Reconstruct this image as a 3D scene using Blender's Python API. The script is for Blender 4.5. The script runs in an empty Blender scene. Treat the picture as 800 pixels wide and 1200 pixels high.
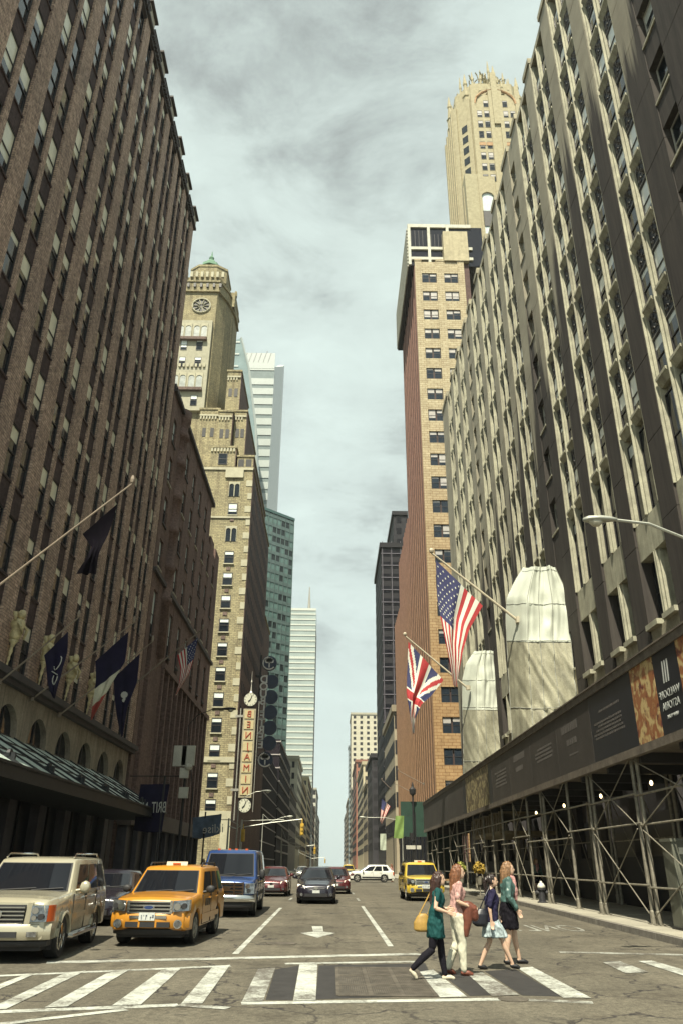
import bpy, bmesh, math, random
from mathutils import Vector, Matrix
random.seed(7)
R = math.radians
scene = bpy.context.scene
# ---------------------------------------------------------------- camera
FPX = 895.0; CAMH = 1.85; GRADE = 0.009          # focal length in photo pixels, eye height, street grade
s_ = Vector((-12, -415, FPX)).normalized()       # street direction in camera axes (right, up, forward)
u_ = Vector((18, 1930, FPX)); u_ = (u_ - s_ * u_.dot(s_)).normalized()
r_ = s_.cross(u_) * -1
if r_.x < 0: r_ = -r_
C2W = Matrix((r_, s_, u_))                        # camera axes -> world
cam_d = bpy.data.cameras.new('camera'); cam = bpy.data.objects.new('camera', cam_d)
scene.collection.objects.link(cam)
ax, ay, az = C2W.col[0], C2W.col[1], -C2W.col[2]
cam.matrix_world = Matrix(((ax.x, ay.x, az.x, 0), (ax.y, ay.y, az.y, 0), (ax.z, ay.z, az.z, CAMH), (0, 0, 0, 1)))
cam_d.sensor_fit = 'VERTICAL'; cam_d.sensor_height = 36.0; cam_d.lens = FPX / 1200 * 36
cam_d.clip_start = 0.1; cam_d.clip_end = 9000
scene.camera = cam
# ---------------------------------------------------------------- sky and sun
SUN = Vector((-0.13, -0.50, 0.85)).normalized()   # towards the sun: high, behind the camera
world = bpy.data.worlds.new('World'); scene.world = world; world.use_nodes = True
wn = world.node_tree.nodes; wl = world.node_tree.links; wn.clear()
wout = wn.new('ShaderNodeOutputWorld'); bg = wn.new('ShaderNodeBackground'); bg.inputs['Strength'].default_value = 0.12
sky = wn.new('ShaderNodeTexSky'); sky.sky_type = 'NISHITA'; sky.sun_disc = False
sky.sun_elevation = math.asin(SUN.z); sky.sun_rotation = math.atan2(SUN.x, SUN.y); sky.air_density = 1.0; sky.dust_density = 2.0
tc = wn.new('ShaderNodeTexCoord'); sep = wn.new('ShaderNodeSeparateXYZ'); wl.new(tc.outputs['Generated'], sep.inputs[0])
def wmath(op, a, b=None, c=None):
    n = wn.new('ShaderNodeMath'); n.operation = op
    for i, v in enumerate((a, b, c)):
        if v is None: continue
        if isinstance(v, (int, float)): n.inputs[i].default_value = v
        else: wl.new(v, n.inputs[i])
    return n.outputs[0]
zc = wmath('ADD', wmath('MAXIMUM', sep.outputs[2], 0.0), 0.22)
comb = wn.new('ShaderNodeCombineXYZ')
wl.new(wmath('DIVIDE', sep.outputs[0], zc), comb.inputs[0]); wl.new(wmath('DIVIDE', sep.outputs[1], zc), comb.inputs[1])
def wnoise(scale, det, rough, sx, sy, off, dist=0.3):
    mp = wn.new('ShaderNodeMapping'); mp.inputs['Scale'].default_value = (sx, sy, 1); mp.inputs['Location'].default_value = (off, off * .7, 0); mp.inputs['Rotation'].default_value = (0, 0, R(-18))
    wl.new(comb.outputs[0], mp.inputs[0])
    n = wn.new('ShaderNodeTexNoise'); n.inputs['Scale'].default_value = scale; n.inputs['Detail'].default_value = det; n.inputs['Roughness'].default_value = rough; n.inputs['Distortion'].default_value = dist
    wl.new(mp.outputs[0], n.inputs['Vector']); return n.outputs['Fac']
SKYO = 21.5
n1 = wnoise(1.7, 9, .6, .9, 1.1, SKYO, .25); n2 = wnoise(5.0, 8, .66, .9, 1.2, SKYO + 1.6, .35)
ramp = wn.new('ShaderNodeValToRGB'); ramp.color_ramp.elements[0].position = .38; ramp.color_ramp.elements[1].position = .64
ramp.color_ramp.elements[0].color = (3.95, 4.6, 4.25, 1); ramp.color_ramp.elements[1].color = (1.55, 1.68, 1.6, 1)   # thin bright veil to grey cloud
e = ramp.color_ramp.elements.new(.5); e.color = (3.35, 3.85, 3.58, 1)
cl = wmath('ADD', wmath('MULTIPLY', n1, .6), wmath('MULTIPLY', n2, .4))
hz_ = wmath('MINIMUM', wmath('MULTIPLY', wmath('MAXIMUM', wmath('SUBTRACT', sep.outputs[2], .04), 0.0), 2.6), 1.0)   # clouds merge into an even veil near the horizon
wl.new(wmath('ADD', wmath('MULTIPLY', cl, hz_), wmath('MULTIPLY', wmath('SUBTRACT', 1.0, hz_), .44)), ramp.inputs[0])
mixs = wn.new('ShaderNodeMixRGB'); mixs.inputs['Fac'].default_value = .92
wl.new(sky.outputs[0], mixs.inputs[1]); wl.new(ramp.outputs[0], mixs.inputs[2])
wl.new(mixs.outputs[0], bg.inputs['Color']); wl.new(bg.outputs[0], wout.inputs['Surface'])
sd = bpy.data.lights.new('sun', 'SUN'); sd.energy = 5.0; sd.angle = R(.6); sd.color = (1.0, .93, .74)
so = bpy.data.objects.new('sun', sd); scene.collection.objects.link(so); so.rotation_euler = SUN.to_track_quat('Z', 'Y').to_euler()
so.location = (0, -40, 120)
# ---------------------------------------------------------------- exposure
scene.render.engine = 'CYCLES'
scene.view_settings.view_transform = 'Standard'; scene.view_settings.look = 'None'
scene.view_settings.exposure = 0.82; scene.view_settings.gamma = 1.0; scene.view_settings.use_curve_mapping = False
scene.cycles.max_bounces = 5; scene.cycles.diffuse_bounces = 3; scene.cycles.glossy_bounces = 3; scene.cycles.transmission_bounces = 4
scene.cycles.caustics_reflective = False; scene.cycles.caustics_refractive = False
COL = scene.collection
# ---------------------------------------------------------------- helpers
def ray(x, y): return C2W @ Vector((x - 400, 600 - y, FPX))
def onX(x, y, X):
    d = ray(x, y); t = X / d.x; return Vector((X, d.y * t, d.z * t + CAMH))
def onY(x, y, Y):
    d = ray(x, y); t = Y / d.y; return Vector((d.x * t, Y, d.z * t + CAMH))
def onG(x, y, h=0.0):
    d = ray(x, y); t = (h - CAMH) / (d.z - GRADE * d.y); return Vector((d.x * t, d.y * t, d.z * t + CAMH))
def gz(Y): return GRADE * min(max(Y, -150), 40)      # the avenue climbs gently, then levels out
KERB_R, KERB_L, WALL = 8.5, -9.3, 13.0
class MB:
    def __init__(s): s.v = []; s.f = []; s.m = []; s.c = 0; s.sm = []; s.smooth = False
    def face(s, ids): s.f.append(tuple(ids)); s.m.append(s.c); s.sm.append(s.smooth)
    def poly(s, pts):
        n = len(s.v); s.v += [tuple(p) for p in pts]; s.face(range(n, n + len(pts)))
    def box(s, x0, x1, y0, y1, z0, z1):
        if x0 > x1: x0, x1 = x1, x0
        if y0 > y1: y0, y1 = y1, y0
        n = len(s.v)
        s.v += [(x0, y0, z0), (x1, y0, z0), (x1, y1, z0), (x0, y1, z0), (x0, y0, z1), (x1, y0, z1), (x1, y1, z1), (x0, y1, z1)]
        for q in ((0, 3, 2, 1), (4, 5, 6, 7), (0, 1, 5, 4), (1, 2, 6, 5), (2, 3, 7, 6), (3, 0, 4, 7)): s.face([n + i for i in q])
        return s
    def hexa(s, a, b):                               # a, b: two quads (4 points each) joined
        n = len(s.v); s.v += [tuple(p) for p in a] + [tuple(p) for p in b]
        for q in ((0, 3, 2, 1), (4, 5, 6, 7), (0, 1, 5, 4), (1, 2, 6, 5), (2, 3, 7, 6), (3, 0, 4, 7)): s.face([n + i for i in q])
        return s
    def rings(s, rs, cap=True, closed=True):
        n = len(s.v); k = len(rs[0])
        for r in rs: s.v += [tuple(p) for p in r]
        for i in range(len(rs) - 1):
            for j in range(k if closed else k - 1):
                a = n + i * k + j; b = n + i * k + (j + 1) % k; s.face((a, b, b + k, a + k))
        if cap:
            s.face([n + j for j in range(k)][::-1]); s.face([n + (len(rs) - 1) * k + j for j in range(k)])
        return s
    def prism(s, pts, d):
        d = Vector(d); return s.rings([[Vector(p) for p in pts], [Vector(p) + d for p in pts]])
    def tube(s, path, r, n=8):
        path = [Vector(p) for p in path]; rs = []
        for i, p in enumerate(path):
            t = (path[min(i + 1, len(path) - 1)] - path[max(i - 1, 0)]).normalized()
            up = Vector((0, 0, 1)) if abs(t.z) < .9 else Vector((0, 1, 0))
            a = t.cross(up).normalized(); b = a.cross(t)
            rr = r[i] if isinstance(r, (list, tuple)) else r
            rs.append([p + (a * math.cos(2 * math.pi * k / n) + b * math.sin(2 * math.pi * k / n)) * rr for k in range(n)])
        return s.rings(rs)
    def lathe(s, prof, n=12, o=(0, 0, 0), axis='Z'):
        rs = []
        for r, h in prof:
            ring = []
            for k in range(n):
                c, q = r * math.cos(2 * math.pi * k / n), r * math.sin(2 * math.pi * k / n)
                p = (c, q, h) if axis == 'Z' else ((c, h, -q) if axis == 'Y' else (h, c, q))
                ring.append((p[0] + o[0], p[1] + o[1], p[2] + o[2]))
            rs.append(ring)
        return s.rings(rs)
    def mesh(s, name, mats):
        me = bpy.data.meshes.new(name); me.from_pydata(s.v, [], s.f)
        for m in (mats if isinstance(mats, (list, tuple)) else [mats]): me.materials.append(m)
        me.polygons.foreach_set('material_index', s.m); me.polygons.foreach_set('use_smooth', s.sm)
        me.update(); return me
def fixn(me):
    bm = bmesh.new(); bm.from_mesh(me); bmesh.ops.recalc_face_normals(bm, faces=bm.faces); bm.to_mesh(me); bm.free(); return me
def link(name, me, parent=None, loc=(0, 0, 0), rot=None, kind=None):
    o = bpy.data.objects.new(name, me); COL.objects.link(o); o.location = loc
    if rot: o.rotation_euler = rot
    if parent is not None: o.parent = parent
    if kind: o['kind'] = kind
    return o
def tag(o, label, cat, group=None):
    o['label'] = label; o['category'] = cat
    if group: o['group'] = group
    return o
def thing(name, label, cat, loc=(0, 0, 0), rz=0, group=None, rx=0):
    o = bpy.data.objects.new(name, None); COL.objects.link(o); o.location = loc; o.rotation_euler = (rx, 0, rz); o.empty_display_size = .3
    return tag(o, label, cat, group)
def copy_tree(o, parent=None):
    c = o.copy(); COL.objects.link(c)
    if parent is not None: c.parent = parent
    for ch in list(o.children): copy_tree(ch, c)
    return c
# ---------------------------------------------------------------- materials
MATS = {}
def newmat(name):
    m = bpy.data.materials.new(name); m.use_nodes = True; nt = m.node_tree; nt.nodes.clear()
    out = nt.nodes.new('ShaderNodeOutputMaterial'); b = nt.nodes.new('ShaderNodeBsdfPrincipled'); nt.links.new(b.outputs[0], out.inputs[0])
    MATS[name] = m; return m, nt, b
def mixc(nt, fac, a, b, mode='MIX'):
    n = nt.nodes.new('ShaderNodeMixRGB'); n.blend_type = mode
    for i, v in ((0, fac), (1, a), (2, b)):
        if isinstance(v, (int, float)): n.inputs[i].default_value = v
        elif isinstance(v, tuple): n.inputs[i].default_value = v + (1,) if len(v) == 3 else v
        else: nt.links.new(v, n.inputs[i])
    return n.outputs[0]
def nmath(nt, op, a, b=0.0, clamp=False):
    n = nt.nodes.new('ShaderNodeMath'); n.operation = op; n.use_clamp = clamp
    for i, v in enumerate((a, b)):
        if isinstance(v, (int, float)): n.inputs[i].default_value = v
        else: nt.links.new(v, n.inputs[i])
    return n.outputs[0]
def pos(nt, scale=(1, 1, 1), obj=False):
    g = nt.nodes.new('ShaderNodeTexCoord').outputs['Object'] if obj else nt.nodes.new('ShaderNodeNewGeometry').outputs['Position']
    mp = nt.nodes.new('ShaderNodeMapping'); mp.inputs['Scale'].default_value = scale; nt.links.new(g, mp.inputs[0]); return mp.outputs[0]
def noise(nt, vec, scale, det=5, rough=.6):
    n = nt.nodes.new('ShaderNodeTexNoise'); n.inputs['Scale'].default_value = scale; n.inputs['Detail'].default_value = det; n.inputs['Roughness'].default_value = rough
    nt.links.new(vec, n.inputs['Vector']); return n.outputs['Fac']
def ramp2(nt, v, p0, p1):
    n = nt.nodes.new('ShaderNodeMapRange'); n.inputs[1].default_value = p0; n.inputs[2].default_value = p1; nt.links.new(v, n.inputs[0]); return n.outputs[0]
def bump(nt, b, h, strength=.3, dist=.02):
    n = nt.nodes.new('ShaderNodeBump'); n.inputs['Strength'].default_value = strength; n.inputs['Distance'].default_value = dist
    nt.links.new(h, n.inputs['Height']); nt.links.new(n.outputs[0], b.inputs['Normal'])
def mul(c, k): return tuple(min(1, x * k) for x in c)
def mat(name, col, rough=.7, metal=0, var=.18, scale=1.5, streak=0, bmp=0, spec=None, obj=False, emit=None, coat=0, fine=True):
    if name in MATS: return MATS[name]
    m, nt, b = newmat(name)
    b.inputs['Roughness'].default_value = rough; b.inputs['Metallic'].default_value = metal
    if spec is not None: b.inputs['Specular IOR Level'].default_value = spec
    if coat: b.inputs['Coat Weight'].default_value = coat; b.inputs['Coat Roughness'].default_value = .05
    c = col
    if var:
        p = pos(nt, obj=obj); a = noise(nt, p, scale)
        c = mixc(nt, ramp2(nt, a, .3, .7), mul(col, 1 - var), mul(col, 1 + var))
        if fine: c = mixc(nt, ramp2(nt, noise(nt, p, scale * 14, 3), .35, .7), c, mixc(nt, 1.0, c, (1 - var,) * 3, 'MULTIPLY'))
        if streak:
            st = noise(nt, pos(nt, (2.2, 2.2, .09)), 1.3, 6, .65)
            c = mixc(nt, nmath(nt, 'MULTIPLY', ramp2(nt, st, .45, .75), streak), c, mixc(nt, 1.0, c, (.32, .28, .29), 'MULTIPLY'))
        if bmp: bump(nt, b, noise(nt, p, scale * 9, 4), bmp)
        nt.links.new(c, b.inputs['Base Color'])
    else: b.inputs['Base Color'].default_value = col + (1,)
    if emit:
        b.inputs['Emission Color'].default_value = emit[:3] + (1,); b.inputs['Emission Strength'].default_value = emit[3]
    return m
def brickmat(name, c1, c2, mortar, bw=.26, bh=.085, ms=.012, streak=.5, var=.35, rough=.85):
    m, nt, b = newmat(name); b.inputs['Roughness'].default_value = rough; b.inputs['Specular IOR Level'].default_value = .25
    g = nt.nodes.new('ShaderNodeNewGeometry'); sp = nt.nodes.new('ShaderNodeSeparateXYZ'); nt.links.new(g.outputs['Position'], sp.inputs[0])
    cb = nt.nodes.new('ShaderNodeCombineXYZ'); nt.links.new(nmath(nt, 'ADD', sp.outputs[0], sp.outputs[1]), cb.inputs[0]); nt.links.new(sp.outputs[2], cb.inputs[1])
    t = nt.nodes.new('ShaderNodeTexBrick'); nt.links.new(cb.outputs[0], t.inputs['Vector'])
    for k, v in (('Scale', 1.0), ('Brick Width', bw), ('Row Height', bh), ('Mortar Size', ms), ('Mortar Smooth', .3), ('Bias', 0.0)): t.inputs[k].default_value = v
    t.inputs['Color1'].default_value = c1 + (1,); t.inputs['Color2'].default_value = c2 + (1,); t.inputs['Mortar'].default_value = mortar + (1,)
    p = pos(nt); c = t.outputs['Color']
    c = mixc(nt, 1.0, c, mixc(nt, ramp2(nt, noise(nt, p, 5.5, 4, .7), .3, .7), (1 - var,) * 3, (1 + var,) * 3), 'MULTIPLY')
    c = mixc(nt, 1.0, c, mixc(nt, ramp2(nt, noise(nt, p, .35, 4), .3, .7), (.8, .8, .82), (1.15, 1.12, 1.1)), 'MULTIPLY')
    st = noise(nt, pos(nt, (1.6, 1.6, .07)), 1.2, 6, .65)
    c = mixc(nt, nmath(nt, 'MULTIPLY', ramp2(nt, st, .48, .78), streak), c, mixc(nt, 1.0, c, (.35, .3, .32), 'MULTIPLY'))
    nt.links.new(c, b.inputs['Base Color']); bump(nt, b, t.outputs['Fac'], -.25, .01)
    return m
def glassmat(name, col=(.012, .016, .022), rough=.06, var=.5):
    m, nt, b = newmat(name); b.inputs['Roughness'].default_value = rough; b.inputs['Specular IOR Level'].default_value = .4
    p = pos(nt); nt.links.new(mixc(nt, noise(nt, p, .7, 2), mul(col, 1 - var), mul(col, 1 + var)), b.inputs['Base Color'])
    bump(nt, b, noise(nt, p, .9, 2), .06, .05); return m
# ================================================================ materials of the place
def asphaltmat():
    m, nt, b = newmat('asphalt'); b.inputs['Roughness'].default_value = .82; b.inputs['Specular IOR Level'].default_value = .35
    p = pos(nt); c = mixc(nt, ramp2(nt, noise(nt, p, .35, 5, .6), .3, .7), (.092, .085, .068), (.148, .136, .108))
    c = mixc(nt, ramp2(nt, noise(nt, p, 40, 3, .8), .3, .75), mixc(nt, 1.0, c, (.52, .52, .52), 'MULTIPLY'), mixc(nt, 1.0, c, (1.5, 1.48, 1.42), 'MULTIPLY'))
    c = mixc(nt, ramp2(nt, noise(nt, p, 9, 5, .75), .34, .66), mixc(nt, 1.0, c, (.66, .65, .65), 'MULTIPLY'), mixc(nt, 1.0, c, (1.28, 1.27, 1.24), 'MULTIPLY'))
    ln = noise(nt, pos(nt, (1.6, .03, 1)), 1.0, 4, .6)                                 # worn wheel tracks and oil drips along the lanes
    c = mixc(nt, nmath(nt, 'MULTIPLY', ramp2(nt, ln, .45, .75), .5), c, mixc(nt, 1.0, c, (.5, .48, .48), 'MULTIPLY'))
    st = ramp2(nt, noise(nt, p, .8, 6, .72), .53, .66)
    c = mixc(nt, nmath(nt, 'MULTIPLY', st, .6), c, mixc(nt, 1.0, c, (.45, .42, .42), 'MULTIPLY'))
    v = nt.nodes.new('ShaderNodeTexVoronoi'); v.feature = 'DISTANCE_TO_EDGE'; v.inputs['Scale'].default_value = .55
    wv = nt.nodes.new('ShaderNodeVectorMath'); wv.operation = 'ADD'; nt.links.new(p, wv.inputs[0])
    nv = nt.nodes.new('ShaderNodeTexNoise'); nv.inputs['Scale'].default_value = 1.7; nv.inputs['Detail'].default_value = 5; nt.links.new(p, nv.inputs['Vector']); nt.links.new(nv.outputs['Color'], wv.inputs[1])
    nt.links.new(wv.outputs[0], v.inputs['Vector'])
    cr = nmath(nt, 'MULTIPLY', nmath(nt, 'SUBTRACT', 1.0, ramp2(nt, v.outputs['Distance'], .004, .02)), ramp2(nt, noise(nt, p, .3, 2), .4, .52))
    c = mixc(nt, cr, c, (.025, .022, .022))
    nt.links.new(c, b.inputs['Base Color']); bump(nt, b, noise(nt, p, 60, 3), .35, .012); return m
def paintmat(name, wear):
    m, nt, b = newmat(name); b.inputs['Roughness'].default_value = .6
    p = pos(nt); w = nmath(nt, 'ADD', nmath(nt, 'MULTIPLY', noise(nt, p, 16, 5, .8), .45), nmath(nt, 'MULTIPLY', noise(nt, p, 1.5, 6, .75), .55))
    f = ramp2(nt, w, wear - .06, wear + .08)
    nt.links.new(mixc(nt, f, (.11, .1, .085), mixc(nt, noise(nt, p, 5, 3), (.36, .38, .34), (.56, .58, .53))), b.inputs['Base Color']); return m
ASPH = asphaltmat(); PAINT = paintmat('worn_white_paint', .455); PAINT2 = paintmat('faded_white_paint', .52)
WALK = mat('sidewalk_concrete', (.33, .31, .25), .85, var=.2, scale=.9, bmp=.15); KERBM = mat('granite_kerb', (.2, .185, .16), .8, var=.3, scale=3, bmp=.2)
EARTH = mat('ground_soil', (.12, .115, .1), .9)
DARKTAR = mat('fresh_tar', (.03, .028, .028), .75, var=.3, scale=4, bmp=.2)
STEEL = mat('galvanised_steel', (.36, .35, .31), .55, .5, var=.3, scale=6); IRON = mat('dark_iron', (.035, .034, .036), .55, .5)
BLACK = mat('black_paint', (.012, .012, .014), .5); RUBBER = mat('tyre_rubber', (.012, .012, .012), .8, var=.3, scale=9)
# ================================================================ ground, road, sidewalks
YS = [-400, -150, -60, -20, 0, 20, 40, 60, 80, 105, 140, 200, 300, 500, 900, 6000]
def sheet(name, x0, x1, ys, dz, m, nx=1):
    b = MB()
    for i in range(len(ys) - 1):
        for j in range(nx):
            a, c = x0 + (x1 - x0) * j / nx, x0 + (x1 - x0) * (j + 1) / nx
            b.poly([(a, ys[i], gz(ys[i]) + dz), (c, ys[i], gz(ys[i]) + dz), (c, ys[i + 1], gz(ys[i + 1]) + dz), (a, ys[i + 1], gz(ys[i + 1]) + dz)])
    o = link(name, b.mesh(name, m)); o['kind'] = 'structure'; return o
sheet('ground', -4000, 4000, YS, -.03, EARTH)
road = sheet('road', KERB_L, KERB_R, YS, 0.0, ASPH)
XS1, XS2, FAR0 = (-14.0, 17.4), (81.0, 104.0), 180.0
for (a, c) in (XS1, XS2):
    sheet('cross_street', -300, KERB_L, [a + 4, c - 4], 0.0, ASPH); sheet('cross_street', KERB_R, 300, [a + 4, c - 4], 0.0, ASPH)
def walk(name, x0, x1, y0, y1, kx):
    b = MB(); b.rings([[(x0, y, gz(y) - .3), (x1, y, gz(y) - .3), (x1, y, gz(y) + .14), (x0, y, gz(y) + .14)] for y in (y0, 40, y1)])
    o = link(name, b.mesh(name, WALK)); o['kind'] = 'structure'
    d = -.17 if kx > 0 else .17
    xs = sorted((kx, kx + d)); n = max(1, int((y1 - y0) / 2.4))
    for i in range(n):                                     # granite kerb stones, each with a joint
        a = y0 + (y1 - y0) * i / n + .012; c = y0 + (y1 - y0) * (i + 1) / n - .012
        q = MB(); e = .02
        q.hexa([(xs[0], a, gz(a) - .25), (xs[1], a, gz(a) - .25), (xs[1], c, gz(c) - .25), (xs[0], c, gz(c) - .25)], [(xs[0] + e, a, gz(a) + .158), (xs[1] - e, a, gz(a) + .158), (xs[1] - e, c, gz(c) + .158), (xs[0] + e, c, gz(c) + .158)])
        link('kerb_stone', q.mesh('kerb_stone', KERBM), o)
    return o
wr = walk('sidewalk_right', KERB_R, 14.5, XS1[1], XS2[0], KERB_R)
wl_ = walk('sidewalk_left', -14.5, KERB_L, XS1[1], XS2[0], KERB_L)
for y0, y1 in ((104, 270), (285, 480), (495, 900)):
    for nm, x0, x1 in (('sidewalk_right', KERB_R, 13.5), ('sidewalk_left', -13.5, KERB_L)):
        b = MB(); b.hexa([(x0, y0, gz(y0) - .3), (x1, y0, gz(y0) - .3), (x1, y1, gz(y1) - .3), (x0, y1, gz(y1) - .3)], [(x0, y0, gz(y0) + .15), (x1, y0, gz(y0) + .15), (x1, y1, gz(y1) + .15), (x0, y1, gz(y1) + .15)])
        link(nm, b.mesh(nm, WALK))['kind'] = 'structure'
b = MB(); b.box(-.735, .735, -.735, .735, -.02, .02); slab = b.mesh('paving_slab', WALK)
for i in range(30):                                        # concrete flags of the near right sidewalk
    for j in range(2):
        y = 18.3 + i * 1.5; o = link('paving_slab', slab, wr, (9.26 + j * 1.5 - 0.0, y, gz(y) + .138 + random.uniform(-.002, .003)), (math.atan(GRADE) if y < 40 else 0, 0, 0))
# ---------------------------------------------------------------- painted markings
def mark(name, pts, m=PAINT, label=None, lift=.004):
    b = MB(); P = [onG(*p) for p in pts]; b.poly([(p.x, p.y, gz(p.y) + lift) for p in P])
    o = link(name, fixn(b.mesh(name, m))); o['kind'] = 'structure'; return o
def stripe(name, p0, p1, w, m=PAINT, lift=.004):
    a, c = onG(*p0), onG(*p1); d = (c - a); d.z = 0; n = Vector((-d.y, d.x, 0)).normalized() * w / 2; b = MB()
    b.poly([(q.x, q.y, gz(q.y) + lift) for q in (a - n, c - n, c + n, a + n)]); o = link(name, fixn(b.mesh(name, m))); o['kind'] = 'structure'; return o
stripe('stop_line', (55, 1128), (492, 1118), .34); stripe('stop_line', (655, 1116), (800, 1119), .3, PAINT2)
stripe('crosswalk_line', (-30, 1145), (270, 1132), .2); stripe('crosswalk_line', (334, 1129.5), (492, 1127), .22)
stripe('crosswalk_line', (-30, 1187), (209, 1178), .22); stripe('crosswalk_line', (209, 1178), (268, 1182), .2, PAINT2, .007); stripe('crosswalk_line', (-20, 1203), (148, 1183.5), .16, PAINT, .0065)
stripe('crosswalk_line', (283, 1176), (594, 1171), .22); stripe('crosswalk_line', (594, 1171), (694, 1175), .2, PAINT2)
s3 = 1 / 2.963
for q in ([(0, 515), (75, 487), (115, 483), (0, 532)], [(-40, 602), (215, 482), (300, 468), (22, 602)], [(155, 597), (370, 478), (455, 462), (235, 593)], [(390, 590), (560, 468), (635, 455), (488, 588)], [(630, 583), (740, 453), (800, 448), (703, 583)]):
    mark('crosswalk_bar', [(a * s3, 980 + c * s3) for a, c in q], lift=.009)
s4 = 1 / 1.4815
def q4(q): return [(260 + a * s4, 1060 + c * s4) for a, c in q]
for q, m in (([(35, 170), (63, 113), (93, 111), (72, 168)], PAINT2), ([(124, 168), (135, 105), (166, 104), (163, 167)], PAINT), ([(378, 162), (340, 118), (366, 114), (425, 161)], PAINT), ([(468, 160), (425, 121), (452, 119), (516, 158)], PAINT2),
             ([(592, 163), (512, 111), (538, 109), (640, 163)], PAINT), ([(700, 120), (660, 101), (690, 99), (740, 118)], PAINT2), ([(800, 124), (722, 99), (745, 98), (815, 118)], PAINT)):
    mark('crosswalk_bar', q4(q), m, lift=.009)
for q in ([(76, 166), (93, 113), (134, 106), (123, 166)], [(163, 165), (168, 106), (352, 102), (380, 158)], [(430, 159), (372, 116), (424, 120), (466, 158)], [(520, 158), (455, 116), (508, 112), (588, 160)]):
    mark('tar_patch', q4(q), DARKTAR, lift=.0025)
stripe('lane_line', (276, 1118), (329, 1064), .13); stripe('lane_line', (457.5, 1109), (424.5, 1062), .13)
for X in (-1.97, 1.35):
    for k in range(12):
        y = 41 + k * 9.2
        if 80 < y < 104: continue
        b = MB(); b.poly([(X - .06, y, gz(y) + .004), (X + .06, y, gz(y) + .004), (X + .06, y + 3, gz(y + 3) + .004), (X - .06, y + 3, gz(y + 3) + .004)])
        link('lane_line', b.mesh('lane_line', PAINT2))['kind'] = 'structure'
P = [onG(*p) for p in ((352, 1094.5), (367, 1091), (365.5, 1085.5), (378, 1085.5), (379, 1091), (393, 1094.5), (372, 1099))]
mark('lane_arrow', ((352, 1093.5), (367, 1092), (365.5, 1085.5), (378, 1085.5), (379, 1092), (393, 1093.5), (372, 1099)))
# steel grating let into the crossing
g = thing('street_grating', 'rusty steel utility grating let into the crosswalk asphalt', 'grating', (0, 0, 0))
q = [onG(*p) for p in q4([(190, 159), (187, 110), (352, 105), (378, 154)])]
x0, x1 = q[0].x + .1, q[3].x - .1; y0, y1 = q[0].y, q[1].y; cy = (y0 + y1) / 2; cx = (x0 + x1) / 2
g.location = (cx, cy, gz(cy)); g.rotation_euler = (math.atan(GRADE), 0, 0)
RUST = mat('rusty_grate', (.12, .105, .085), .75, .3, var=.4, scale=5)
b = MB(); hx, hy = (x1 - x0) / 2, (y1 - y0) / 2
for a in (-hy, -hy / 3, hy / 3, hy): b.box(-hx, hx, a - .035, a + .035, .006, .018)
for a in (-hx, -hx * .33, hx * .33, hx): b.box(a - .03, a + .03, -hy, hy, .005, .0175)
link('frame', b.mesh('grate_frame', RUST), g)
b = MB()
n = 46
for i in range(n): x = -hx + 2 * hx * (i + .5) / n; b.box(x - .012, x + .012, -hy, hy, .004, .015)
link('grate_bar', b.mesh('grate_bars', RUST), g)['kind'] = 'stuff'
b = MB(); b.box(-hx, hx, -hy, hy, .0, .0055); link('pit', b.mesh('grate_pit', BLACK), g)
for k, (px, py, r) in enumerate(((601, 1171.5, .22), (330, 1106, .36), (515, 1099, .3))):
    p = onG(px, py); b = MB(); b.lathe([(r, -.01), (r, .012), (r * .9, .016), (r * .86, .012), (.02, .013)], 24)
    tag(link('manhole_cover', b.mesh('manhole_cover', RUST), None, (p.x, p.y, gz(p.y)), (math.atan(GRADE), 0, 0)),
        ['small round valve cover on the crosswalk edge line', 'round manhole cover in the asphalt beside the lane arrow', 'round manhole cover in the asphalt beyond the pedestrians'][k], 'manhole cover')
# lettering painted on the road by the right kerb (reads mirrored in the photograph)
def textmesh(s, size, depth=.0, mirror=True, align='CENTER', bold=0):
    cu = bpy.data.curves.new('txt', 'FONT'); cu.body = s; cu.size = size; cu.extrude = depth; cu.align_x = align; cu.align_y = 'CENTER'; cu.resolution_u = 3; cu.offset = bold
    ob = bpy.data.objects.new('txt', cu); COL.objects.link(ob); dg = bpy.context.evaluated_depsgraph_get(); dg.update()
    me = bpy.data.meshes.new_from_object(ob.evaluated_get(dg)); bpy.data.objects.remove(ob)
    me.materials.clear()
    if mirror:
        for v in me.vertices: v.co.x = -v.co.x
        me.flip_normals()
    return me
me = textmesh('ONLY', 1.0); me.materials.append(PAINT2)
o = link('road_lettering', me, None, (6.3, 25.6, gz(25.6) + .005), (math.atan(GRADE), 0, 0)); o.scale = (.85, 3.2, 1); o['kind'] = 'structure'
# ================================================================ facade helpers
class Face:
    """wall coordinates: u along the wall, n outwards, z up"""
    def __init__(s, kind, base): s.k = kind; s.b = base
    def box(s, mb, u0, u1, n0, n1, z0, z1):
        if s.k == 'R': return mb.box(s.b - n1, s.b - n0, u0, u1, z0, z1)      # faces -X
        if s.k == 'L': return mb.box(s.b + n0, s.b + n1, u0, u1, z0, z1)      # faces +X
        return mb.box(u0, u1, s.b - n1, s.b - n0, z0, z1)                      # 'S' faces -Y
    def pt(s, u, n, z):
        if s.k == 'R': return (s.b - n, u, z)
        if s.k == 'L': return (s.b + n, u, z)
        return (u, s.b - n, z)
    def local(s): return Face(s.k, 0.0)
def bld(name, mb, m, root, kind=None, fix=False):
    l = root.location
    mb.v = [(x - l.x, y - l.y, z - l.z) for x, y, z in mb.v]
    me = mb.mesh(name, m)
    if fix: fixn(me)
    return link(name, me, root, kind=kind)
def at(name, me, root, p):
    l = root.location; return link(name, me, root, (p[0] - l.x, p[1] - l.y, p[2] - l.z))
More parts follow.
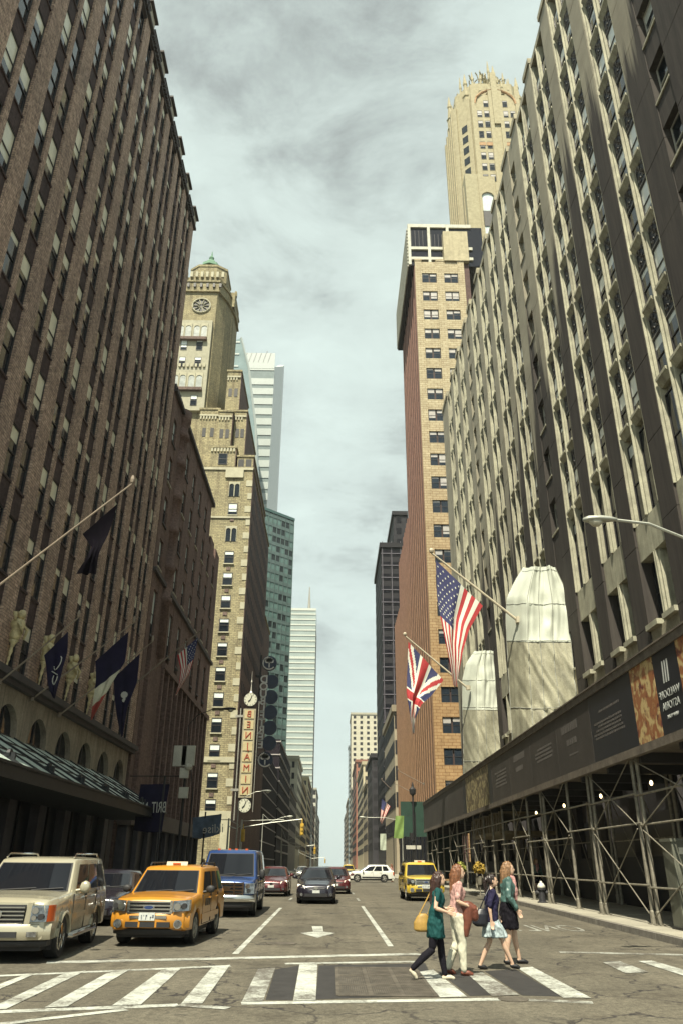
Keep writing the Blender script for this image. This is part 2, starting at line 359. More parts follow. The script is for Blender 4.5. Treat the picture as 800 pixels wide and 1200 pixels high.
FRAME_D = mat('dark_window_frame', (.03, .028, .03), .5); FRAME_W = mat('pale_window_frame', (.5, .5, .44), .5, var=.2, scale=3)
GLASS = glassmat('window_glass'); GLASSB = glassmat('blue_glass', (.02, .028, .04)); BLIND = mat('window_blind', (.74, .72, .56), .5, var=.12, scale=2, coat=.4); BLINDW = mat('pale_blind', (.72, .78, .74), .4, var=.1, scale=2, coat=.5)
INSIDE = mat('dark_interior', (.008, .008, .010), .9, var=0)
def window_meshes(face, w, h, frame, blinds, fr=.05, glass=GLASS, sash=True, depth=.07):
    """frame mesh and several pane variants, origin at bottom centre of the opening, glass at n=0"""
    F = face.local(); b = MB(); hw = w / 2
    F.box(b, -hw, -hw + fr, 0, depth, 0, h); F.box(b, hw - fr, hw, 0, depth, 0, h)
    F.box(b, -hw + fr, hw - fr, 0, depth, 0, fr); F.box(b, -hw + fr, hw - fr, 0, depth, h - fr, h)
    if sash: F.box(b, -hw + fr, hw - fr, 0, depth * .8, h * .49, h * .49 + fr)
    fm = b.mesh('window', frame); panes = []
    for k in range(5):
        b = MB(); z = h * .5; t = [1.0, .75, .55, .3, 0][k]
        F.box(b, -hw + fr, hw - fr, -.04, .012, .01, z)
        zb = h - (h - z) * t
        if t < 1: F.box(b, -hw + fr, hw - fr, -.04, .03, z, zb)
        if t > 0:
            b.c = 1; F.box(b, -hw + fr, hw - fr, -.04, .031, zb + .003, h - .01)
        if k == 0: b.c = 1; F.box(b, -hw + fr, hw - fr, -.03, .014, h * .3, z - .003); 
        b.m = [1 if i >= 0 and c_ == 1 else c_ for i, c_ in enumerate(b.m)]
        panes.append(b.mesh('pane', [glass, blinds]))
    return fm, panes
def put_window(root, face, wm, u, n, z, rng, weights=(3, 4, 3, 2, 3), name='window'):
    f = at(name, wm[0], root, face.pt(u, n, z)); link('pane', rng.choices(wm[1], weights)[0], f); return f
# ================================================================ brown brick hotel on the left
LF = Face('L', -WALL)
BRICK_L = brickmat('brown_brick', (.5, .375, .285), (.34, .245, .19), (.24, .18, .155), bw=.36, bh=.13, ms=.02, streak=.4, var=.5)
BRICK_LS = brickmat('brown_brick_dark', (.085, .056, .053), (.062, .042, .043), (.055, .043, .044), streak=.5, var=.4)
STONE_L = mat('limestone_base', (.34, .29, .22), .85, var=.25, scale=.8, streak=.85, bmp=.3)
COPING = mat('dark_coping', (.07, .06, .06), .8); COPL = mat('pale_coping', (.4, .36, .28), .8, var=.2)
rng = random.Random(3)
LU0, LP = 23.15, 3.55
ltower = thing('brick_hotel', 'tall dark brown brick hotel with paired windows and arcaded stone base', 'building', (-13.5, 33, 0))
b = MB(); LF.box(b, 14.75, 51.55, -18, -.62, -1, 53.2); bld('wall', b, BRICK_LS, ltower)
b = MB(); LF.box(b, -.65, .65, -.62, 0, 8.75, 53.4); pier_me = b.mesh('pier', BRICK_L)
b = MB(); LF.local().box(b, -.75, .75, -.9, .2, 0, .22); b.c = 1; LF.local().box(b, -.7, .7, -.85, .12, .22, 1.2); b.c = 0; LF.local().box(b, -.85, .85, -1.0, .32, 1.2, 1.36); cap_me = b.mesh('pier_cap', [COPING, COPL])
b = MB(); LF.local().box(b, -.275, .275, -.62, -.14, 8.75, 53.0); mul_me = b.mesh('mullion', BRICK_L)
SPH, WH = 1.2, 2.28
b = MB(); LF.local().box(b, -1.285, 1.122, -.62, -.11, 0, SPH)
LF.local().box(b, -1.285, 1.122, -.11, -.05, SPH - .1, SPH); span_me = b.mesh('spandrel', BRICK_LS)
LW = window_meshes(LF, 1.026, WH, FRAME_D, BLIND)
FL0 = [11.1] + [14.62 + 3.48 * k for k in range(12)]       # window tops
for k in range(-2, 9):
    u = LU0 + LP * k - .65; l = ltower.location
    pm = MB(); LF.box(pm, u - .65, u + .49, -.62, 0, 8.75, 53.4); bld('pier', pm, BRICK_L, ltower)
    at('pier_cap', cap_me, ltower, LF.pt(u, 0, 53.4))
    if k == 8: break
    u0 = LU0 + LP * k
    pm = MB(); LF.box(pm, u0 + .87, u0 + 1.22, -.62, -.03, 8.75, 53.0); bld('mullion', pm, BRICK_L, ltower)
    for i, zt in enumerate(FL0):
        at('spandrel', span_me, ltower, LF.pt(u0 + 1.125, 0, zt))
        for du in (.355, 1.735): put_window(ltower, LF, LW, u0 + du, -.2, zt - WH, rng, (3, 3, 4, 3, 5))
    # dark corbelled cornice between the pier caps
    b = MB(); LF.box(b, u0, u0 + 2.25, -.8, .05, 53.0, 53.75); LF.box(b, u0, u0 + 2.25, -.8, .25, 53.75, 53.9)
    for i in range(7): LF.box(b, u0 + .06 + i * .32, u0 + .24 + i * .32, .05, .22, 53.2, 53.75)
    bld('cornice', b, COPING, ltower)
# stone base with arches
b = MB(); LF.box(b, 14.75, 51.55, -.7, .42, 8.5, 8.78); LF.box(b, 14.75, 51.55, -.7, .26, 8.3, 8.5); bld('string_course', b, COPING, ltower)
def arch_panel(u, zs, r, half, z0, z1, face, n0, n1):
    b = MB(); N = 14
    arc = [(u + r * math.cos(math.pi * (1 - i / N)), zs + r * math.sin(math.pi * i / N)) for i in range(N + 1)]
    for (a0, a1) in zip(arc[:-1], arc[1:]):
        x0, x1 = a0[0], a1[0]
        q = [face.pt(x0, n1, a0[1]), face.pt(x1, n1, a1[1]), face.pt(x1, n1, z1), face.pt(x0, n1, z1)]
        p = [face.pt(x0, n0, a0[1]), face.pt(x1, n0, a1[1]), face.pt(x1, n0, z1), face.pt(x0, n0, z1)]
        b.hexa(p, q)
    face.box(b, u - half, u - r, n0, n1, z0, z1); face.box(b, u + r, u + half, n0, n1, z0, z1)
    return b
STORE = glassmat('storefront_glass', (.006, .007, .013), .35); PILG = mat('grey_pilaster', (.085, .08, .092), .7, var=.25, scale=2, streak=.5)
for k in range(-2, 8):
    u = LU0 + LP * k + 1.125
    bld('arch', arch_panel(u, 6.55, 1.12, LP / 2 - .004, 5.5, 8.3, LF, -.3, 0), STONE_L, ltower, fix=True)
    b = MB(); LF.box(b, u - 1.2, u + 1.2, -.6, -.26, 5.4, 7.75); w = bld('arch_window', b, GLASS, ltower)
    b = MB(); LF.box(b, u - .04, u + .04, -.26, -.2, 5.4, 7.6); LF.box(b, u - 1.1, u + 1.1, -.26, -.2, 6.5, 6.58); o = bld('glazing_bar', b, FRAME_D, ltower)
    b = MB(); LF.box(b, u - LP / 2 - .42, u - LP / 2 + .42, -.6, .12, -.5, 5.5); bld('pilaster', b, PILG, ltower)
    b = MB(); LF.box(b, u - LP / 2 + .42, u + LP / 2 - .42, -.6, -.3, -.5, 4.6); bld('shopfront', b, STORE, ltower)
    b = MB(); LF.box(b, u - LP / 2 + .42, u + LP / 2 - .42, -.6, -.05, 4.6, 5.5); LF.box(b, u - .05, u + .05, -.3, -.2, 0, 4.6); bld('fascia', b, IRON, ltower)
b = MB(); LF.box(b, 47.55, 48.75, .1, .2, 4.3, 5.05); tag(bld('wall_sign', b, mat('cream_sign', (.62, .52, .36), .5), thing('lit_wall_plaque', 'small blank cream plaque on the brown hotel wall past the canopy', 'sign', (-12.9, 48, 4.3))), '', ''); 
o = bpy.data.objects['wall_sign']; del o['label']; del o['category']
# glass canopy over the entrance
CANG = mat('canopy_glass', (.5, .6, .54), .4, var=.15, scale=.6); CANM = mat('canopy_steel', (.022, .024, .028), .5, .3, var=.3)
can = thing('glass_canopy', 'long sloping glass and steel entrance canopy on the brown hotel', 'canopy', (-13, 33, 5))
cy0, cy1 = 17.6, 47.2
b = MB(); b.box(-9.75, -9.5, cy0, cy1, 4.12, 4.55); b.box(-9.5, -9.44, cy0, cy1, 4.1, 4.18); b.box(-9.5, -9.44, cy0, cy1, 4.5, 4.58); bld('fascia', b, CANM, can)
b = MB(); b.box(-12.6, -9.75, cy0, cy1, 4.14, 4.18); bld('soffit', b, CANM, can)
nb = int(round((cy1 - cy0) / LP * 1)); st = (cy1 - cy0) / nb
for i in range(nb):
    a, c = cy0 + i * st, cy0 + (i + 1) * st; m_ = (a + c) / 2
    b = MB()                                            # ridge-and-furrow panes: each bay peaks at the wall and tapers to the front
    b.hexa([(-13, a + .08, 6.42), (-9.78, a + .1, 4.6), (-9.78, c - .1, 4.6), (-13, c - .08, 6.42)], [(-13, a + .08, 6.45), (-9.78, a + .1, 4.63), (-9.78, c - .1, 4.63), (-13, c - .08, 6.45)])
    bld('pane', b, CANG, can, fix=True)
    b = MB()
    for yy in (a, c) if i == nb - 1 else (a,):
        b.hexa([(-13, yy - .08, 6.1), (-9.6, yy - .08, 4.3), (-9.6, yy + .08, 4.3), (-13, yy + .08, 6.1)], [(-13, yy - .08, 6.52), (-9.6, yy - .08, 4.62), (-9.6, yy + .08, 4.62), (-13, yy + .08, 6.52)])
    b.hexa([(-13, m_ - .03, 6.3), (-9.6, m_ - .03, 4.45), (-9.6, m_ + .03, 4.45), (-13, m_ + .03, 6.3)], [(-13, m_ - .03, 6.48), (-9.6, m_ - .03, 4.6), (-9.6, m_ + .03, 4.6), (-13, m_ + .03, 6.48)])
    for t in (.3, .62): x = -13 + 3.3 * t; z = 6.44 - 1.87 * t; b.box(x - .04, x + .04, a, c, z - .04, z + .04)
    bld('rib', b, CANM, can, fix=True)
    b = MB(); b.lathe([(.14, -.05), (.14, .05)], 8, (-10.1, a, 4.98), 'X'); b.box(-10.4, -9.9, a - .05, a + .05, 4.7, 5.0); bld('bracket', b, CANM, can)
# gilded figures on the piers
GOLD = mat('gilded_stone', (.62, .53, .3), .6, var=.35, scale=6, bmp=.4)
b = MB(); b.smooth = True
b.lathe([(.02, 0), (.04, .1), (.03, .22), (.06, .32), (.04, .45), (.08, .62), (.06, .8), (.12, .95), (.2, 1.08)], 8)         # twisted torch
b.rings([[(.24 * math.cos(a) * w, .24 * math.sin(a) * w + d, z) for a in [i * math.pi / 4 for i in range(8)]] for w, d, z in ((.7, 0, 1.1), (1.05, .03, 1.25), (.9, .05, 1.5), (1.25, 0, 1.68), (1.1, -.02, 1.85), (.5, 0, 1.95))])   # draped body
b.rings([[(.17 * math.cos(a) * w + .05, .17 * math.sin(a) * w, z) for a in [i * math.pi / 4 for i in range(8)]] for w, z in ((.4, 1.95), (.95, 2.03), (1.05, 2.16), (.6, 2.3), (.1, 2.33))])        # head
b.tube([(.1, -.22, 1.75), (.3, -.32, 1.55), (.3, -.1, 1.35)], [.085, .07, .05], 6); b.tube([(.1, .22, 1.75), (.28, .34, 1.6), (.25, .28, 1.2)], [.085, .07, .05], 6)
b.tube([(0, -.3, 1.8), (-.05, -.42, 2.1), (-.05, -.2, 2.2)], [.05, .1, .03], 6); b.tube([(0, .3, 1.8), (-.05, .42, 2.1), (-.05, .2, 2.2)], [.05, .1, .03], 6)
fig = b.mesh('gilded_figure', GOLD)
for k in (2, 3, 4, 5):
    o = tag(link('gilded_figure', fig, None, (-12.7, LU0 + LP * k - .65, 8.75)), 'gilded winged figure on a brick pier ' + {2: 'above the pole of the navy script flag', 3: 'above the pole of the tricolour flag', 4: 'above the pole of the flag with the seal', 5: 'with no flagpole below it'}[k], 'sculpture', 'gilded figures above the arches')
    o.rotation_euler = (0, .08, 0)
# ================================================================ lower red-brown building beyond
BRICK_2 = brickmat('red_brown_brick', (.22, .145, .12), (.15, .1, .085), (.13, .095, .085), streak=.5)
b2 = thing('low_brick_building', 'reddish brown brick building of ten storeys between hotel and beige tower', 'building', (-13.5, 66, 0))
b = MB(); LF.box(b, 51.6, 80.2, -18, -.45, -1, 33.2); LF.box(b, 51.6, 73.4, -18, -.45, 33.2, 36.5); bld('wall', b, BRICK_2, b2)
b = MB(); LF.box(b, 51.6, 73.6, -.6, .25, 36.3, 36.65); LF.box(b, 51.6, 73.6, -18, .1, 36.65, 37.0); bld('cornice', b, COPING, b2)
b = MB(); LF.box(b, 51.6, 80.4, -.6, .22, 21.0, 21.3); bld('cornice', b, COPING, b2); b = MB(); LF.box(b, 57.5, 80.4, -.6, .28, 15.3, 15.75); bld('cornice', b, BRICK_2, b2)
WC = [53.2] + [59.2 + 3.55 * i for i in range(6)]
W2 = window_meshes(LF, 1.25, 2.25, FRAME_D, BLINDW, .06)
W2t = window_meshes(LF, 1.3, 3.4, FRAME_D, BLINDW, .06)
edges = [51.6] + [x for c in WC for x in (c - .63, c + .63)] + [80.2]
for i in range(0, len(edges), 2):                          # wall strips between the window columns
    z1 = 33.2 if edges[i] > 73 else 36.3
    b = MB(); LF.box(b, edges[i], edges[i + 1], -.45, 0, 15.75 if edges[i] > 55 else 4.5, z1); bld('pier', b, BRICK_2, b2)
for u in WC:
    zs = [16.6] + [21.75 + 3.5 * k for k in range(4)]
    for i, z in enumerate(zs):
        h = 3.4 if i == 0 else 2.25
        if z + h > (33 if u > 73 else 36.4): continue
        put_window(b2, LF, W2t if i == 0 else W2, u, -.22, z, rng, (9, 3, 1, 1, 1))  # mostly full blinds: their pale colour stands for sky reflected in the panes
        b = MB(); LF.box(b, u - .7, u + .7, -.3, .08, z - .13, z); bld('sill', b, COPL if i % 2 else COPING, b2)
        zn = zs[i + 1] if i + 1 < len(zs) else 36.3
        b = MB(); LF.box(b, u - .625, u + .625, -.42, -.03, z + h, zn - .13 if i + 1 < len(zs) else min(zn, 33.2 if u > 73 else 36.3)); bld('spandrel', b, BRICK_2, b2)
b = MB(); b.smooth = True
prof = [(1.0, 15.8)]
for z in (19.8, 22.4, 25.5, 28.4, 31.5, 34.2): prof += [(1.0, z), (1.22, z + .1), (1.22, z + .5), (1.0, z + .6)]
prof += [(1.0, 35.6), (1.25, 35.9), (1.25, 36.9)]
b.lathe([(r * .72, z) for r, z in prof], 10, (-13.25, 55.9, 0)); bld('round_pilaster', b, BRICK_2, b2)
b = MB(); LF.box(b, 57.5, 80.2, -.45, -.2, 4.5, 15.3); bld('glazed_base', b, STORE, b2)
for i in range(12):
    u = 57.8 + 1.98 * i; b = MB(); LF.box(b, u - .22, u + .22, -.3, .18, 4.4, 15.3); bld('pier', b, BRICK_2, b2)
b = MB(); LF.box(b, 51.6, 80.2, -.4, .5, 4.1, 4.55); LF.box(b, 51.6, 80.2, -.4, .3, 4.55, 5.2); bld('shop_fascia', b, mat('shop_fascia', (.1, .075, .06), .7), b2)
for i in range(10):
    u = 51.9 + 3.1 * i; b = MB(); LF.box(b, u, u + .3, -.4, .2, -.5, 4.1); bld('shop_pillar', b, PILG, b2)
    b = MB(); LF.box(b, u + .3, min(u + 3.1, 80.2), -.4, -.1, -.5, 4.1); bld('shop_window', b, STORE, b2)
# ================================================================ limestone hotel on the right
RF = Face('R', WALL)
def darklimemat():
    m, nt, b = newmat('darkened_limestone'); b.inputs['Roughness'].default_value = .88; b.inputs['Specular IOR Level'].default_value = .25
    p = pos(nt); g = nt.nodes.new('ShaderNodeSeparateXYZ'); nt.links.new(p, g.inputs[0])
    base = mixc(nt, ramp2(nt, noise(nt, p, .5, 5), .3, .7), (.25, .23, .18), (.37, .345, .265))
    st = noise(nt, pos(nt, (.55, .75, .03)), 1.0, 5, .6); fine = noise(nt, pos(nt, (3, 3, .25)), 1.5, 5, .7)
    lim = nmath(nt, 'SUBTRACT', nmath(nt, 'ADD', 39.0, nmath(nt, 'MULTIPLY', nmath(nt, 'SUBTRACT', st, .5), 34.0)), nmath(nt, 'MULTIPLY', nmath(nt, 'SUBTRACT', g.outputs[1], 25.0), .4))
    d = ramp2(nt, nmath(nt, 'SUBTRACT', lim, g.outputs[2]), -.6, 2.4)                  # stone darker towards the bottom, with a streaky upper edge
    dark_tone = mixc(nt, ramp2(nt, fine, .35, .7), (.026, .022, .024), (.06, .052, .048))
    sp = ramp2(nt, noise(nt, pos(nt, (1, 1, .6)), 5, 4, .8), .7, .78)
    c = mixc(nt, nmath(nt, 'MULTIPLY', d, .95), base, mixc(nt, nmath(nt, 'MULTIPLY', sp, .35), dark_tone, base))
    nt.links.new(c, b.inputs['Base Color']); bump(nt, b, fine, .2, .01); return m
DARKLIME = darklimemat()
LIME = mat('pale_limestone', (.43, .42, .315), .85, var=.25, scale=1.6, streak=.7, bmp=.2); LIME2 = mat('weathered_limestone', (.38, .35, .25), .85, var=.3, scale=1.2, streak=.6, bmp=.3)
MORTAR = mat('repointed_joint', (.2, .185, .155), .9); BRONZE = mat('dark_bronze', (.016, .015, .022), .5, .3, var=.3); BRONZL = mat('bronze_relief', (.2, .19, .18), .5, .3, var=.3)
rh = thing('limestone_hotel', 'huge cream limestone hotel with dark lower piers and reeded mullions', 'building', (13.5, 48, 0))
b = MB(); RF.box(b, 17.2, 80.3, -26, -.8, -1, 52.4); bld('wall', b, LIME2, rh)
TOPS = [22.0 + 3.53 * k for k in range(9)]; HW = 1.95
def reeds(u0, u1, n0, ns, z0, z1):
    """vertical mouldings: rounded reeds of depths ns between u0 and u1"""
    b = MB(); k = len(ns); w = (u1 - u0) / k; pts = [(u0, n0)]
    for i, n in enumerate(ns):
        c = u0 + (i + .5) * w
        for a in (150, 115, 65, 30): pts.append((c + .46 * w * math.cos(R(a)), n - .1 + .1 * math.sin(R(a)) * 1.2))
        if i < k - 1: pts.append((u0 + (i + 1) * w, min(n, ns[i + 1]) - .13))
    pts.append((u1, n0))
    b.rings([[RF.pt(u, n, z) for u, n in pts] for z in (z0, z1)]); return b
RW = window_meshes(RF, 1.03, HW, FRAME_D, BLINDW, .05); RWS = window_meshes(RF, 1.3, 2.05, FRAME_W, BLINDW, .06); RWB = window_meshes(RF, 1.12, 2.75, FRAME_D, BLINDW, .06); RWT = window_meshes(RF, 1.03, 3.9, FRAME_D, BLINDW, .06)
L = RF.local()
b = MB(); L.box(b, -.515, .515, -.3, 0, 0, 1.44); b.c = 1                                  # cast bronze spandrel with scrollwork
for (cu, cz, r, sgn) in ((-.24, .36, .19, 1), (.24, .36, .19, -1), (-.24, 1.02, .2, -1), (.24, 1.02, .2, 1), (0, .69, .14, 1)):
    pts = [L.pt(cu + sgn * r * (1 - t * .22) * math.cos(t * 1.75), .03, cz + r * (1 - t * .22) * math.sin(t * 1.75)) for t in [i * .45 for i in range(9)]]
    b.tube(pts, .034, 4)
for zz in (.03, 1.36): L.box(b, -.5, .5, 0, .04, zz, zz + .05)
orn = b.mesh('ornate_panel', [BRONZE, BRONZL])
b = MB(); L.box(b, -.5, .5, -.3, .2, 0, .13); b.hexa([L.pt(-.5, .0, -.3), L.pt(.5, .0, -.3), L.pt(.5, .18, -.001), L.pt(-.5, .18, -.001)], [L.pt(-.5, -.2, -.3), L.pt(.5, -.2, -.3), L.pt(.5, -.2, -.001), L.pt(-.5, -.2, -.001)]); fixn_sill = fixn(b.mesh('stone_sill', LIME))
def pier(u0, u1):
    b = MB(); RF.box(b, u0 + .02, u1 - .02, -.8, -.03, 7.0, 52.4); bld('pier_core', b, MORTAR, rh)
    z = 7.0; first = True
    while z < 52.3:
        h = 3.95 if first else 3.53; z1 = min(z + h, 52.6); first = False
        b = MB(); RF.box(b, u0, u1, -.8, random.uniform(-.006, .006), z + .018, z1 - .018); bld('stone_block', b, DARKLIME, rh); z = z1
    b = MB(); RF.box(b, u0 - .04, u1 + .04, -1.2, .1, 52.6, 53.1); RF.box(b, u0 + .2, u1 - .2, -1.1, .0, 53.1, 53.45); bld('pier_cap', b, LIME2, rh)
def double_bay(u0):
    u1 = u0 + 2.9; um = u0 + 1.45
    bld('reeded_jamb', reeds(u0, u0 + .22, -.8, [-.02, -.12], 15.4, 52.0), LIME, rh); bld('reeded_jamb', reeds(u1 - .22, u1, -.8, [-.12, -.02], 15.4, 52.0), LIME, rh)
    bld('reeded_mullion', reeds(um - .2, um + .2, -.8, [-.12, -.02, -.12], 15.4, 52.0), LIME, rh)
    for c in (um - .715, um + .715):
        put_window(rh, RF, RWT, c, -.34, 15.4, rng, (1, 1, 2, 3, 8))
        b = MB(); RF.box(b, c - .515, c + .515, -.8, -.42, 19.3, TOPS[0] - HW - .34); bld('plain_spandrel', b, LIME2, rh)
        for zt in TOPS:
            put_window(rh, RF, RW, c, -.3, zt - HW, rng, (4, 5, 5, 3, 3)); at('stone_sill', fixn_sill, rh, RF.pt(c, -.2, zt - HW - .13))
            if zt < 50: at('ornate_panel', orn, rh, RF.pt(c, -.24, zt))
    b = MB(); RF.box(b, u0, u1, -.9, -.05, 52.0, 52.5); bld('parapet', b, LIME2, rh)
    for a, c in ((u0, um - .01), (um + .01, u1)): b = MB(); RF.box(b, a, c, -.8, -.12, 13.78, 15.4); bld('stone_block', b, LIME, rh)
    bld('reeded_mullion', reeds(um - .3, um + .3, -.8, [-.2, -.12, -.12, -.2], 10.95, 13.78), LIME, rh)
    for c in (um - .87, um + .87):
        put_window(rh, RF, RWB, c, -.62, 11.0, rng, (1, 2, 3, 3, 5))
        b = MB(); RF.box(b, c - .6, c + .6, -.8, .14, 10.75, 10.97); bld('window_sill', b, LIME, rh)
        b = MB(); RF.box(b, c - .32, c + .32, -.3, -.06, 9.55, 10.25); bld('vent', b, BLACK, rh)
    b = MB(); RF.box(b, u0, u1, -.8, -.07, 7.0, 10.75); bld('stone_block', b, LIME2, rh)
def single_bay(u0):
    u1 = u0 + 1.35; c = (u0 + u1) / 2
    for zt in TOPS + [13.75]:
        put_window(rh, RF, RWS, c, -.4, zt - 2.05, rng, (3, 4, 3, 1, 3)); b = MB(); RF.box(b, u0, u1, -.8, .02, zt - 2.16, zt - 2.05); bld('window_sill', b, LIME, rh)
        zn = zt + 3.53 - 2.16 if zt < 50 and zt > 14 else (52.5 if zt > 14 else TOPS[0] - 2.16)
        b = MB(); RF.box(b, u0, u1, -.8, -.04, zt, zn); bld('stone_block', b, DARKLIME, rh)
    b = MB(); RF.box(b, u0, u1, -.8, -.04, 7.0, 13.75 - 2.16); bld('stone_block', b, LIME2, rh)
pier(17.2, 20.05)
for p in range(3):
    a = 20.05 + 20.72 * p; single_bay(a); pier(a + 1.35, a + 3.25)
    for i in range(4):
        u = a + 3.25 + 4.35 * i
        if u > 77: pass
        else: double_bay(u)
        e = a + 20.72 if i == 3 else u + 4.35
        if u > 77: pier(u, 80.3)
        else: pier(u + 2.9, e)
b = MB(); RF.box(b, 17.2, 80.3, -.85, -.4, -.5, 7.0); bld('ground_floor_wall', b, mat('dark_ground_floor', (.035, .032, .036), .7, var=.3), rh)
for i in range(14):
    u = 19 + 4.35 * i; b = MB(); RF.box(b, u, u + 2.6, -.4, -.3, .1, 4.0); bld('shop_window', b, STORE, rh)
    b = MB(); RF.box(b, u - 1.3, u - .5, -.4, -.1, -.3, 6.8); bld('ground_floor_pier', b, mat('shed_shade_stone', (.035, .032, .034), .8), rh)  # pier stone coloured dark to carry the shade under the shed
# ================================================================ brick office tower, right, beyond the cross street
def gradmat(name, top, bot, z0, z1, brick=False):
    m, nt, b = newmat(name); b.inputs['Roughness'].default_value = .85; b.inputs['Specular IOR Level'].default_value = .2
    p = pos(nt); g = nt.nodes.new('ShaderNodeSeparateXYZ'); nt.links.new(p, g.inputs[0])
    f = ramp2(nt, nmath(nt, 'ADD', g.outputs[2], nmath(nt, 'MULTIPLY', noise(nt, p, .12, 3), 14.0)), z0, z1)
    c = mixc(nt, f, bot, top); c = mixc(nt, 1.0, c, mixc(nt, ramp2(nt, noise(nt, p, 1.4, 5, .7), .3, .7), (.78, .76, .74), (1.15, 1.15, 1.12)), 'MULTIPLY')
    if brick:
        t = nt.nodes.new('ShaderNodeTexBrick'); cb = nt.nodes.new('ShaderNodeCombineXYZ'); nt.links.new(nmath(nt, 'ADD', g.outputs[0], g.outputs[1]), cb.inputs[0]); nt.links.new(g.outputs[2], cb.inputs[1]); nt.links.new(cb.outputs[0], t.inputs['Vector'])
        for k, v in (('Scale', 1.0), ('Brick Width', 1.05), ('Row Height', .42), ('Mortar Size', .035)): t.inputs[k].default_value = v
        t.inputs['Color1'].default_value = (1, 1, 1, 1); t.inputs['Color2'].default_value = (.86, .84, .82, 1); t.inputs['Mortar'].default_value = (.55, .45, .4, 1)
        c = mixc(nt, 1.0, c, t.outputs['Color'], 'MULTIPLY')
    nt.links.new(c, b.inputs['Base Color']); return m
BT = gradmat('tan_terracotta', (.45, .4, .28), (.38, .255, .135), 30, 75, True); BTS = gradmat('red_brown_pier', (.23, .13, .105), (.27, .165, .1), 28, 70)
bt = thing('brick_office_tower', 'tall tan and red-brown brick office tower beyond the limestone hotel', 'building', (17.5, 105, 0))
SF = Face('S', 104.0); BX = 13.35
b = MB(); b.box(BX + .14, 23, 104.4, 130, -1, 99.2); b.box(BX + .14, 23, 130, 141, -1, 61); b.box(BX + .14, 23, 141, 152, -1, 60); b.box(BX + .14, 23, 152, 166, -1, 50.5); bld('wall', b, mat('dark_brown_recess', (.09, .05, .045), .85, var=.25), bt)
W5 = window_meshes(SF, 1.14, 2.12, FRAME_D, mat('grey_blind', (.4, .38, .36), .5), .06, glass=GLASSB)
piers = [(BX, BX + 1.15), (17.1, 18.4), (20.85, 22.0)]
zt0 = 96.65
for a, c in piers:
    b = MB(); SF.box(b, a, c, -.4, .12, -.5, 99.3); SF.box(b, a - .05, c + .05, -.5, .2, 99.3, 99.7); bld('pier', b, BT, bt)
for i in range(23):
    zt = zt0 - 4.03 * i
    for a, c in ((BX + 1.15, 17.1), (18.4, 20.85)):
        if zt > 4: 
            for q in (.25, .75): put_window(bt, SF, W5, a + (c - a) * q, -.22, zt - 2.12, rng, (1, 1, 2, 3, 6) if zt < 66 else (5, 5, 3, 1, 1))
        b = MB(); SF.box(b, a, c, -.4, -.02, zt, zt + 1.91 if i else 99.2); bld('spandrel', b, BT, bt)
wf = Face('R', BX)
b = MB(); 
def side_ribs(u0, u1, z1, n):
    st = (u1 - u0) / n
    for i in range(n):
        u = u0 + st * i; b = MB(); wf.box(b, u, u + st * .46, -.4, .0, 9, z1); bld('pier', b, BTS, bt)
    b = MB()
    for i in range(n):
        u = u0 + st * i + st * .46
        z = 12.0
        while z < z1 - 3: wf.box(b, u, u + st * .54, -.4, -.11, z, z + 1.9); z += 4.03
    bld('side_windows', b, GLASSB, bt, 'stuff')
side_ribs(105.1, 130, 99.2, 9); side_ribs(130, 141, 61, 5); side_ribs(141, 152, 60, 5); side_ribs(152, 166, 50.5, 7)
b = MB(); 
for i in range(12): wf.box(b, 105.5 + i * 5, 108.8 + i * 5, -.3, .05, .5, 8.5)
bld('shop_windows', b, STORE, bt, 'stuff')
b = MB(); wf.box(b, 104, 166, -.4, .2, 8.4, 9.2); bld('cornice', b, BT, bt)
# penthouse
PW = mat('penthouse_frame', (.5, .5, .42), .7)
ph = MB(); ph.box(12.45, 26, 105.2, 130, 99.4, 108.6); bld('penthouse_core', ph, mat('black_glass', (.012, .012, .02), .15, var=.3), bt)
b = MB()
for x in (12.4, 15.95, 19.4): b.box(x, x + .5, 104.85, 105.3, 99.4, 109.0)
for z in (100.6, 103.0, 108.3): b.box(12.4, 24, 104.9, 105.3, z, z + .75 if z > 108 else z + .6)
bld('penthouse_frame', b, PW, bt)
b = MB()
for i in range(4): b.box(13.0 + i * .7, 13.06 + i * .7, 105.05, 105.25, 103.7, 107.6); b.box(16.6 + i * .65, 16.66 + i * .65, 105.05, 105.25, 103.7, 106.8)
bld('louvre', b, FRAME_D, bt)
b = MB(); b.box(18.6, 23, 103.7, 106, 99.35, 106.2); bld('bulkhead', b, mat('tan_bulkhead', (.42, .37, .24), .8, streak=.3), bt)
for j in range(12): b = MB(); b.box(12.25, 12.5, 105.6, 129.8, 99.6 + j * .78, 99.95 + j * .78); bld('louvre', b, PW, bt)
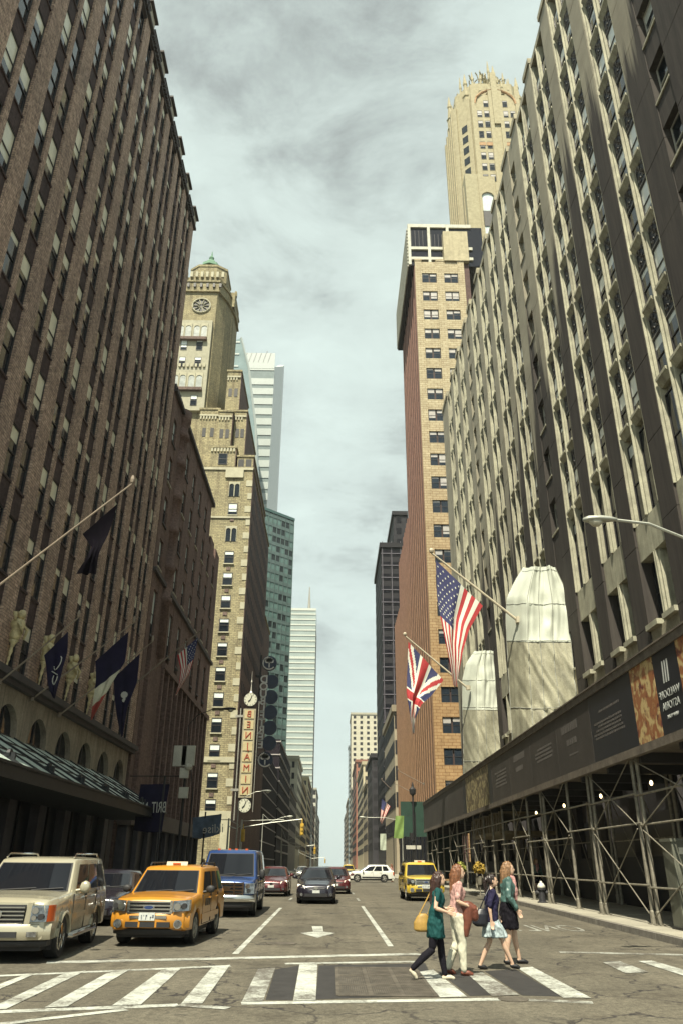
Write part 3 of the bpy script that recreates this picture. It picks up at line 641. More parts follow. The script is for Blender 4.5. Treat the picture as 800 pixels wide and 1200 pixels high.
# ================================================================ gothic crown tower behind
GE = gradmat('pale_gothic_brick', (.38, .345, .235), (.32, .275, .185), 100, 170); GEO = mat('orange_terracotta', (.4, .24, .12), .8)
ge = thing('gothic_crown_tower', 'slender pale gothic skyscraper with a lacy spiked crown behind the limestone hotel', 'building', (39, 142, 0))
cx, cy, hr, ch = 39.0, 142.0, 10.2, 3.9                      # octagonal shaft
def octo(r, c): return [(cx + x, cy + y) for x, y in ((-c, -r), (c, -r), (r, -c), (r, c), (c, r), (-c, r), (-r, c), (-r, -c))]
b = MB(); o8 = octo(hr, 5.6)
b.rings([[(x, y, z) for x, y in o8] for z in (-1, 181)]); b.rings([[(x, y, z) for x, y in octo(9.0, 5.0)] for z in (181, 187)]); bld('shaft', b, GE, ge, fix=True)
gf = Face('S', cy - hr)
for x in (-5.6, -1.25, 1.25, 5.6): b = MB(); gf.box(b, cx + x - (.55 if abs(x) > 2 else .45), cx + x + (.55 if abs(x) > 2 else .45), -.1, .35, 100, 184); bld('rib', b, GE, ge)
WG = window_meshes(gf, 1.25, 2.3, FRAME_D, mat('grey_blind', (.4, .38, .36)), .08)
for x in (-4.2, -2.4, 2.4, 4.2):
    for i in range(16):
        zt = 178.8 - 3.72 * i
        if abs(x) > 4 and i == 0: continue
        put_window(ge, gf, WG, cx + x, .01, zt - 2.3, rng)
    for z in (162.6, 148): b = MB(); gf.box(b, cx + x - .8, cx + x + .8, -.05, .12, z, z + 1.1); bld('coloured_spandrel', b, GEO, ge)
b = MB(); N = 16
pts = [(cx + 5.2 * math.cos(math.pi * (1 - i / N)), 177.5 + 5.2 * math.sin(math.pi * i / N)) for i in range(N + 1)]
b.tube([gf.pt(x, .12, z) for x, z in pts], .32, 6); bld('arch_moulding', b, GEO, ge)
# chamfer faces: slot windows in a recessed strip
for sx in (-1, 1):
    p0 = Vector((cx + sx * 5.6, cy - hr, 0)); p1 = Vector((cx + sx * hr, cy - 5.6, 0)); d = (p1 - p0) / (p1 - p0).length; n_ = Vector((d.y, -d.x, 0)) if sx > 0 else Vector((-d.y, d.x, 0))
    if n_.y > 0: n_ = -n_
    for i in range(14):
        zt = 172 - 3.72 * i; b = MB(); m0 = p0 + d * 2.3; m1 = p0 + d * 3.9
        q = [m0 + n_ * .02 + Vector((0, 0, zt - 2.3)), m1 + n_ * .02 + Vector((0, 0, zt - 2.3)), m1 + n_ * .02 + Vector((0, 0, zt)), m0 + n_ * .02 + Vector((0, 0, zt))]
        b.prism(q, n_ * .05); bld('slot_window', b, GLASS, ge, fix=True)
    for t in (.18, .82): b = MB(); m0 = p0 + (p1 - p0) * t; b.prism([m0 + d * .35 + Vector((0, 0, 110)), m0 - d * .35 + Vector((0, 0, 110)), m0 - d * .35 + n_ * .4 + Vector((0, 0, 110)), m0 + d * .35 + n_ * .4 + Vector((0, 0, 110))], (0, 0, 70)); bld('rib', b, GE, ge, fix=True)
for i in range(5): b = MB(); b.box(cx - hr - .3, cx - hr + .1, cy - 5.2 + i * 2.5, cy - 4.3 + i * 2.5, 90, 181); bld('rib', b, GE, ge)
b = MB()
for i in range(4):
    for j in range(20): b.box(cx - hr - .05, cx - hr + .1, cy - 3.9 + i * 2.5, cy - 3.0 + i * 2.5, 100 + j * 3.72, 102.3 + j * 3.72)
bld('side_windows', b, GLASS, ge, 'stuff')
# crown: pinnacles and open tracery
def pinn(x, y, z, h, r):
    b = MB(); b.lathe([(r, z - 3), (r, z), (r * 1.35, z + .3), (r * .9, z + .6), (r * .55, z + h * .5), (r * .8, z + h * .55), (.08, z + h)], 6, (x, y, 0)); bld('pinnacle', b, GE, ge)
for i in range(32):
    a = 2 * math.pi * i / 32 + .05; big = i % 4 == 0
    pinn(cx + 9.7 * math.cos(a), cy + 9.7 * math.sin(a), 181 + (2.5 if big else rng.uniform(0, 1.2)), 9.5 if big else rng.uniform(4, 6.5), .8 if big else .5)
for i in range(20):
    a = 2 * math.pi * i / 20; pinn(cx + 7.0 * math.cos(a), cy + 7.0 * math.sin(a), 187 + (i % 2) * 1.8, 6 + (i % 4) * 1.3, .5)
rr_ = random.Random(5)
for i in range(8):
    a0 = math.pi * i / 4; b = MB()
    for k in range(70):
        a = a0 + rr_.uniform(0, .78); z = rr_.uniform(182, 193); r = 8.7 - (z - 182) * .22
        p = Vector((cx + r * math.cos(a), cy + r * math.sin(a), z)); q = p + Vector((rr_.uniform(-1.2, 1.2), rr_.uniform(-1.2, 1.2), rr_.uniform(.8, 2.4)))
        b.tube([p, (p + q) / 2 + Vector((rr_.uniform(-.5, .5), 0, .4)), q], .17, 4)
    bld('tracery', b, GE, ge, 'stuff')
b = MB(); gf.box(b, cx - .75, cx + .75, -.2, .5, 170, 189); bld('central_pier', b, GE, ge)
b = MB(); b.lathe([(4.4, 186), (4.2, 190), (2.2, 194.5), (.8, 198), (.1, 204)], 8, (cx + 1, cy, 0)); bld('spire', b, GE, ge)
# set-back wing of the same tower with the arched opening, and its lower block
b = MB(); b.box(29.6, 33.3, 131, 150, -1, 152); bld('wing', b, gradmat('pale_gothic_wing', (.36, .33, .225), (.32, .275, .185), 90, 150), ge)
b = MB(); 
for i in range(6): b.box(29.4, 29.7, 133 + i * 2.6, 134.4 + i * 2.6, 60, 150)
bld('rib', b, GE, ge)
ag = Face('S', 130.8)
bld('arch_screen', arch_panel(34.6, 144.5, 1.45, 2.0, 128, 151, ag, -.8, 0), GE, ge, fix=True)
b = MB(); ag.box(b, 33.2, 36.0, -.5, -.4, 128, 145.9); bld('arch_pane', b, mat('bright_pane', (.62, .7, .7), .15, coat=.5), ge)
b = MB(); ag.box(b, 33.15, 36.05, -.38, -.2, 135.5, 140.2); bld('balustrade', b, FRAME_D, ge)
b = MB(); b.box(36.6, 46, 130.6, 150, -1, 149); bld('shoulder', b, GE, ge)
# ================================================================ beige setback tower on the left
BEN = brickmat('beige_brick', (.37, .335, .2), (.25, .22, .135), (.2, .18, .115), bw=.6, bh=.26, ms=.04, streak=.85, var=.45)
BENS = brickmat('beige_brick_shade_tone', (.2, .145, .12), (.15, .11, .095), (.12, .09, .08), bw=.5, bh=.2, ms=.03, streak=.5, var=.35)  # same beige brick with the street side's shade put into its colour
CREAM = mat('cream_stone_trim', (.42, .4, .29), .8, var=.15, scale=1)
COPPER = mat('green_copper', (.13, .26, .17), .7, var=.3, scale=3)
bj = thing('beige_setback_tower', 'beige brick setback tower with rose window and green copper finial', 'building', (-22, 116, 0))
bs = Face('S', 106.0)
def bblock(name, x0, x1, y0, y1, z0, z1, cap=True):
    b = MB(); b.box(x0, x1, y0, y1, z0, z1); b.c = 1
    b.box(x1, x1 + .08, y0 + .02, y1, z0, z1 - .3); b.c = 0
    if cap: b.box(x0 - .15, x1 + .2, y0 - .15, y1 + .15, z1, z1 + .35)
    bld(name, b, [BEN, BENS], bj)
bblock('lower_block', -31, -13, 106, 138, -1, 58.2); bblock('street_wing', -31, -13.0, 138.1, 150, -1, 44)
bblock('step_block', -19.9, -16.0, 106.6, 125, 58.2, 62.3); bblock('step_block', -15.7, -13.2, 107.2, 130, 58.3, 61.0)
bblock('step_block', -23.2, -19.95, 111, 129, 58.3, 72.2); bblock('step_block', -19.9, -17.6, 110.5, 127, 62.4, 71.5); bblock('step_block', -17.4, -15.4, 112, 127, 61.1, 72.5); bblock('step_block', -19.6, -17.2, 114, 126, 71.6, 82.2)
# tower: square shaft with a chamfered street corner
b = MB(); tw = [(-30.4, 118), (-23.6, 118), (-22.2, 121), (-21.2, 125), (-21.2, 130), (-30.4, 130)]
b.rings([[(x, y, z) for x, y in tw] for z in (58, 103.6)]); bld('tower_shaft', b, BEN, bj, fix=True)
b = MB(); tw2 = [(-30.7, 117.6), (-23.2, 117.6), (-21.8, 120.8), (-20.8, 125), (-20.8, 130), (-30.7, 130)]
for z in (103.6, 106.0): b.rings([[(x, y, zz) for x, y in tw2] for zz in (z, z + .35)])
b.rings([[(x + .2 * (1 if x < -25 else -1), y + .2, z) for x, y in tw2] for z in (103.95, 107.2)]); bld('crown_band', b, BEN, bj, fix=True)
for i in range(8):
    x = -30.2 + i * 1.02; b = MB(); b.box(x, x + .5, 117.3, 117.8, 107.0, 108.3); bld('merlon', b, CREAM, bj)
for i in range(6):
    x = -29.6 + i * 1.25; b = MB(); b.box(x, x + .45, 117.45, 117.75, 104.6, 105.5); bld('small_window', b, BLACK, bj)
b = MB(); oc = [(-29.6, 119.5), (-27.8, 118.2), (-24.2, 118.2), (-22.4, 119.5), (-22.4, 125), (-29.6, 125)]
b.rings([[(x, y, z) for x, y in oc] for z in (107.2, 110.3)]); b.rings([[(-26 + (x + 26) * k, 121.5 + (y - 121.5) * k, z) for x, y in oc] for z, k in ((110.3, 1.04), (110.8, 1.04), (112.0, .55))]); bld('lantern', b, BEN, bj, fix=True)
b = MB(); b.lathe([(2.0, 111.3), (1.9, 112.0), (1.2, 112.3), (.9, 113.2), (.4, 113.6), (.55, 114.2), (.2, 114.8), (.05, 116)], 8, (-25.9, 120, 0)); bld('copper_finial', b, COPPER, bj)
b = MB(); b.box(-22.4, -20.9, 122.5, 129, 104, 107.6); b.box(-21.2, -20.8, 123.5, 124.3, 107.6, 108.8); bld('corner_turret', b, BEN, bj)
# rose window
tf = Face('S', 118.0)
rw = MB(); rw.lathe([(1.75, -.02), (1.75, .06)], 24, (-26.5, 118, 100.3), 'Y'); ro = bld('rose_window', rw, BLACK, bj)
b = MB()
for k in range(10):
    a = 2 * math.pi * k / 10; p0 = tf.pt(-26.5 + .35 * math.cos(a), .12, 100.3 + .35 * math.sin(a)); p1 = tf.pt(-26.5 + 1.6 * math.cos(a), .12, 100.3 + 1.6 * math.sin(a)); b.tube([p0, p1], .09, 4)
b.tube([tf.pt(-26.5 + 1.72 * math.cos(2 * math.pi * k / 24), .12, 100.3 + 1.72 * math.sin(2 * math.pi * k / 24)) for k in range(25)], .17, 5)
bld('tracery', b, CREAM, bj)
# pale projecting centre panel with arcades
b = MB(); b.box(-31, -23.9, 117.2, 118, 76, 96.2); bld('centre_panel', b, mat('pale_panel', (.36, .345, .255), .8, var=.15), bj)
pf = Face('S', 117.2)
for zt in (94.9, 83.6):
    for x in (-29.7, -28.3, -26.7, -25.3):
        bld('arch', arch_panel(x, zt - .6, .55, .66, zt - 3.0, zt + .45, pf, -.02, .14), CREAM, bj, fix=True)
        b = MB(); pf.box(b, x - .56, x + .56, 0, .05, zt - 3.0, zt); bld('arched_window', b, mat('arch_blind', (.34, .37, .35), .35, var=.3, scale=1.5), bj)
    b = MB(); pf.box(b, -31, -24.6, 0, .7, zt - 3.6, zt - 3.0); bld('balcony', b, BENS, bj)
WB = window_meshes(pf, 1.2, 2.2, FRAME_D, BLINDW, .08)
for zt in (91.4, 87.6, 79.2):
    for x in (-28.8, -25.9): put_window(bj, pf, WB, x, .01, zt - 2.2, rng, (6, 3, 1, 1, 0))
b = MB()
for i in range(9): pf.box(b, -30.8 + i * .75, -30.4 + i * .75, 0, .3, 85.3, 86.0)
bld('corbel_table', b, CREAM, bj)
for x0, x1, y, z0, z1 in ((-19.9, -17.6, 110.5, 64, 71), (-17.4, -15.4, 112, 63, 72), (-23.2, -20, 111, 60, 71.5), (-19.6, -17.2, 114, 72.5, 81.5)):
    ff = Face('S', y)
    b = MB(); n_ = int((x1 - x0) / .5)
    for i in range(n_): ff.box(b, x0 + .1 + i * .5, x0 + .35 + i * .5, 0, .18, z1 - 1.2, z1 - .6)
    ff.box(b, x0, x1, 0, .22, z1 - .6, z1 - .3); bld('corbel_table', b, CREAM, bj)
    for q in (.3, .72): b = MB(); u = x0 + (x1 - x0) * q; ff.box(b, u - .3, u + .3, 0, .05, z1 - 4.6, z1 - 2.9); bld('slit_window', b, BLACK, bj)
for i in range(22):
    z = 9 + i * 2.2; b = MB(); bs.box(b, -13.9 if i % 2 else -13.6, -12.96, 0, .07, z, z + 1.0); bld('quoin', b, CREAM, bj)
# single window column of the lower front
WBJ = window_meshes(bs, 1.4, 1.95, FRAME_D, BLINDW, .09)
for zt in (44.3, 40.9, 37.4, 33.9, 30.4, 26.9, 23.4, 19.95, 16.5, 12.9, 9.6, 52.2):
    put_window(bj, bs, WBJ, -15.7, .02, zt - 1.95, rng, (4, 6, 3, 0, 0)); b = MB(); bs.box(b, -16.5, -14.9, 0, .25, zt - 2.1, zt - 1.95); bld('sill', b, CREAM, bj)
    b = MB(); bs.box(b, -16.0, -15.4, 0, .1, zt - 3.0, zt - 2.5); bld('vent', b, BENS, bj)
for zt in (48.1, 55.6):
    for x in (-16.1, -15.25):
        bld('arch', arch_panel(x, zt - .4, .36, .43, zt - 2.2, zt + .3, bs, -.02, .14), CREAM, bj, fix=True); b = MB(); bs.box(b, x - .37, x + .37, 0, .04, zt - 2.2, zt); bld('arched_window', b, GLASS, bj)
for z0, z1 in ((49.7, 50.0), (58.0, 58.4), (14.2, 14.9), (7.2, 8.2)): b = MB(); bs.box(b, -31, -12.95, -.1, .18, z0, z1); bld('string_course', b, CREAM, bj)
b = MB(); bs.box(b, -14.2, -12.95, -.1, .12, -.5, 7.2); bld('base_pier', b, CREAM, bj)
sb = Face('S', 106.6); put_window(bj, sb, WBJ, -17.95, .02, 59.3, rng); b = MB()
for i in range(8): sb.box(b, -19.9 + i * .5, -19.6 + i * .5, 0, .2, 61.6, 62.2)
bld('corbel_table', b, CREAM, bj)
s7 = Face('S', 107.2); 
for x in (-15.1, -13.9): b = MB(); s7.box(b, x - .45, x + .45, 0, .05, 59.0, 60.6); bld('loggia_opening', b, BLACK, bj)
b = MB(); bs.box(b, -17.2, -14.4, 0, .3, 56.6, 58.0); bld('balcony', b, CREAM, bj)
for i in range(14):
    u = 108 + i * 2.05
    b = MB()
    for j in range(14): b.box(-12.92, -12.88, u, u + .8, 10 + j * 3.45, 11.7 + j * 3.45)
    bld('street_window_column', b, mat('matt_dark_pane', (.02, .018, .024), .6, spec=.2), bj, 'stuff')
# ================================================================ vertical lettered signs
SIGNP = mat('cream_sign_face', (.46, .39, .22), .5, var=.1); RED = mat('red_letter', (.3, .05, .025), .5, var=.1); DIAL = mat('clock_dial', (.52, .52, .42), .4, var=.08)
NAVY = mat('navy_enamel', (.02, .035, .08), .45, var=.2); WHITE = mat('white_letter', (.8, .8, .76), .5, var=.08)
vs = thing('clock_sign', 'vertical cream sign of red letters between two round clocks on the beige tower', 'sign', (-11.1, 104, 8))
b = MB(); b.box(-11.95, -10.3, 104.1, 104.6, 9.7, 20.9); bld('cabinet', b, mat('sign_cabinet', (.32, .29, .2), .6), vs)
for i, ch_ in enumerate('BENJAMIN'):
    zc = 20.15 - i * 1.37; b = MB(); b.box(-11.75, -10.5, 104.02, 104.1, zc - .55, zc + .55); p = bld('letter_box', b, SIGNP, vs)
    me = textmesh(ch_, 1.15, .03); me.materials.append(RED); l = link('letter', me, p); l.location = Vector((-11.12, 103.98, zc)) - vs.location; l.rotation_euler = (R(90), 0, 0)
for zc, r in ((22.1, .92), (8.75, .88)):
    b = MB(); b.lathe([(r, -.25), (r, .25)], 24, (-11.1, 104.3, zc), 'Y'); c = bld('clock', b, IRON, vs)
    b = MB(); b.lathe([(r * .93, -.03), (r * .93, .0)], 24, (-11.1, 104.05, zc), 'Y'); bld('dial', b, DIAL, vs)
    b = MB(); b.tube([(-11.1, 103.95, zc), (-11.1 - .3, 103.95, zc - .25)], .05, 4); b.tube([(-11.1, 103.95, zc), (-10.9, 103.95, zc + .6)], .035, 4)
    for k in range(12): a = k * math.pi / 6; b.tube([(-11.1 + r * .72 * math.cos(a), 103.98, zc + r * .72 * math.sin(a)), (-11.1 + r * .86 * math.cos(a), 103.98, zc + r * .86 * math.sin(a))], .03, 4)
    bld('clock_hands', b, BLACK, vs)
b = MB(); b.lathe([(.3, 23), (.12, 23.3), (.05, 24.2), (.12, 24.5), (.04, 24.8), (.02, 26)], 6, (-11.1, 104.3, 0)); bld('finial', b, STEEL, vs)
b = MB(); b.box(-13, -12.0, 104.25, 104.45, 19.8, 20.1); b.box(-13, -12, 104.25, 104.45, 10.5, 10.8); b.tube([(-12.35, 104.4, 7), (-12.35, 104.4, 21)], .09, 6); b.tube([(-10.05, 104.4, 8), (-9.95, 104.4, 22)], .05, 6); bld('bracket', b, STEEL, vs)
ds = thing('hotel_blade_sign', 'vertical white lettered blade sign with navy half discs and round emblems', 'sign', (-12, 127, 17))
LET = 'DOUBLETREE'
for i, ch_ in enumerate(LET):
    py = 797 + (873 - 797) * i / 9 ; px = 310 - i * .45
    p = onY(px, py, 127); me = textmesh(ch_, 1.75, .06, bold=.035); me.materials.append(WHITE); l = link('letter', me, ds, Vector((p.x, 126.6, p.z)) - ds.location); l.rotation_euler = (R(90), 0, 0)
for i in range(5):
    p = onY(318.5 - i * .7, 799 + i * 18, 127); b = MB(); b.lathe([(1.15, -.2), (1.15, .2)], 20, (p.x, 127, p.z), 'Y'); bld('navy_disc', b, NAVY, ds)
for px, py in ((316, 777.5), (311, 890.5)):
    p = onY(px, py, 127); b = MB(); b.lathe([(1.25, -.2), (1.25, .2)], 20, (p.x, 127, p.z), 'Y'); e_ = bld('emblem_disc', b, NAVY, ds)
    b = MB()
    for k in range(5): a = R(30 + 30 * k); b.lathe([(.36, -.03), (.36, .03)], 10, (p.x + .45 * math.cos(a), 126.72, p.z + .1 + .5 * math.sin(a)), 'Y')
    b.box(p.x - .1, p.x + .1, 126.68, 126.75, p.z - .75, p.z); b.tube([(p.x + 1.05 * math.cos(R(a)), 126.7, p.z + 1.05 * math.sin(R(a))) for a in range(100, 330, 20)], .12, 5)
    bld('emblem', b, WHITE, ds)
b = MB(); p = onY(309, 780, 127); b.box(-13, p.x - .2, 126.9, 127.2, p.z - 2, p.z - 1.6); b.box(-12.3, -12.0, 126.95, 127.15, 16, 34); bld('bracket', b, IRON, ds)
# ================================================================ distant towers
def farmat(name, c, **k): return mat(name, c, k.pop('rough', .8), var=.12, scale=.3, **k)
GT = mat('teal_spandrel', (.10, .15, .145), .45, var=.2, scale=.4, coat=.15); GTG = mat('teal_glass', (.13, .215, .2), .2, var=.25, scale=.5); GTD = mat('open_pane', (.012, .02, .022), .4)
gsl = thing('teal_glass_slab', 'teal glass and panel office slab set at an angle above the avenue', 'building', (-15.5, 262, 0), R(43))
# local frame: x along the face towards the street corner (0), face at y=0, looking towards -y
b = MB(); b.box(-46, 0, .3, 22, -1, 119.5); link('body', b.mesh('body', GT), gsl)
rg = random.Random(11)
for i in range(33):
    z = 119.0 - i * 3.55; b = MB(); b.box(-46, 0, 0, .32, z - 1.3, z); link('spandrel', b.mesh('spandrel', GT), gsl)
    b = MB(); b.c = 0
    for j in range(23):
        x = -46 + 2 * j; b.c = 1 if rg.random() < .3 else 0; b.box(x + .1, x + 1.9, .15, .32, z - 3.5, z - 1.35)
    link('window_band', b.mesh('window_band', [GTG, GTD]), gsl)
b = MB()
for j in range(24): b.box(-46 + 2 * j - .09, -46 + 2 * j + .09, -.12, .3, 0, 119.4)
link('mullions', b.mesh('mullions', GT), gsl)['kind'] = 'stuff'
b = MB(); b.box(-46.2, .2, -.2, 22, 119.4, 120.4); link('roof_edge', b.mesh('roof_edge', farmat('dark_teal_edge', (.05, .11, .11))), gsl)
# white banded tower with the slanted crown
WT = mat('white_aluminium', (.36, .4, .385), .4, var=.06, scale=.2); WTG = mat('pale_band_glass', (.2, .24, .24), .2, var=.1, scale=.3)
ct = thing('white_slant_tower', 'white banded skyscraper with a slanted top behind the beige tower', 'building', (-38, 340, 0))
Yc = 340; pA = onY(290, 430, Yc); pB = onY(322, 430, Yc); pC = onY(331, 411, Yc)
x0, x1, z1 = -58, pB.x, pB.z
b = MB(); b.box(x0, x1, Yc + .3, Yc + 40, -1, z1); bld('body', b, WTG, ct)
b = MB(); b.hexa([(x1, Yc, -1), (x1 + 2.2, Yc + 26, -1), (x1 + 1.8, Yc + 40, -1), (x1 - 1, Yc + 40, -1)], [(x1, Yc, z1), (x1 + 2.2, Yc + 26, z1 + 19), (x1 + 1.8, Yc + 40, z1 + 30), (x1 - 1, Yc + 40, z1 + 30)]); bld('side_wall', b, mat('shaded_aluminium', (.5, .53, .52), .4, var=.06), ct, fix=True)
for i in range(36): z = z1 - 1.2 - i * 6.2; b = MB(); b.box(x0, x1 + .05, Yc, Yc + .4, z - (3.9 if i else 1.0), z); bld('white_band', b, WT, ct)
b = MB(); b.box(x0, x1, Yc - .02, Yc + .4, z1 - 1, z1 + 9); bld('screen', b, mat('pale_screen', (.36, .4, .385), .4, var=.06), ct)
b = MB()
for i in range(9): b.hexa([(x1 - 2 - i * 2.6, Yc - .1, z1 + 9), (x1 - 2.4 - i * 2.6, Yc - .1, z1 + 9), (x1 - 3.9 - i * 2.6, Yc - .1, z1 + 3), (x1 - 3.5 - i * 2.6, Yc - .1, z1 + 3)], [(x1 - 2 - i * 2.6, Yc + .2, z1 + 9), (x1 - 2.4 - i * 2.6, Yc + .2, z1 + 9), (x1 - 3.9 - i * 2.6, Yc + .2, z1 + 3), (x1 - 3.5 - i * 2.6, Yc + .2, z1 + 3)])
b.tube([(x1 - 5, Yc + 5, z1), (x1 - 5, Yc + 5, z1 + 14)], .25, 4); b.tube([(x1 - 25, Yc + 5, z1), (x1 - 25, Yc + 5, z1 + 13)], .25, 4); bld('roof_masts', b, farmat('grey_mast', (.3, .3, .3)), ct)
# glass prism tower in front of it
gp = thing('glass_prism_tower', 'narrow blue glass tower with a sharply raked edge beside the white skyscraper', 'building', (-36, 300, 0))
pts = [onY(*q, 300) for q in ((272, 400), (283, 396), (292, 432), (300, 500), (302, 620))]
b = MB(); foot = [(p.x, p.z) for p in pts]
poly = [(-60, -1), (-60, pts[0].z)] + foot + [(foot[-1][0], -1)]
b.prism([(x, 300, z) for x, z in poly], (0, 14, 0)); bld('body', b, mat('blue_tower_glass', (.2, .27, .28), .2, var=.15, scale=.2), gp, fix=True)
for i in range(26): z = pts[1].z - 3 - i * 7; b = MB(); b.box(-60, foot[1][0] - .3, 299.7, 300, z, z + .8); bld('floor_band', b, WT, gp)
b = MB(); 
for i in range(len(foot) - 2): b.tube([(foot[i + 1][0], 299.8, foot[i + 1][1]), (foot[i + 2][0], 299.8, foot[i + 2][1])], .5, 4)
bld('edge_trim', b, WT, gp)
# slim banded tower with an antenna
bl = thing('antenna_tower', 'pale silver glass tower with a roof antenna far along the avenue', 'building', (-20, 500, 0))
p0, p1 = onY(343, 713, 500), onY(370.5, 713, 500); pm = onY(368, 790, 500)
b = MB(); b.box(p0.x - 6, p1.x, 500, 530, -1, p1.z); bld('body', b, mat('silver_glass', (.32, .38, .37), .25, var=.12, scale=.1), bl)
for i in range(44):
    z = p1.z - i * 3.7; b = MB(); b.box(p0.x - 6, p1.x + .1, 499.7, 500.2, z - (.9 if i % 9 else 1.6), z); bld('floor_band', b, mat('silver_band', (.52, .55, .5), .5, var=.1), bl)
b = MB()
for i in range(16): b.box(p1.x - .05, p1.x + .15, 501 + i * 1.8, 502 + i * 1.8, 20, p1.z - 12)
bld('side_fins', b, farmat('grey_fin', (.3, .31, .3)), bl, 'stuff')
a = onY(363, 688, 505); b = MB(); b.tube([(a.x, 505, p1.z - 1), (a.x, 505, p1.z + 8), (a.x, 505, a.z)], [1.1, .7, .25], 6); bld('antenna', b, STEEL, bl)
# dark striped low-rise
dk = thing('dark_striped_building', 'low black building with white floor lines behind the blade sign', 'building', (-22, 220, 0))
b = MB(); b.box(-40, -13, 196, 250, -1, 30.3); bld('body', b, mat('black_cladding', (.02, .015, .022), .8, var=.3, spec=.15), dk)
WLN = mat('white_line_trim', (.4, .37, .36), .6)
for i in range(9): z = 29.6 - i * 3.1; b = MB(); b.box(-13.02, -12.75, 196, 250, z, z + .4); b.box(-40, -12.8, 195.8, 196, z + .05, z + .3); bld('floor_line', b, WLN, dk)
b = MB(); b.box(-40, -13.2, 152, 195, -1, 22.5); bld('annex', b, mat('black_cladding', (.022, .018, .028)), dk)
b = MB(); 
for i in range(7): b.box(-13.25, -13.1, 153, 195, 3 + i * 2.9, 3.2 + i * 2.9)
bld('floor_line', b, WLN, dk)
# ---------------------------------------------------------------- the rest of the avenue: rows of blocks with window grids
WINF = mat('far_window', (.03, .029, .034), .6, var=.4, scale=.2, spec=.2)
def block(name, label, side, y0, y1, z, col, pitch=4.0, bay=3.4, wfrac=.5, deep=24, mname=None, x=None, group=None, setback=0, wm=None):
    X = x if x is not None else WALL * side; r = thing(name, label, 'building', (X + side * deep / 2, (y0 + y1) / 2, 0), group=group)
    m = farmat(mname or ('block_wall_%d' % len(MATS)), col); b = MB(); g0 = gz(y0) - 2
    b.box(X, X + side * deep, y0, y1, g0, z); 
    if setback: b.box(X + side * 3, X + side * deep, y0 + 3, y1, z, z + setback)
    bld('wall', b, m, r)
    b = MB(); b.box(X - side * .5, X + side * deep, y0 - .5, y1, z - .9, z + .5); bld('cornice', b, farmat((mname or 'c') + '_trim%d' % len(MATS), mul(col, .75)), r)
    n = max(2, int(deep / bay)); 
    for i in range(int((z - 6 - g0) / pitch)):                 # front windows, a row per storey
        zz = z - 1.6 - pitch * i; b = MB()
        for j in range(n): u = X + side * (deep * (j + .5) / n); b.box(u - bay * wfrac / 2, u + bay * wfrac / 2, y0 - .06, y0 + .1, zz - pitch * .55, zz)
        k = max(2, int((y1 - y0) / bay))
        for j in range(k): u = y0 + (y1 - y0) * (j + .5) / k; b.box(X - side * .06, X + side * .1, u - bay * wfrac / 2, u + bay * wfrac / 2, zz - pitch * .55, zz)
        bld('window_row', b, wm or WINF, r, 'stuff')
    return r
G_ = 'blocks lining the far avenue'
# left side, from near to far (skyline read from the photograph)
def zX(x, y, side, Y): return onY(x, y, Y).z
block('stone_block_building', 'grey stone block with square attic windows beyond the black building', -1, 252, 300, onX(342, 926, -13).z, (.27, .25, .22), mname='grey_stone')
block('cream_block_building', 'cream blank-walled block rising behind the grey stone block', -1, 302, 345, onX(350, 903, -13).z + 4, (.5, .47, .36), wfrac=.3, mname='cream_a')
block('tan_block_building', 'tan terrace block stepping down the avenue past the cream block', -1, 347, 420, onX(360, 932, -13).z, (.42, .36, .24), mname='tan_a')
block('yellow_block_building', 'yellowish stone block with stacked cornices along the left side of the far avenue', -1, 435, 520, onX(369, 945, -13).z + 2, (.45, .4, .25), mname='tan_b')
block('brown_block_building', 'brown brick block far along the left of the avenue', -1, 522, 640, onX(372, 962, -13).z, (.3, .2, .15), mname='brown_b')
block('pale_end_building', 'pale banded block closing the left end of the avenue', -1, 660, 760, onX(377, 962, -13).z + 4, (.45, .45, .38), pitch=6, wfrac=.9, mname='pale_c')
block('grey_end_building', 'low grey block at the far left end of the avenue', -1, 765, 880, onX(380, 985, -13).z, (.36, .33, .28), mname='grey_c')
# right side
rt = block('dark_glass_tower', 'black glass tower with fine white grid lines beside the brick office tower', 1, 201, 232, onX(447, 634, 13).z, (.007, .006, .012), pitch=3.6, bay=2.6, wfrac=.85, mname='black_glass_tower', wm=mat('black_pane', (.006, .006, .011), .5, spec=.1))
b = MB()
for i in range(23): b.box(12.85, 37, 200.8, 201, 3 + i * 3.6, 3.2 + i * 3.6)
for j in range(9): b.box(13.2 + j * 2.6, 13.35 + j * 2.6, 200.8, 201, 0, 86)
bld('grid_lines', b, mat('white_grid_line', (.13, .12, .15), .5), rt, 'stuff')
block('dark_slab_tower', 'slimmer black tower rising behind the black gridded tower', 1, 236, 262, onY(465, 601, 236).z, (.007, .006, .012), wm=MATS['black_pane'], x=onY(461, 620, 236).x, mname='black_glass_b')
block('striped_low_building', 'low office with pale sloping floor bands next to the brick tower', 1, 167, 200, 33, (.36, .31, .22), pitch=5.2, bay=8, wfrac=.97, mname='striped_low')
block('black_low_building', 'low black glass block below the beige distant tower', 1, 264, 300, onX(431, 897, 13).z, (.03, .028, .035), pitch=3.6, bay=2.4, wfrac=.7, mname='black_low')
block('beige_twin_tower', 'beige tower with dark vertical window strips far on the right', 1, 560, 600, onY(425, 836, 560).z, (.5, .48, .38), pitch=3.7, bay=4.2, wfrac=.45, mname='beige_tower')
block('tan_low_building', 'low tan block between the black glass block and the cream block', 1, 302, 340, onX(426, 925, 13).z, (.4, .34, .24), mname='tan_low_r')
block('cream_right_building', 'cream block with red-brown rooftop on the right side of the far avenue', 1, 342, 420, onX(417, 920, 13).z, (.48, .43, .3), mname='cream_r')
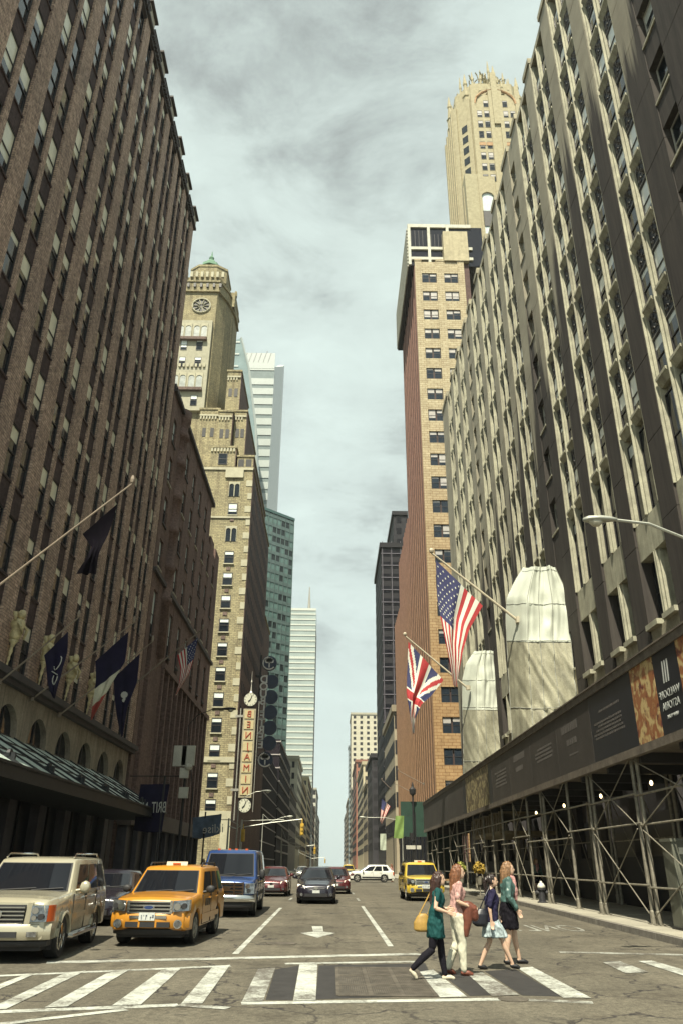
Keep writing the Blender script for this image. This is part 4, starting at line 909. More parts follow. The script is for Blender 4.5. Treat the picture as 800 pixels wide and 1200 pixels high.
block('blue_glass_building', 'blue-grey glass block peeking out beside the beige distant tower', 1, 642, 660, onY(410, 876, 650).z, (.2, .25, .27), wfrac=.8, mname='blue_r')
block('red_brick_building', 'red brick block past the cream one on the right of the avenue', 1, 442, 520, onX(407, 934, 13).z, (.3, .13, .09), mname='red_r')
block('grey_right_building', 'pale grey block far along the right of the avenue', 1, 522, 558, onX(405, 955, 13).z + 2, (.4, .37, .3), pitch=6, wfrac=.9, mname='grey_r')
block('tan_right_end_building', 'tan block near the right end of the avenue', 1, 662, 760, onX(398, 975, 13).z, (.42, .33, .22), mname='tan_r')
block('grey_right_end_building', 'small grey block at the far right end of the avenue', 1, 765, 880, onX(395, 990, 13).z, (.36, .34, .3), mname='grey_r2')
# ================================================================ sidewalk shed along the limestone hotel
SX = 9.2; SZ0, SZ1 = 5.08, 7.58; SY0, SY1 = 17.8, 82.6
BROWNP = mat('brown_hoarding', (.052, .045, .042), .6, var=.25, scale=.7, streak=.35); NAVYP = mat('navy_hoarding', (.012, .014, .022), .45, var=.2); PLANK = mat('grey_timber', (.15, .125, .1), .8, var=.35, scale=3)
FAINT = mat('faint_lettering', (.11, .1, .095), .6); PIPE = mat('scaffold_pipe', (.27, .25, .2), .55, .3, var=.35, scale=5)
def artmat(name, a, c2, c3):
    m, nt, b = newmat(name); b.inputs['Roughness'].default_value = .5; p = pos(nt)
    w = nt.nodes.new('ShaderNodeTexWave'); w.inputs['Scale'].default_value = 1.1; w.inputs['Distortion'].default_value = 11; w.inputs['Detail'].default_value = 3; w.inputs['Detail Scale'].default_value = 1.6; nt.links.new(p, w.inputs['Vector'])
    c = mixc(nt, ramp2(nt, w.outputs['Fac'], .2, .9), a, c2); c = mixc(nt, ramp2(nt, noise(nt, p, 2.6, 6, .7), .55, .62), c, c3); nt.links.new(c, b.inputs['Base Color']); return m
ART = artmat('golden_relief_print', (.3, .12, .05), (.55, .42, .2), (.12, .03, .03)); ART2 = artmat('stone_relief_print', (.12, .09, .05), (.4, .34, .18), (.05, .04, .03))
shed = thing('sidewalk_shed', 'long black and brown plywood sidewalk shed on steel pipe posts along the limestone hotel', 'scaffold', (11, 50, 0))
b = MB(); b.box(SX + .1, 13.0, SY0, SY1, SZ0, SZ0 + .25); bld('deck', b, PLANK, shed)
for i in range(22): u = SY0 + .3 + i * 3; b = MB(); b.box(SX + .15, 12.95, u, u + .18, SZ0 - .3, SZ0); bld('joist', b, IRON, shed)
def panel(y0, y1, m, name='hoarding_panel', n=0):
    b = MB(); b.box(SX - n, SX + .08, y0 + .012, y1 - .012, SZ0 + .12, SZ1 - .12); return bld(name, b, m, shed)
secs = [(17.8, 20.15, ART, 1), (20.15, 21.8, NAVYP, 0), (21.8, 23.65, ART, 1), (23.65, 27.9, NAVYP, 0), (27.9, 32.4, BROWNP, 0), (32.4, 37, BROWNP, 0), (37, 41.6, BROWNP, 0), (41.6, 46.6, BROWNP, 0), (46.6, 47.6, NAVYP, 0), (47.6, 55.9, ART2, 1), (55.9, 57.2, NAVYP, 0), (57.2, 65, BROWNP, 0), (65, 73.5, BROWNP, 0), (73.5, 82.6, BROWNP, 0)]
for a, c, m, art in secs: panel(a, c, m, 'printed_panel' if art else 'hoarding_panel')
b = MB(); b.box(SX - .06, SX + .14, SY0, SY1, SZ1 - .12, SZ1 + .12); b.box(SX - .1, SX + .2, SY0, SY1, SZ1 + .12, SZ1 + .17); bld('top_rail', b, PLANK, shed)
b = MB(); b.box(SX - .05, SX + .14, SY0, SY1, SZ0 - .12, SZ0 + .12); bld('bottom_rail', b, PLANK, shed)
for y in [SY0 + i * 2.4 for i in range(28)]: b = MB(); b.box(SX + .08, SX + .2, y, y + .1, SZ0, SZ1); bld('stud', b, PLANK, shed)
def stext(s, size, y, z, m, w=1.0):
    me = textmesh(s, size, .004); me.materials.append(m); o = link('lettering', me, shed, Vector((SX - .012, y, z)) - shed.location); o.rotation_euler = (R(90), 0, R(-90)); o.scale = (w, 1, 1); return o
WL = mat('pale_print', (.5, .52, .5), .5)
for dx in (-.16, 0, .16):                                                     # two-stroke monogram
    b = MB(); yy = 20.97 + dx
    b.hexa([(SX - .014, yy - .035, 7.15), (SX - .014, yy + .03, 7.15), (SX - .014, yy + .1, 6.55), (SX - .014, yy + .04, 6.55)], [(SX - .004, yy - .035, 7.15), (SX - .004, yy + .03, 7.15), (SX - .004, yy + .1, 6.55), (SX - .004, yy + .04, 6.55)]); bld('monogram_stroke', b, WL, shed, fix=True)
stext('WALDORF', .3, 20.97, 6.25, WL, .95); stext('ASTORIA', .3, 20.97, 5.93, WL, .95); stext('NEW YORK', .14, 20.97, 5.64, WL)
b = MB(); rt_ = random.Random(9)
def faint_lines(y0, y1, z0, n, h):                                            # rows of faded print, too worn to read
    for i in range(n):
        y = y0 + rt_.uniform(0, .3)
        while y < y1 - rt_.uniform(0, .6):
            w = rt_.uniform(.08, .3); b.box(SX - .006, SX + .005, y, y + w, z0 - i * h * 1.75, z0 - i * h * 1.75 + h); y += w + .06
faint_lines(24.7, 27.3, 6.75, 1, .08); faint_lines(24.6, 27.5, 6.4, 5, .07); faint_lines(29.3, 31.7, 6.7, 1, .3); faint_lines(29.6, 31.4, 6.2, 1, .22); faint_lines(29.6, 31.4, 5.8, 1, .06)
faint_lines(33.2, 36.2, 6.6, 4, .09); faint_lines(38, 41, 6.7, 1, .3); faint_lines(38.5, 40.6, 6.2, 1, .22); faint_lines(42.5, 45.6, 6.6, 5, .1)
bld('faded_print', b, FAINT, shed, 'stuff')
# posts, braces, rails
PX0, PX1 = 9.45, 12.4
ys = []; y = 18.6
PY = [19.0, 24.75, 25.2, 29.4, 29.85, 32.6, 36.4, 36.85, 39.6, 42.6, 45.6, 48.5, 51.4, 55.0, 58.6, 62.4, 66.4, 70.4, 74.4, 78.4, 82.0]
for y in PY:
    for x in (PX0, PX1):
        b = MB(); b.tube([(x, y, gz(y) + .14), (x, y, SZ0 - .02)], .062, 8); b.box(x - .14, x + .14, y - .14, y + .14, gz(y) + .142, gz(y) + .18); b.lathe([(.09, gz(y) + .18), (.09, gz(y) + .5), (.07, gz(y) + .52)], 8, (x, y, 0)); bld('post', b, PIPE, shed)
for i, (a, c) in enumerate(zip(PY[:-1], PY[1:])):
    if c - a < 1: continue
    g = gz(a) + .14
    for z in (g + 1.05, g + 2.5 if i % 2 else g + 2.75, g + 3.6): b = MB(); b.tube([(PX0 - .07, a - .3, z), (PX0 - .07, c + .3, z)], .032, 6); bld('rail', b, PIPE, shed)
    if i in (0, 2, 5, 8, 12, 15, 18): 
        for p, q in (((a, g + .3), (c, g + 2.6)), ((a, g + 2.6), (c, g + .3)), ((a, g + 2.7), (c, g + 4.6)), ((a, g + 4.6), (c, g + 2.7))): b = MB(); b.tube([(PX0 - .1, p[0], p[1]), (PX0 - .1, q[0], q[1])], .019, 6); bld('brace', b, PIPE, shed)
    b = MB(); b.tube([(PX1, a, g + 2.5), (PX1, c, g + 2.5)], .03, 6); b.tube([(PX1, a, g + .4), (PX1, c, g + 4.4)], .024, 6); bld('rear_brace', b, PIPE, shed)
BULB = mat('lit_bulb', (.9, .8, .5), .5, var=0, emit=(1.0, .78, .4, 3.0))
for y in (22.5, 28, 33.5, 39, 44.5, 50, 56, 62): b = MB(); b.lathe([(.02, SZ0 - .42), (.05, SZ0 - .46), (.06, SZ0 - .52), (.04, SZ0 - .57), (.01, SZ0 - .59)], 10, (11.1, y, 0)); bld('bulb', b, BULB, shed)
b = MB(); b.box(PX1 + .15, PX1 + .25, SY0, SY1 - .2, .3, 2.3); bld('plywood_barrier', b, mat('navy_plywood', (.012, .014, .022), .7, var=.3), shed)
b = MB(); b.box(PX0 + .1, 12.95, SY1 - .15, SY1 - .05, .8, SZ0); bld('end_screen', b, mat('green_netting', (.02, .035, .03), .8, var=.3), shed)
# marquee of the hotel entrance seen under the shed
mq = thing('entrance_marquee', 'ornate bronze entrance marquee half hidden under the sidewalk shed', 'canopy', (11, 52, 3.9))
BR2 = mat('aged_bronze', (.2, .16, .09), .6, .3, var=.3, scale=4)
b = MB(); b.box(9.75, 13, 47.8, 57.5, 3.6, 3.8); b.box(9.75, 13, 47.8, 57.5, 4.75, 4.85); bld('slab', b, BR2, mq)
for i in range(13): u = 47.9 + i * .8; b = MB(); b.box(9.75, 9.86, u, u + .1, 3.8, 4.75); b.box(9.72, 9.88, u - .1, u + .2, 4.2, 4.4); bld('panel_rib', b, BR2, mq)
b = MB(); b.box(9.9, 9.95, 47.9, 57.4, 3.8, 4.75); bld('panel', b, mat('amber_panel', (.16, .11, .05), .5), mq)
from mathutils import noise as mnoise
# ================================================================ plastic-wrapped lamps on the facade
TARP = mat('white_tarpaulin', (.62, .66, .57), .45, var=.08, scale=1.2, bmp=.06); TARPD = mat('translucent_tarpaulin', (.4, .39, .29), .5, var=.3, scale=1.0, streak=.6, bmp=.08)
def tarp(name, label, Y, rows, ymid, depth, seed):
    """rows: (pixel y, left x, right x) down the silhouette; the sheet turns the corner towards the street on its left part"""
    r = thing(name, label, 'tarpaulin', (12, Y, 7)); rr = random.Random(seed); ph = [rr.uniform(0, 9) for _ in range(6)]
    y0, y1 = rows[0][0], rows[-1][0]; NX, NY = 44, 60
    def edge(py, k):
        for a, c in zip(rows[:-1], rows[1:]):
            if py <= c[0]: t = (py - a[0]) / (c[0] - a[0]); return lerp_(a[k], c[k], t)
        return rows[-1][k]
    def yoff(s): return depth * ((.34 - s) / .34) ** 1.3 if s < .34 else 0.0
    def f(s, t):
        py = lerp_(y0, y1, t); px = lerp_(edge(py, 1), edge(py, 2), s); p = onY(px, py, Y + yoff(s)); up = py < ymid
        q = mnoise.noise(Vector((s * 3 + ph[0], t * 2.2, ph[1]))) * .3
        if up: w = q + .17 * mnoise.noise(Vector((s * 16 + t * 2, t * 3, ph[2]))) + .1 * mnoise.noise(Vector((s * 7, t * 15, ph[5])))
        else: d = s * 9 - t * 13; w = q + .34 * abs(mnoise.noise(Vector((d + ph[3], (s + t) * 1.4, ph[4])))) + .12 * mnoise.noise(Vector((d * 2.6, t * 2, ph[2])))
        tie = min(1, 8 * abs((py - ymid) / (y1 - y0)) + .25)                # lashed in where the two sheets meet
        return (p.x, p.y - w * tie, p.z)
    for nm, j0, j1, m in (('upper_sheet', 0, int(NY * (ymid - y0) / (y1 - y0)) + 1, TARP), ('lower_sheet', int(NY * (ymid - y0) / (y1 - y0)), NY, TARPD)):
        b = MB(); b.smooth = True; b.v = [f(i / NX, j / NY) for j in range(j0, j1 + 1) for i in range(NX + 1)]
        if nm == 'lower_sheet': b.v = [(x, y + .03, z) for x, y, z in b.v]
        for j in range(j1 - j0):
            for i in range(NX): q = j * (NX + 1) + i; b.face((q, q + 1, q + NX + 2, q + NX + 1))
        bld(nm, b, m, r)
    b = MB()
    for s in (.0, .33, .52, .72, 1): b.tube([Vector(f(s, t / 30)) - Vector((0, .012, 0)) for t in range(0, 31)], .02, 4)
    bld('seam_tape', b, mat('grey_tape', (.34, .35, .31), .6), r)
    b = MB()
    for t in (.02, .2, (ymid - y0) / (y1 - y0), .75): b.tube([Vector(f(s / 20, t)) - Vector((0, .014, 0)) for s in range(21)], .016, 4)
    bld('lashing', b, mat('grey_tape', (.34, .35, .31), .6), r)
    top = f(.5, 0); b = MB(); xl = min(f(.3, t / 10)[0] for t in range(11))
    b.hexa([(xl + .35, Y + .35, 7.2), (13, Y + .35, 7.2), (13, Y + depth, 7.2), (xl + .35, Y + depth, 7.2)], [(xl + 1.2, Y + .35, top[2] - .4), (13, Y + .35, top[2] - .4), (13, Y + depth, top[2] - .4), (xl + 1.2, Y + depth, top[2] - .4)]); bld('wrapped_core', b, TARPD, r, fix=True)
def lerp_(a, c, t): return a + (c - a) * t
tarp('wrapped_lamp', 'large lantern wrapped in crinkled white tarpaulin above the brown hoarding', 41.3, [(664, 613, 650), (680, 603, 657), (700, 593, 665), (725, 592, 668), (750, 593, 668), (790, 595, 671), (830, 597, 675), (885, 600, 679)], 751, 2.6, 3)
tarp('wrapped_lamp', 'smaller lantern wrapped in white tarpaulin beside the union flag pole', 61.5, [(763, 555, 580), (778, 545, 586), (797, 541, 591), (828, 541, 591), (870, 542, 594), (935, 543, 598)], 829, 2.6, 8)
# ================================================================ flags
POLEM = mat('pale_pole', (.5, .45, .34), .5, var=.15); POLED = mat('bronze_pole', (.24, .2, .16), .5, .3, var=.2); POLET = mat('tan_pole', (.26, .21, .16), .55, var=.2); FRED = mat('flag_red', (.42, .035, .04), .8, var=.15, scale=3); FWHITE = mat('flag_white', (.66, .68, .6), .8, var=.08, scale=3); FBLUE = mat('flag_blue', (.035, .04, .12), .8, var=.15, scale=3); FNAVY = mat('flag_navy', (.016, .014, .036), .9, var=.2, scale=3, spec=.1); FBLACK = mat('flag_black', (.005, .004, .007), .9, var=.2, spec=.05)
FPALE = mat('flag_emblem', (.5, .5, .46), .8); FGREEN = mat('flag_cream', (.5, .48, .36), .8)
def flagpole(r, base, tip, rad, m):
    b = MB(); b.tube([base, tip], [rad, rad * .7], 8); b.lathe([(.01, -.02), (rad * 1.5, .05), (rad * 1.8, .16), (rad * 1.2, .27), (.01, .32)], 8, tip); b.lathe([(rad * 2.2, -.1), (rad * 2.2, .25)], 8, base); bld('pole', b, m, r)
def flagcloth(r, hoist, fly, Y, cfun, mats, nu=26, nv=30, amp=.12, stars=None, bulge=.0, ymap=None, name='flag'):
    """hoist: two pixel points (pole-tip end first); fly: list of pixel curves pairs down the two long edges"""
    A = [onY(*p, Y) for p in fly[0]]; B = [onY(*p, Y) for p in fly[1]]
    def curve(C, t):
        x = t * (len(C) - 1); i = min(int(x), len(C) - 2); f = x - i; return C[i] * (1 - f) + C[i + 1] * f
    def f(s, t):
        p = curve(A, t) * (1 - s) + curve(B, t) * s
        w = amp * (t + .15) * (math.sin(s * 11 + t * 2.5) + .5 * math.sin(s * 19 + 1.3 + t * 4)) + .1 * math.sin(t * 7)
        return Vector((p.x, p.y + w, p.z))
    b = MB(); b.smooth = True; b.v = [tuple(f(i / nu, j / nv)) for j in range(nv + 1) for i in range(nu + 1)]
    for j in range(nv):
        for i in range(nu): b.c = cfun((i + .5) / nu, (j + .5) / nv); q = j * (nu + 1) + i; b.face((q, q + 1, q + nu + 2, q + nu + 1))
    o = bld(name, b, mats, r)
    if stars:
        for side in (-1, 1):
            b = MB()
            for s, t, rad in stars:
                c = f(s, t) + Vector((0, side * .02, 0)); du = (f(s + .01, t) - f(s, t)).normalized(); dv = (f(s, t + .01) - f(s, t)).normalized()
                b.poly([c + du * rad * (1 if k % 2 == 0 else .42) * math.cos(R(36 * k)) + dv * rad * (1 if k % 2 == 0 else .42) * math.sin(R(36 * k)) for k in range(10)])
            l = bld('stars', b, FWHITE, r, 'stuff')
    return f
def us(s, t):
    if s < 7 / 13 and t < .4: return 2
    return 0 if int(s * 13) % 2 == 0 else 1
US_ST = [((i + .6) * 7 / 13 / 9.3 + .01, (j + .5 + (.5 if i % 2 else 0)) * .4 / 6.3, .075) for i in range(9) for j in range(6 if i % 2 == 0 else 5)]
def flag(label, base, tip, Y, rad, pm, edges, cfun, mats, name='flag_on_pole', **kw):
    bp, tp = onY(*base, Y), onY(*tip, Y); r = thing(name, label, 'flag', bp); flagpole(r, bp, tp, rad, pm); f = flagcloth(r, None, edges, Y, cfun, mats, **kw); return r, f, bp, tp
flag('large american flag hanging from a pole on the wrapped lantern', (607, 728), (505, 648), 42.2, .085, POLEM,
     [[(510, 656), (512, 700), (518, 735), (526, 775), (531, 803)], [(565, 710), (549, 738), (541, 765), (537, 788), (535, 806)]], us, [FRED, FWHITE, FBLUE], nu=26, nv=30, amp=.22, stars=US_ST)
def uj(s, t):
    x, y = (t - .5) * 2, (s - .5) * 2                       # union flag, long axis along the fly
    if abs(x) < .1 or abs(y) < .2: return 0
    if abs(x) < .17 or abs(y) < .33: return 1
    d = min(abs(x - y), abs(x + y))
    if d < .1: return 0
    if d < .28: return 1
    return 2
flag('british union flag hanging from a pole beside the smaller wrapped lantern', (548, 807), (474, 745), 62.0, .085, POLEM,
     [[(478, 752), (477, 785), (476, 812), (480, 838), (483, 858)], [(519, 797), (505, 815), (493, 826), (486, 842), (485, 860)]], uj, [FRED, FWHITE, FBLUE], nu=44, nv=52, amp=.25)
# left-hand flags on the brown hotel
r, f, bp, tp = flag('plain black flag hanging from the highest long pole on the brown hotel', (-48, 722), (155, 567), 22.5, .042, POLET,
     [[(138, 590), (126, 625), (117, 650), (112, 672)], [(97, 626), (107, 640), (104, 655), (88, 672)]], lambda s, t: 0, [FBLACK], amp=.06)
r, f, bp, tp = flag('navy flag with a pale script emblem hanging above the stone arches', (0, 799), (92, 724), 29.6, .04, POLET,
     [[(80, 740), (78, 765), (72, 795), (64, 818)], [(52, 768), (54, 785), (58, 805), (62, 818)]], lambda s, t: 0, [FNAVY], amp=.05)
b = MB()
for (c, d) in (((.42, .38), 1), ((.45, .62), -1)): b.tube([f(c[0] + .2 * math.cos(a) * d, c[1] + .1 * math.sin(a)) + Vector((0, -.03, 0)) for a in [i * .5 for i in range(9)]], .02, 4)
b.tube([f(.25, .6) + Vector((0, -.04, 0)), f(.7, .45) + Vector((0, -.04, 0))], .02, 4); bld('script_emblem', b, FPALE, r)
flag('blue white and red flag hanging from a pole on the brown hotel', (38, 819), (157, 730), 33.15, .04, POLET,
     [[(151, 740), (146, 775), (130, 805), (108, 842)], [(112, 775), (112, 800), (110, 825), (106, 844)]], lambda s, t: 0 if t < .42 else (1 if t < .72 else 2), [FNAVY, FGREEN, mat('flag_rust_red', (.3, .05, .04), .8)], amp=.06)
r, f, bp, tp = flag('dark navy flag with a small seal hanging next to the tricolour', (70, 838), (179, 752), 36.7, .04, POLET,
     [[(164, 766), (160, 800), (150, 830), (144, 862)], [(133, 795), (134, 815), (138, 840), (142, 864)]], lambda s, t: 0, [FNAVY], amp=.05)
b = MB(); c = f(.5, .42); b.lathe([(.16, -.04), (.16, .04)], 10, (c.x, c.y - .06, c.z), 'Y'); b.lathe([(.1, -.04), (.05, .04)], 8, (c.x + .03, c.y - .06, c.z - .25), 'Y'); bld('seal', b, FPALE, r)
flag('american flag drooping from a long pole between hotel and red-brown building', (160, 800), (238, 737), 50.9, .055, POLED,
     [[(232, 747), (228, 768), (222, 790), (208, 812)], [(208, 768), (212, 785), (211, 800), (205, 816)]], us, [FRED, FWHITE, FBLUE], nu=13, nv=20, amp=.1, stars=[(s, t, .05) for s, t, _ in US_ST[::2]])
flag('small american flag over the far right sidewalk', (458, 925), (447, 914), 150, .06, POLED, [[(447, 936), (446, 950), (445, 962)], [(457, 945), (452, 955), (447, 966)]], us, [FRED, FWHITE, FBLUE], nu=13, nv=14, amp=.3)
for k, (bp, tp) in enumerate((((496, 919), (466, 903)), ((483, 929), (462, 918)))):
    Y = [117, 131][k]; A = onX(*bp, 13); B = onY(*tp, A.y); r = thing('bare_flagpole', ['slanting bare flagpole on the brick office tower, the longer one', 'slanting bare flagpole on the brick office tower, the shorter one'][k], 'flagpole', A); flagpole(r, A, B, .05, POLED)
# ================================================================ street lamps and signals
LAMPG = mat('lamp_lens', (.5, .48, .38), .3, var=.1); ALU = mat('aluminium_pole', (.42, .43, .38), .5, .4, var=.2, scale=3); SIGY = mat('signal_yellow', (.55, .36, .05), .55, var=.15); PGREEN = mat('street_sign_green', (.018, .05, .035), .5)
def cobra(label, base, path, head_dir, rad=.07, name='street_lamp', m=ALU, scale=1.0):
    r = thing(name, label, 'street lamp', base)
    b = MB(); b.tube([base, (base[0], base[1], path[0][2])], [rad * 1.5, rad], 8); b.lathe([(.2, base[2]), (.2, base[2] + .5), (.12, base[2] + .6)], 8, (base[0], base[1], 0)); bld('pole', b, m, r)
    b = MB(); b.tube(path, rad * .6, 6); bld('arm', b, m, r)
    e = Vector(path[-1]); d = Vector(head_dir).normalized(); sd_ = d.cross(Vector((0, 0, 1))).normalized()
    def ring(t, w, h0, h1): c = e + d * t * scale; return [c + sd_ * w * scale * math.cos(a) + Vector((0, 0, (h1 if math.sin(a) > 0 else h0) * abs(math.sin(a)) * scale)) for a in [i * math.pi / 5 for i in range(10)]]
    b = MB(); b.smooth = True; b.rings([ring(*q) for q in ((-.1, .05, -.04, .05), (.1, .12, -.05, .1), (.35, .17, -.06, .13), (.7, .16, -.05, .12), (.85, .06, -.03, .06))]); bld('head', b, m, r)
    b = MB(); b.smooth = True; b.rings([ring(*q) for q in ((.3, .06, -.09, -.03), (.42, .13, -.2, -.03), (.58, .13, -.2, -.03), (.7, .06, -.09, -.03))]); bld('lens', b, LAMPG, r)
    return r
pA, pB, pC, pD = (onY(x, y, 15.5) for x, y in ((838, 660), (800, 630), (760, 614), (718, 609)))
cobra('pale cobra-head street lamp reaching out over the avenue from the right kerb', (9.3, 15.5, gz(15.5)), [(9.3, 15.5, 5.6), (9.1, 15.5, 6.5), pA, pB, pC, pD], (-1, 0, -.03), .055, scale=.8)
cobra('dark curved street lamp in front of the red-brown brick building', (-8.9, 52, gz(52)), [(-8.9, 52, 6.0), onY(221, 850, 52), onY(232, 838, 52), onY(250, 831, 52), onY(262, 831, 52)], (1, 0, 0), .05, m=IRON)
cobra('street lamp with a pale head beside the clock sign', (-9.0, 79, gz(79)), [(-9.0, 79, 7.5), onY(291, 932, 79), onY(300, 928, 79), onY(308, 927, 79)], (1, 0, 0), .05)
cobra('street lamp over the far left kerb with a straight arm', (-9.0, 108, gz(108)), [(-9.0, 108, 8), onY(318, 963, 108), onY(330, 958, 108), onY(336, 957, 108)], (1, 0, .05), .05)
cobra('street lamp over the avenue past the small american flag', (9.2, 108, gz(108)), [(9.2, 108, 8.5), onY(475, 963, 108), onY(450, 958, 108), onY(428, 958, 108)], (-1, 0, .05), .05)
cobra('street lamp beyond the crossing on the left kerb', (-9.0, 150, gz(150)), [(-9.0, 150, 8), onY(336, 985, 150), onY(345, 981, 150), onY(349, 980, 150)], (1, 0, .05), .05)
LIT = mat('signal_lens_dark', (.03, .02, .015), .3)
def signal(label, p, Y, arm_from, name='traffic_signal'):
    c = onY(*p, Y); base = Vector((arm_from, Y, gz(Y))); r = thing(name, label, 'traffic light', base)
    b = MB(); b.tube([base, base + Vector((0, 0, 5.6))], [.12, .08], 8); bld('pole', b, ALU, r)
    b = MB(); b.tube([base + Vector((0, 0, 4.9)), Vector((arm_from + (c.x - arm_from) * .5, Y, c.z + .6)), Vector((c.x, Y, c.z + .95))], .05, 6); b.tube([base + Vector((0, 0, 5.5)), Vector((arm_from + (c.x - arm_from) * .7, Y, c.z + .9))], .025, 5); bld('arm', b, ALU, r)
    b = MB(); b.box(c.x - .17, c.x + .17, Y - .15, Y + .15, c.z - .55, c.z + .55); b.box(c.x - .04, c.x + .04, Y - .04, Y + .04, c.z + .5, c.z + 1); h = bld('signal_head', b, SIGY, r)
    for k in (-.35, 0, .35):
        b = MB(); b.lathe([(.13, -.02), (.13, .2)], 10, (c.x, Y - .33, c.z + k), 'Y'); bld('visor', b, SIGY, r); b = MB(); b.lathe([(.1, -.01), (.1, .01)], 10, (c.x, Y - .16, c.z + k), 'Y'); bld('lens', b, LIT, r)
signal('yellow traffic signal on a long arm in front of the black building', (354, 972), 82, -8.9); signal('orange-brown traffic signal under the clock sign', (285, 979), 79.5, -9.9)
signal('yellow traffic signal further up the avenue on the left', (369, 997), 150, -8.9); signal('small yellow traffic signal far up the avenue', (381, 1009), 230, -8.9)
# pole with the backs of two square sign boxes
sp = thing('signal_box_pole', 'dark pole carrying pale square sign boxes in front of the red-brown building', 'sign pole', (-9.2, 50.5, gz(50)))
b = MB(); b.tube([(-9.2, 50.5, gz(50)), (-9.2, 50.5, 8.7)], [.11, .07], 8); bld('pole', b, IRON, sp)
PB = mat('pale_box', (.5, .49, .42), .6, var=.15)
for px, py, w, h in ((211.5, 886, .4, .62), (221.5, 885.5, .4, .6), (216.5, 906, .27, .3), (215.5, 929, .28, .32)):
    c = onY(px, py, 50.3); b = MB(); b.box(c.x - w, c.x + w, 50.15, 50.4, c.z - h, c.z + h); bld('sign_box', b, PB, sp)
c = onY(217, 894, 50.2); b = MB(); b.lathe([(.02, -.22), (.2, -.15), (.26, 0), (.2, .15), (.02, .22)], 10, (c.x + .25, 50.2, c.z - .25)); bld('globe', b, PB, sp)
b = MB(); p, q = onY(153, 909.5, 50.4), onY(214, 909.5, 50.4); b.tube([p, q], .03, 5); bld('cross_bar', b, IRON, sp)
# banners on poles, left
def banner(name, label, Y, quad, m, pole_x, wave=.05):
    P = [onY(*p, Y) for p in quad]; r = thing(name, label, 'banner', (pole_x, Y, gz(Y)))
    b = MB(); b.tube([(pole_x, Y, gz(Y) + .14), (pole_x, Y, P[0].z + .4)], .06, 8); bld('pole', b, IRON, r)
    b = MB(); b.tube([(pole_x, Y, P[0].z), P[1]], .025, 5); bld('bracket', b, IRON, r)
    b = MB(); b.smooth = True; n, k = 14, 10
    for j in range(k + 1):
        for i in range(n + 1):
            s, t = i / n, j / k; p = (P[0] * (1 - s) + P[1] * s) * (1 - t) + (P[3] * (1 - s) + P[2] * s) * t; b.v.append((p.x, p.y + wave * math.sin(s * 7 + t * 5), p.z + wave * math.sin(s * 3.1) * -t))
    for j in range(k):
        for i in range(n): q = j * (n + 1) + i; b.face((q, q + 1, q + n + 2, q + n + 1))
    bld('cloth', b, m, r); return r, P
r, P = banner('street_banner', 'dark purple banner with white block lettering under the canopy end', 43.5, [(165, 919), (199, 919), (190, 975), (157, 973)], FNAVY, -9.0)
me = textmesh('BRIT_NUL', .62, .01, mirror=True); me.materials.append(FPALE); c = onY(176, 947, 43.3); o = link('lettering', me, r, c - r.location); o.rotation_euler = (R(90), R(-2), 0); o.scale = (.62, 1.25, 1)
r, P = banner('street_banner', 'faded blue banner with pale lower-case lettering next to the beige tower', 60, [(226, 958), (260, 954), (258, 977), (226, 982)], mat('faded_blue_cloth', (.1, .14, .2), .8, var=.3, scale=2), -9.2, .12)
me = textmesh('iklise', .85, .01, mirror=True); me.materials.append(FPALE); c = onY(250, 971.5, 59.7); o = link('lettering', me, r, c - r.location); o.rotation_euler = (R(90), R(-4), 0); o.scale = (.9, 1, 1)
r, P = banner('street_banner', 'bright green vertical banner on a lamp post past the sidewalk shed', 92, [(463, 956), (473, 956), (472, 982), (461, 982)], mat('lime_banner', (.17, .27, .07), .8, var=.2), 9.3)
r, P = banner('street_banner', 'small pale green vertical banner further along the right kerb', 125, [(445, 977), (452, 977), (452, 996), (445, 996)], mat('pale_banner', (.4, .45, .36), .8), 9.3)
gs = thing('street_name_sign', 'green street name plate and dark lamp head at the far right corner', 'sign', (9.4, 95, gz(95)))
b = MB(); b.tube([(9.4, 95, gz(95)), (9.4, 95, 9.6)], .1, 8); b.lathe([(.1, 9.4), (.35, 9.6), (.4, 10.1), (.15, 10.4), (.05, 10.9)], 8, (9.4, 95, 0)); b.lathe([(.3, 4.6), (.3, 5.4)], 8, (9.2, 95, 0)); bld('post', b, IRON, gs)
p = onY(484, 993, 95); b = MB(); b.box(p.x - .85, p.x + .85, 94.8, 94.85, p.z - .2, p.z + .2); bld('name_plate', b, PB, gs); p = onY(486, 965, 95); b = MB(); b.box(p.x - 1.6, p.x + 1.4, 95.5, 95.6, p.z - 1.4, p.z + 2.4); bld('green_screen', b, PGREEN, gs)
# ================================================================ small things on the sidewalks
RUSTW = mat('white_cap_paint', (.6, .6, .52), .6); HYD = mat('hydrant_black', (.03, .03, .035), .5)
h = thing('fire_hydrant', 'black fire hydrant with a white cap beside the scaffold posts', 'hydrant', (9.15, 37.0, gz(37) + .14))
b = MB(); b.lathe([(.22, 0), (.22, .06), (.15, .08), (.14, .5), (.2, .52), (.2, .58)], 12); link('barrel', b.mesh('barrel', HYD), h)
b = MB(); b.smooth = True; b.lathe([(.19, .58), (.17, .68), (.1, .78), (.05, .8), (.05, .86), (.01, .87)], 12); link('cap', b.mesh('cap', RUSTW), h)
for s in (-1, 1): b = MB(); b.lathe([(.08, 0), (.08, .12), (.05, .13), (.05, .16)], 8, (s * .12, 0, .42), 'X') if s > 0 else b.lathe([(.05, -.16), (.05, -.13), (.08, -.12), (.08, 0)], 8, (-.12, 0, .42), 'X'); link('nozzle', b.mesh('nozzle', HYD), h)
cb = thing('utility_cabinet', 'tall grey-green metal cabinet on the right sidewalk under the shed', 'cabinet', (9.82, 23.3, gz(23.3) + .14))
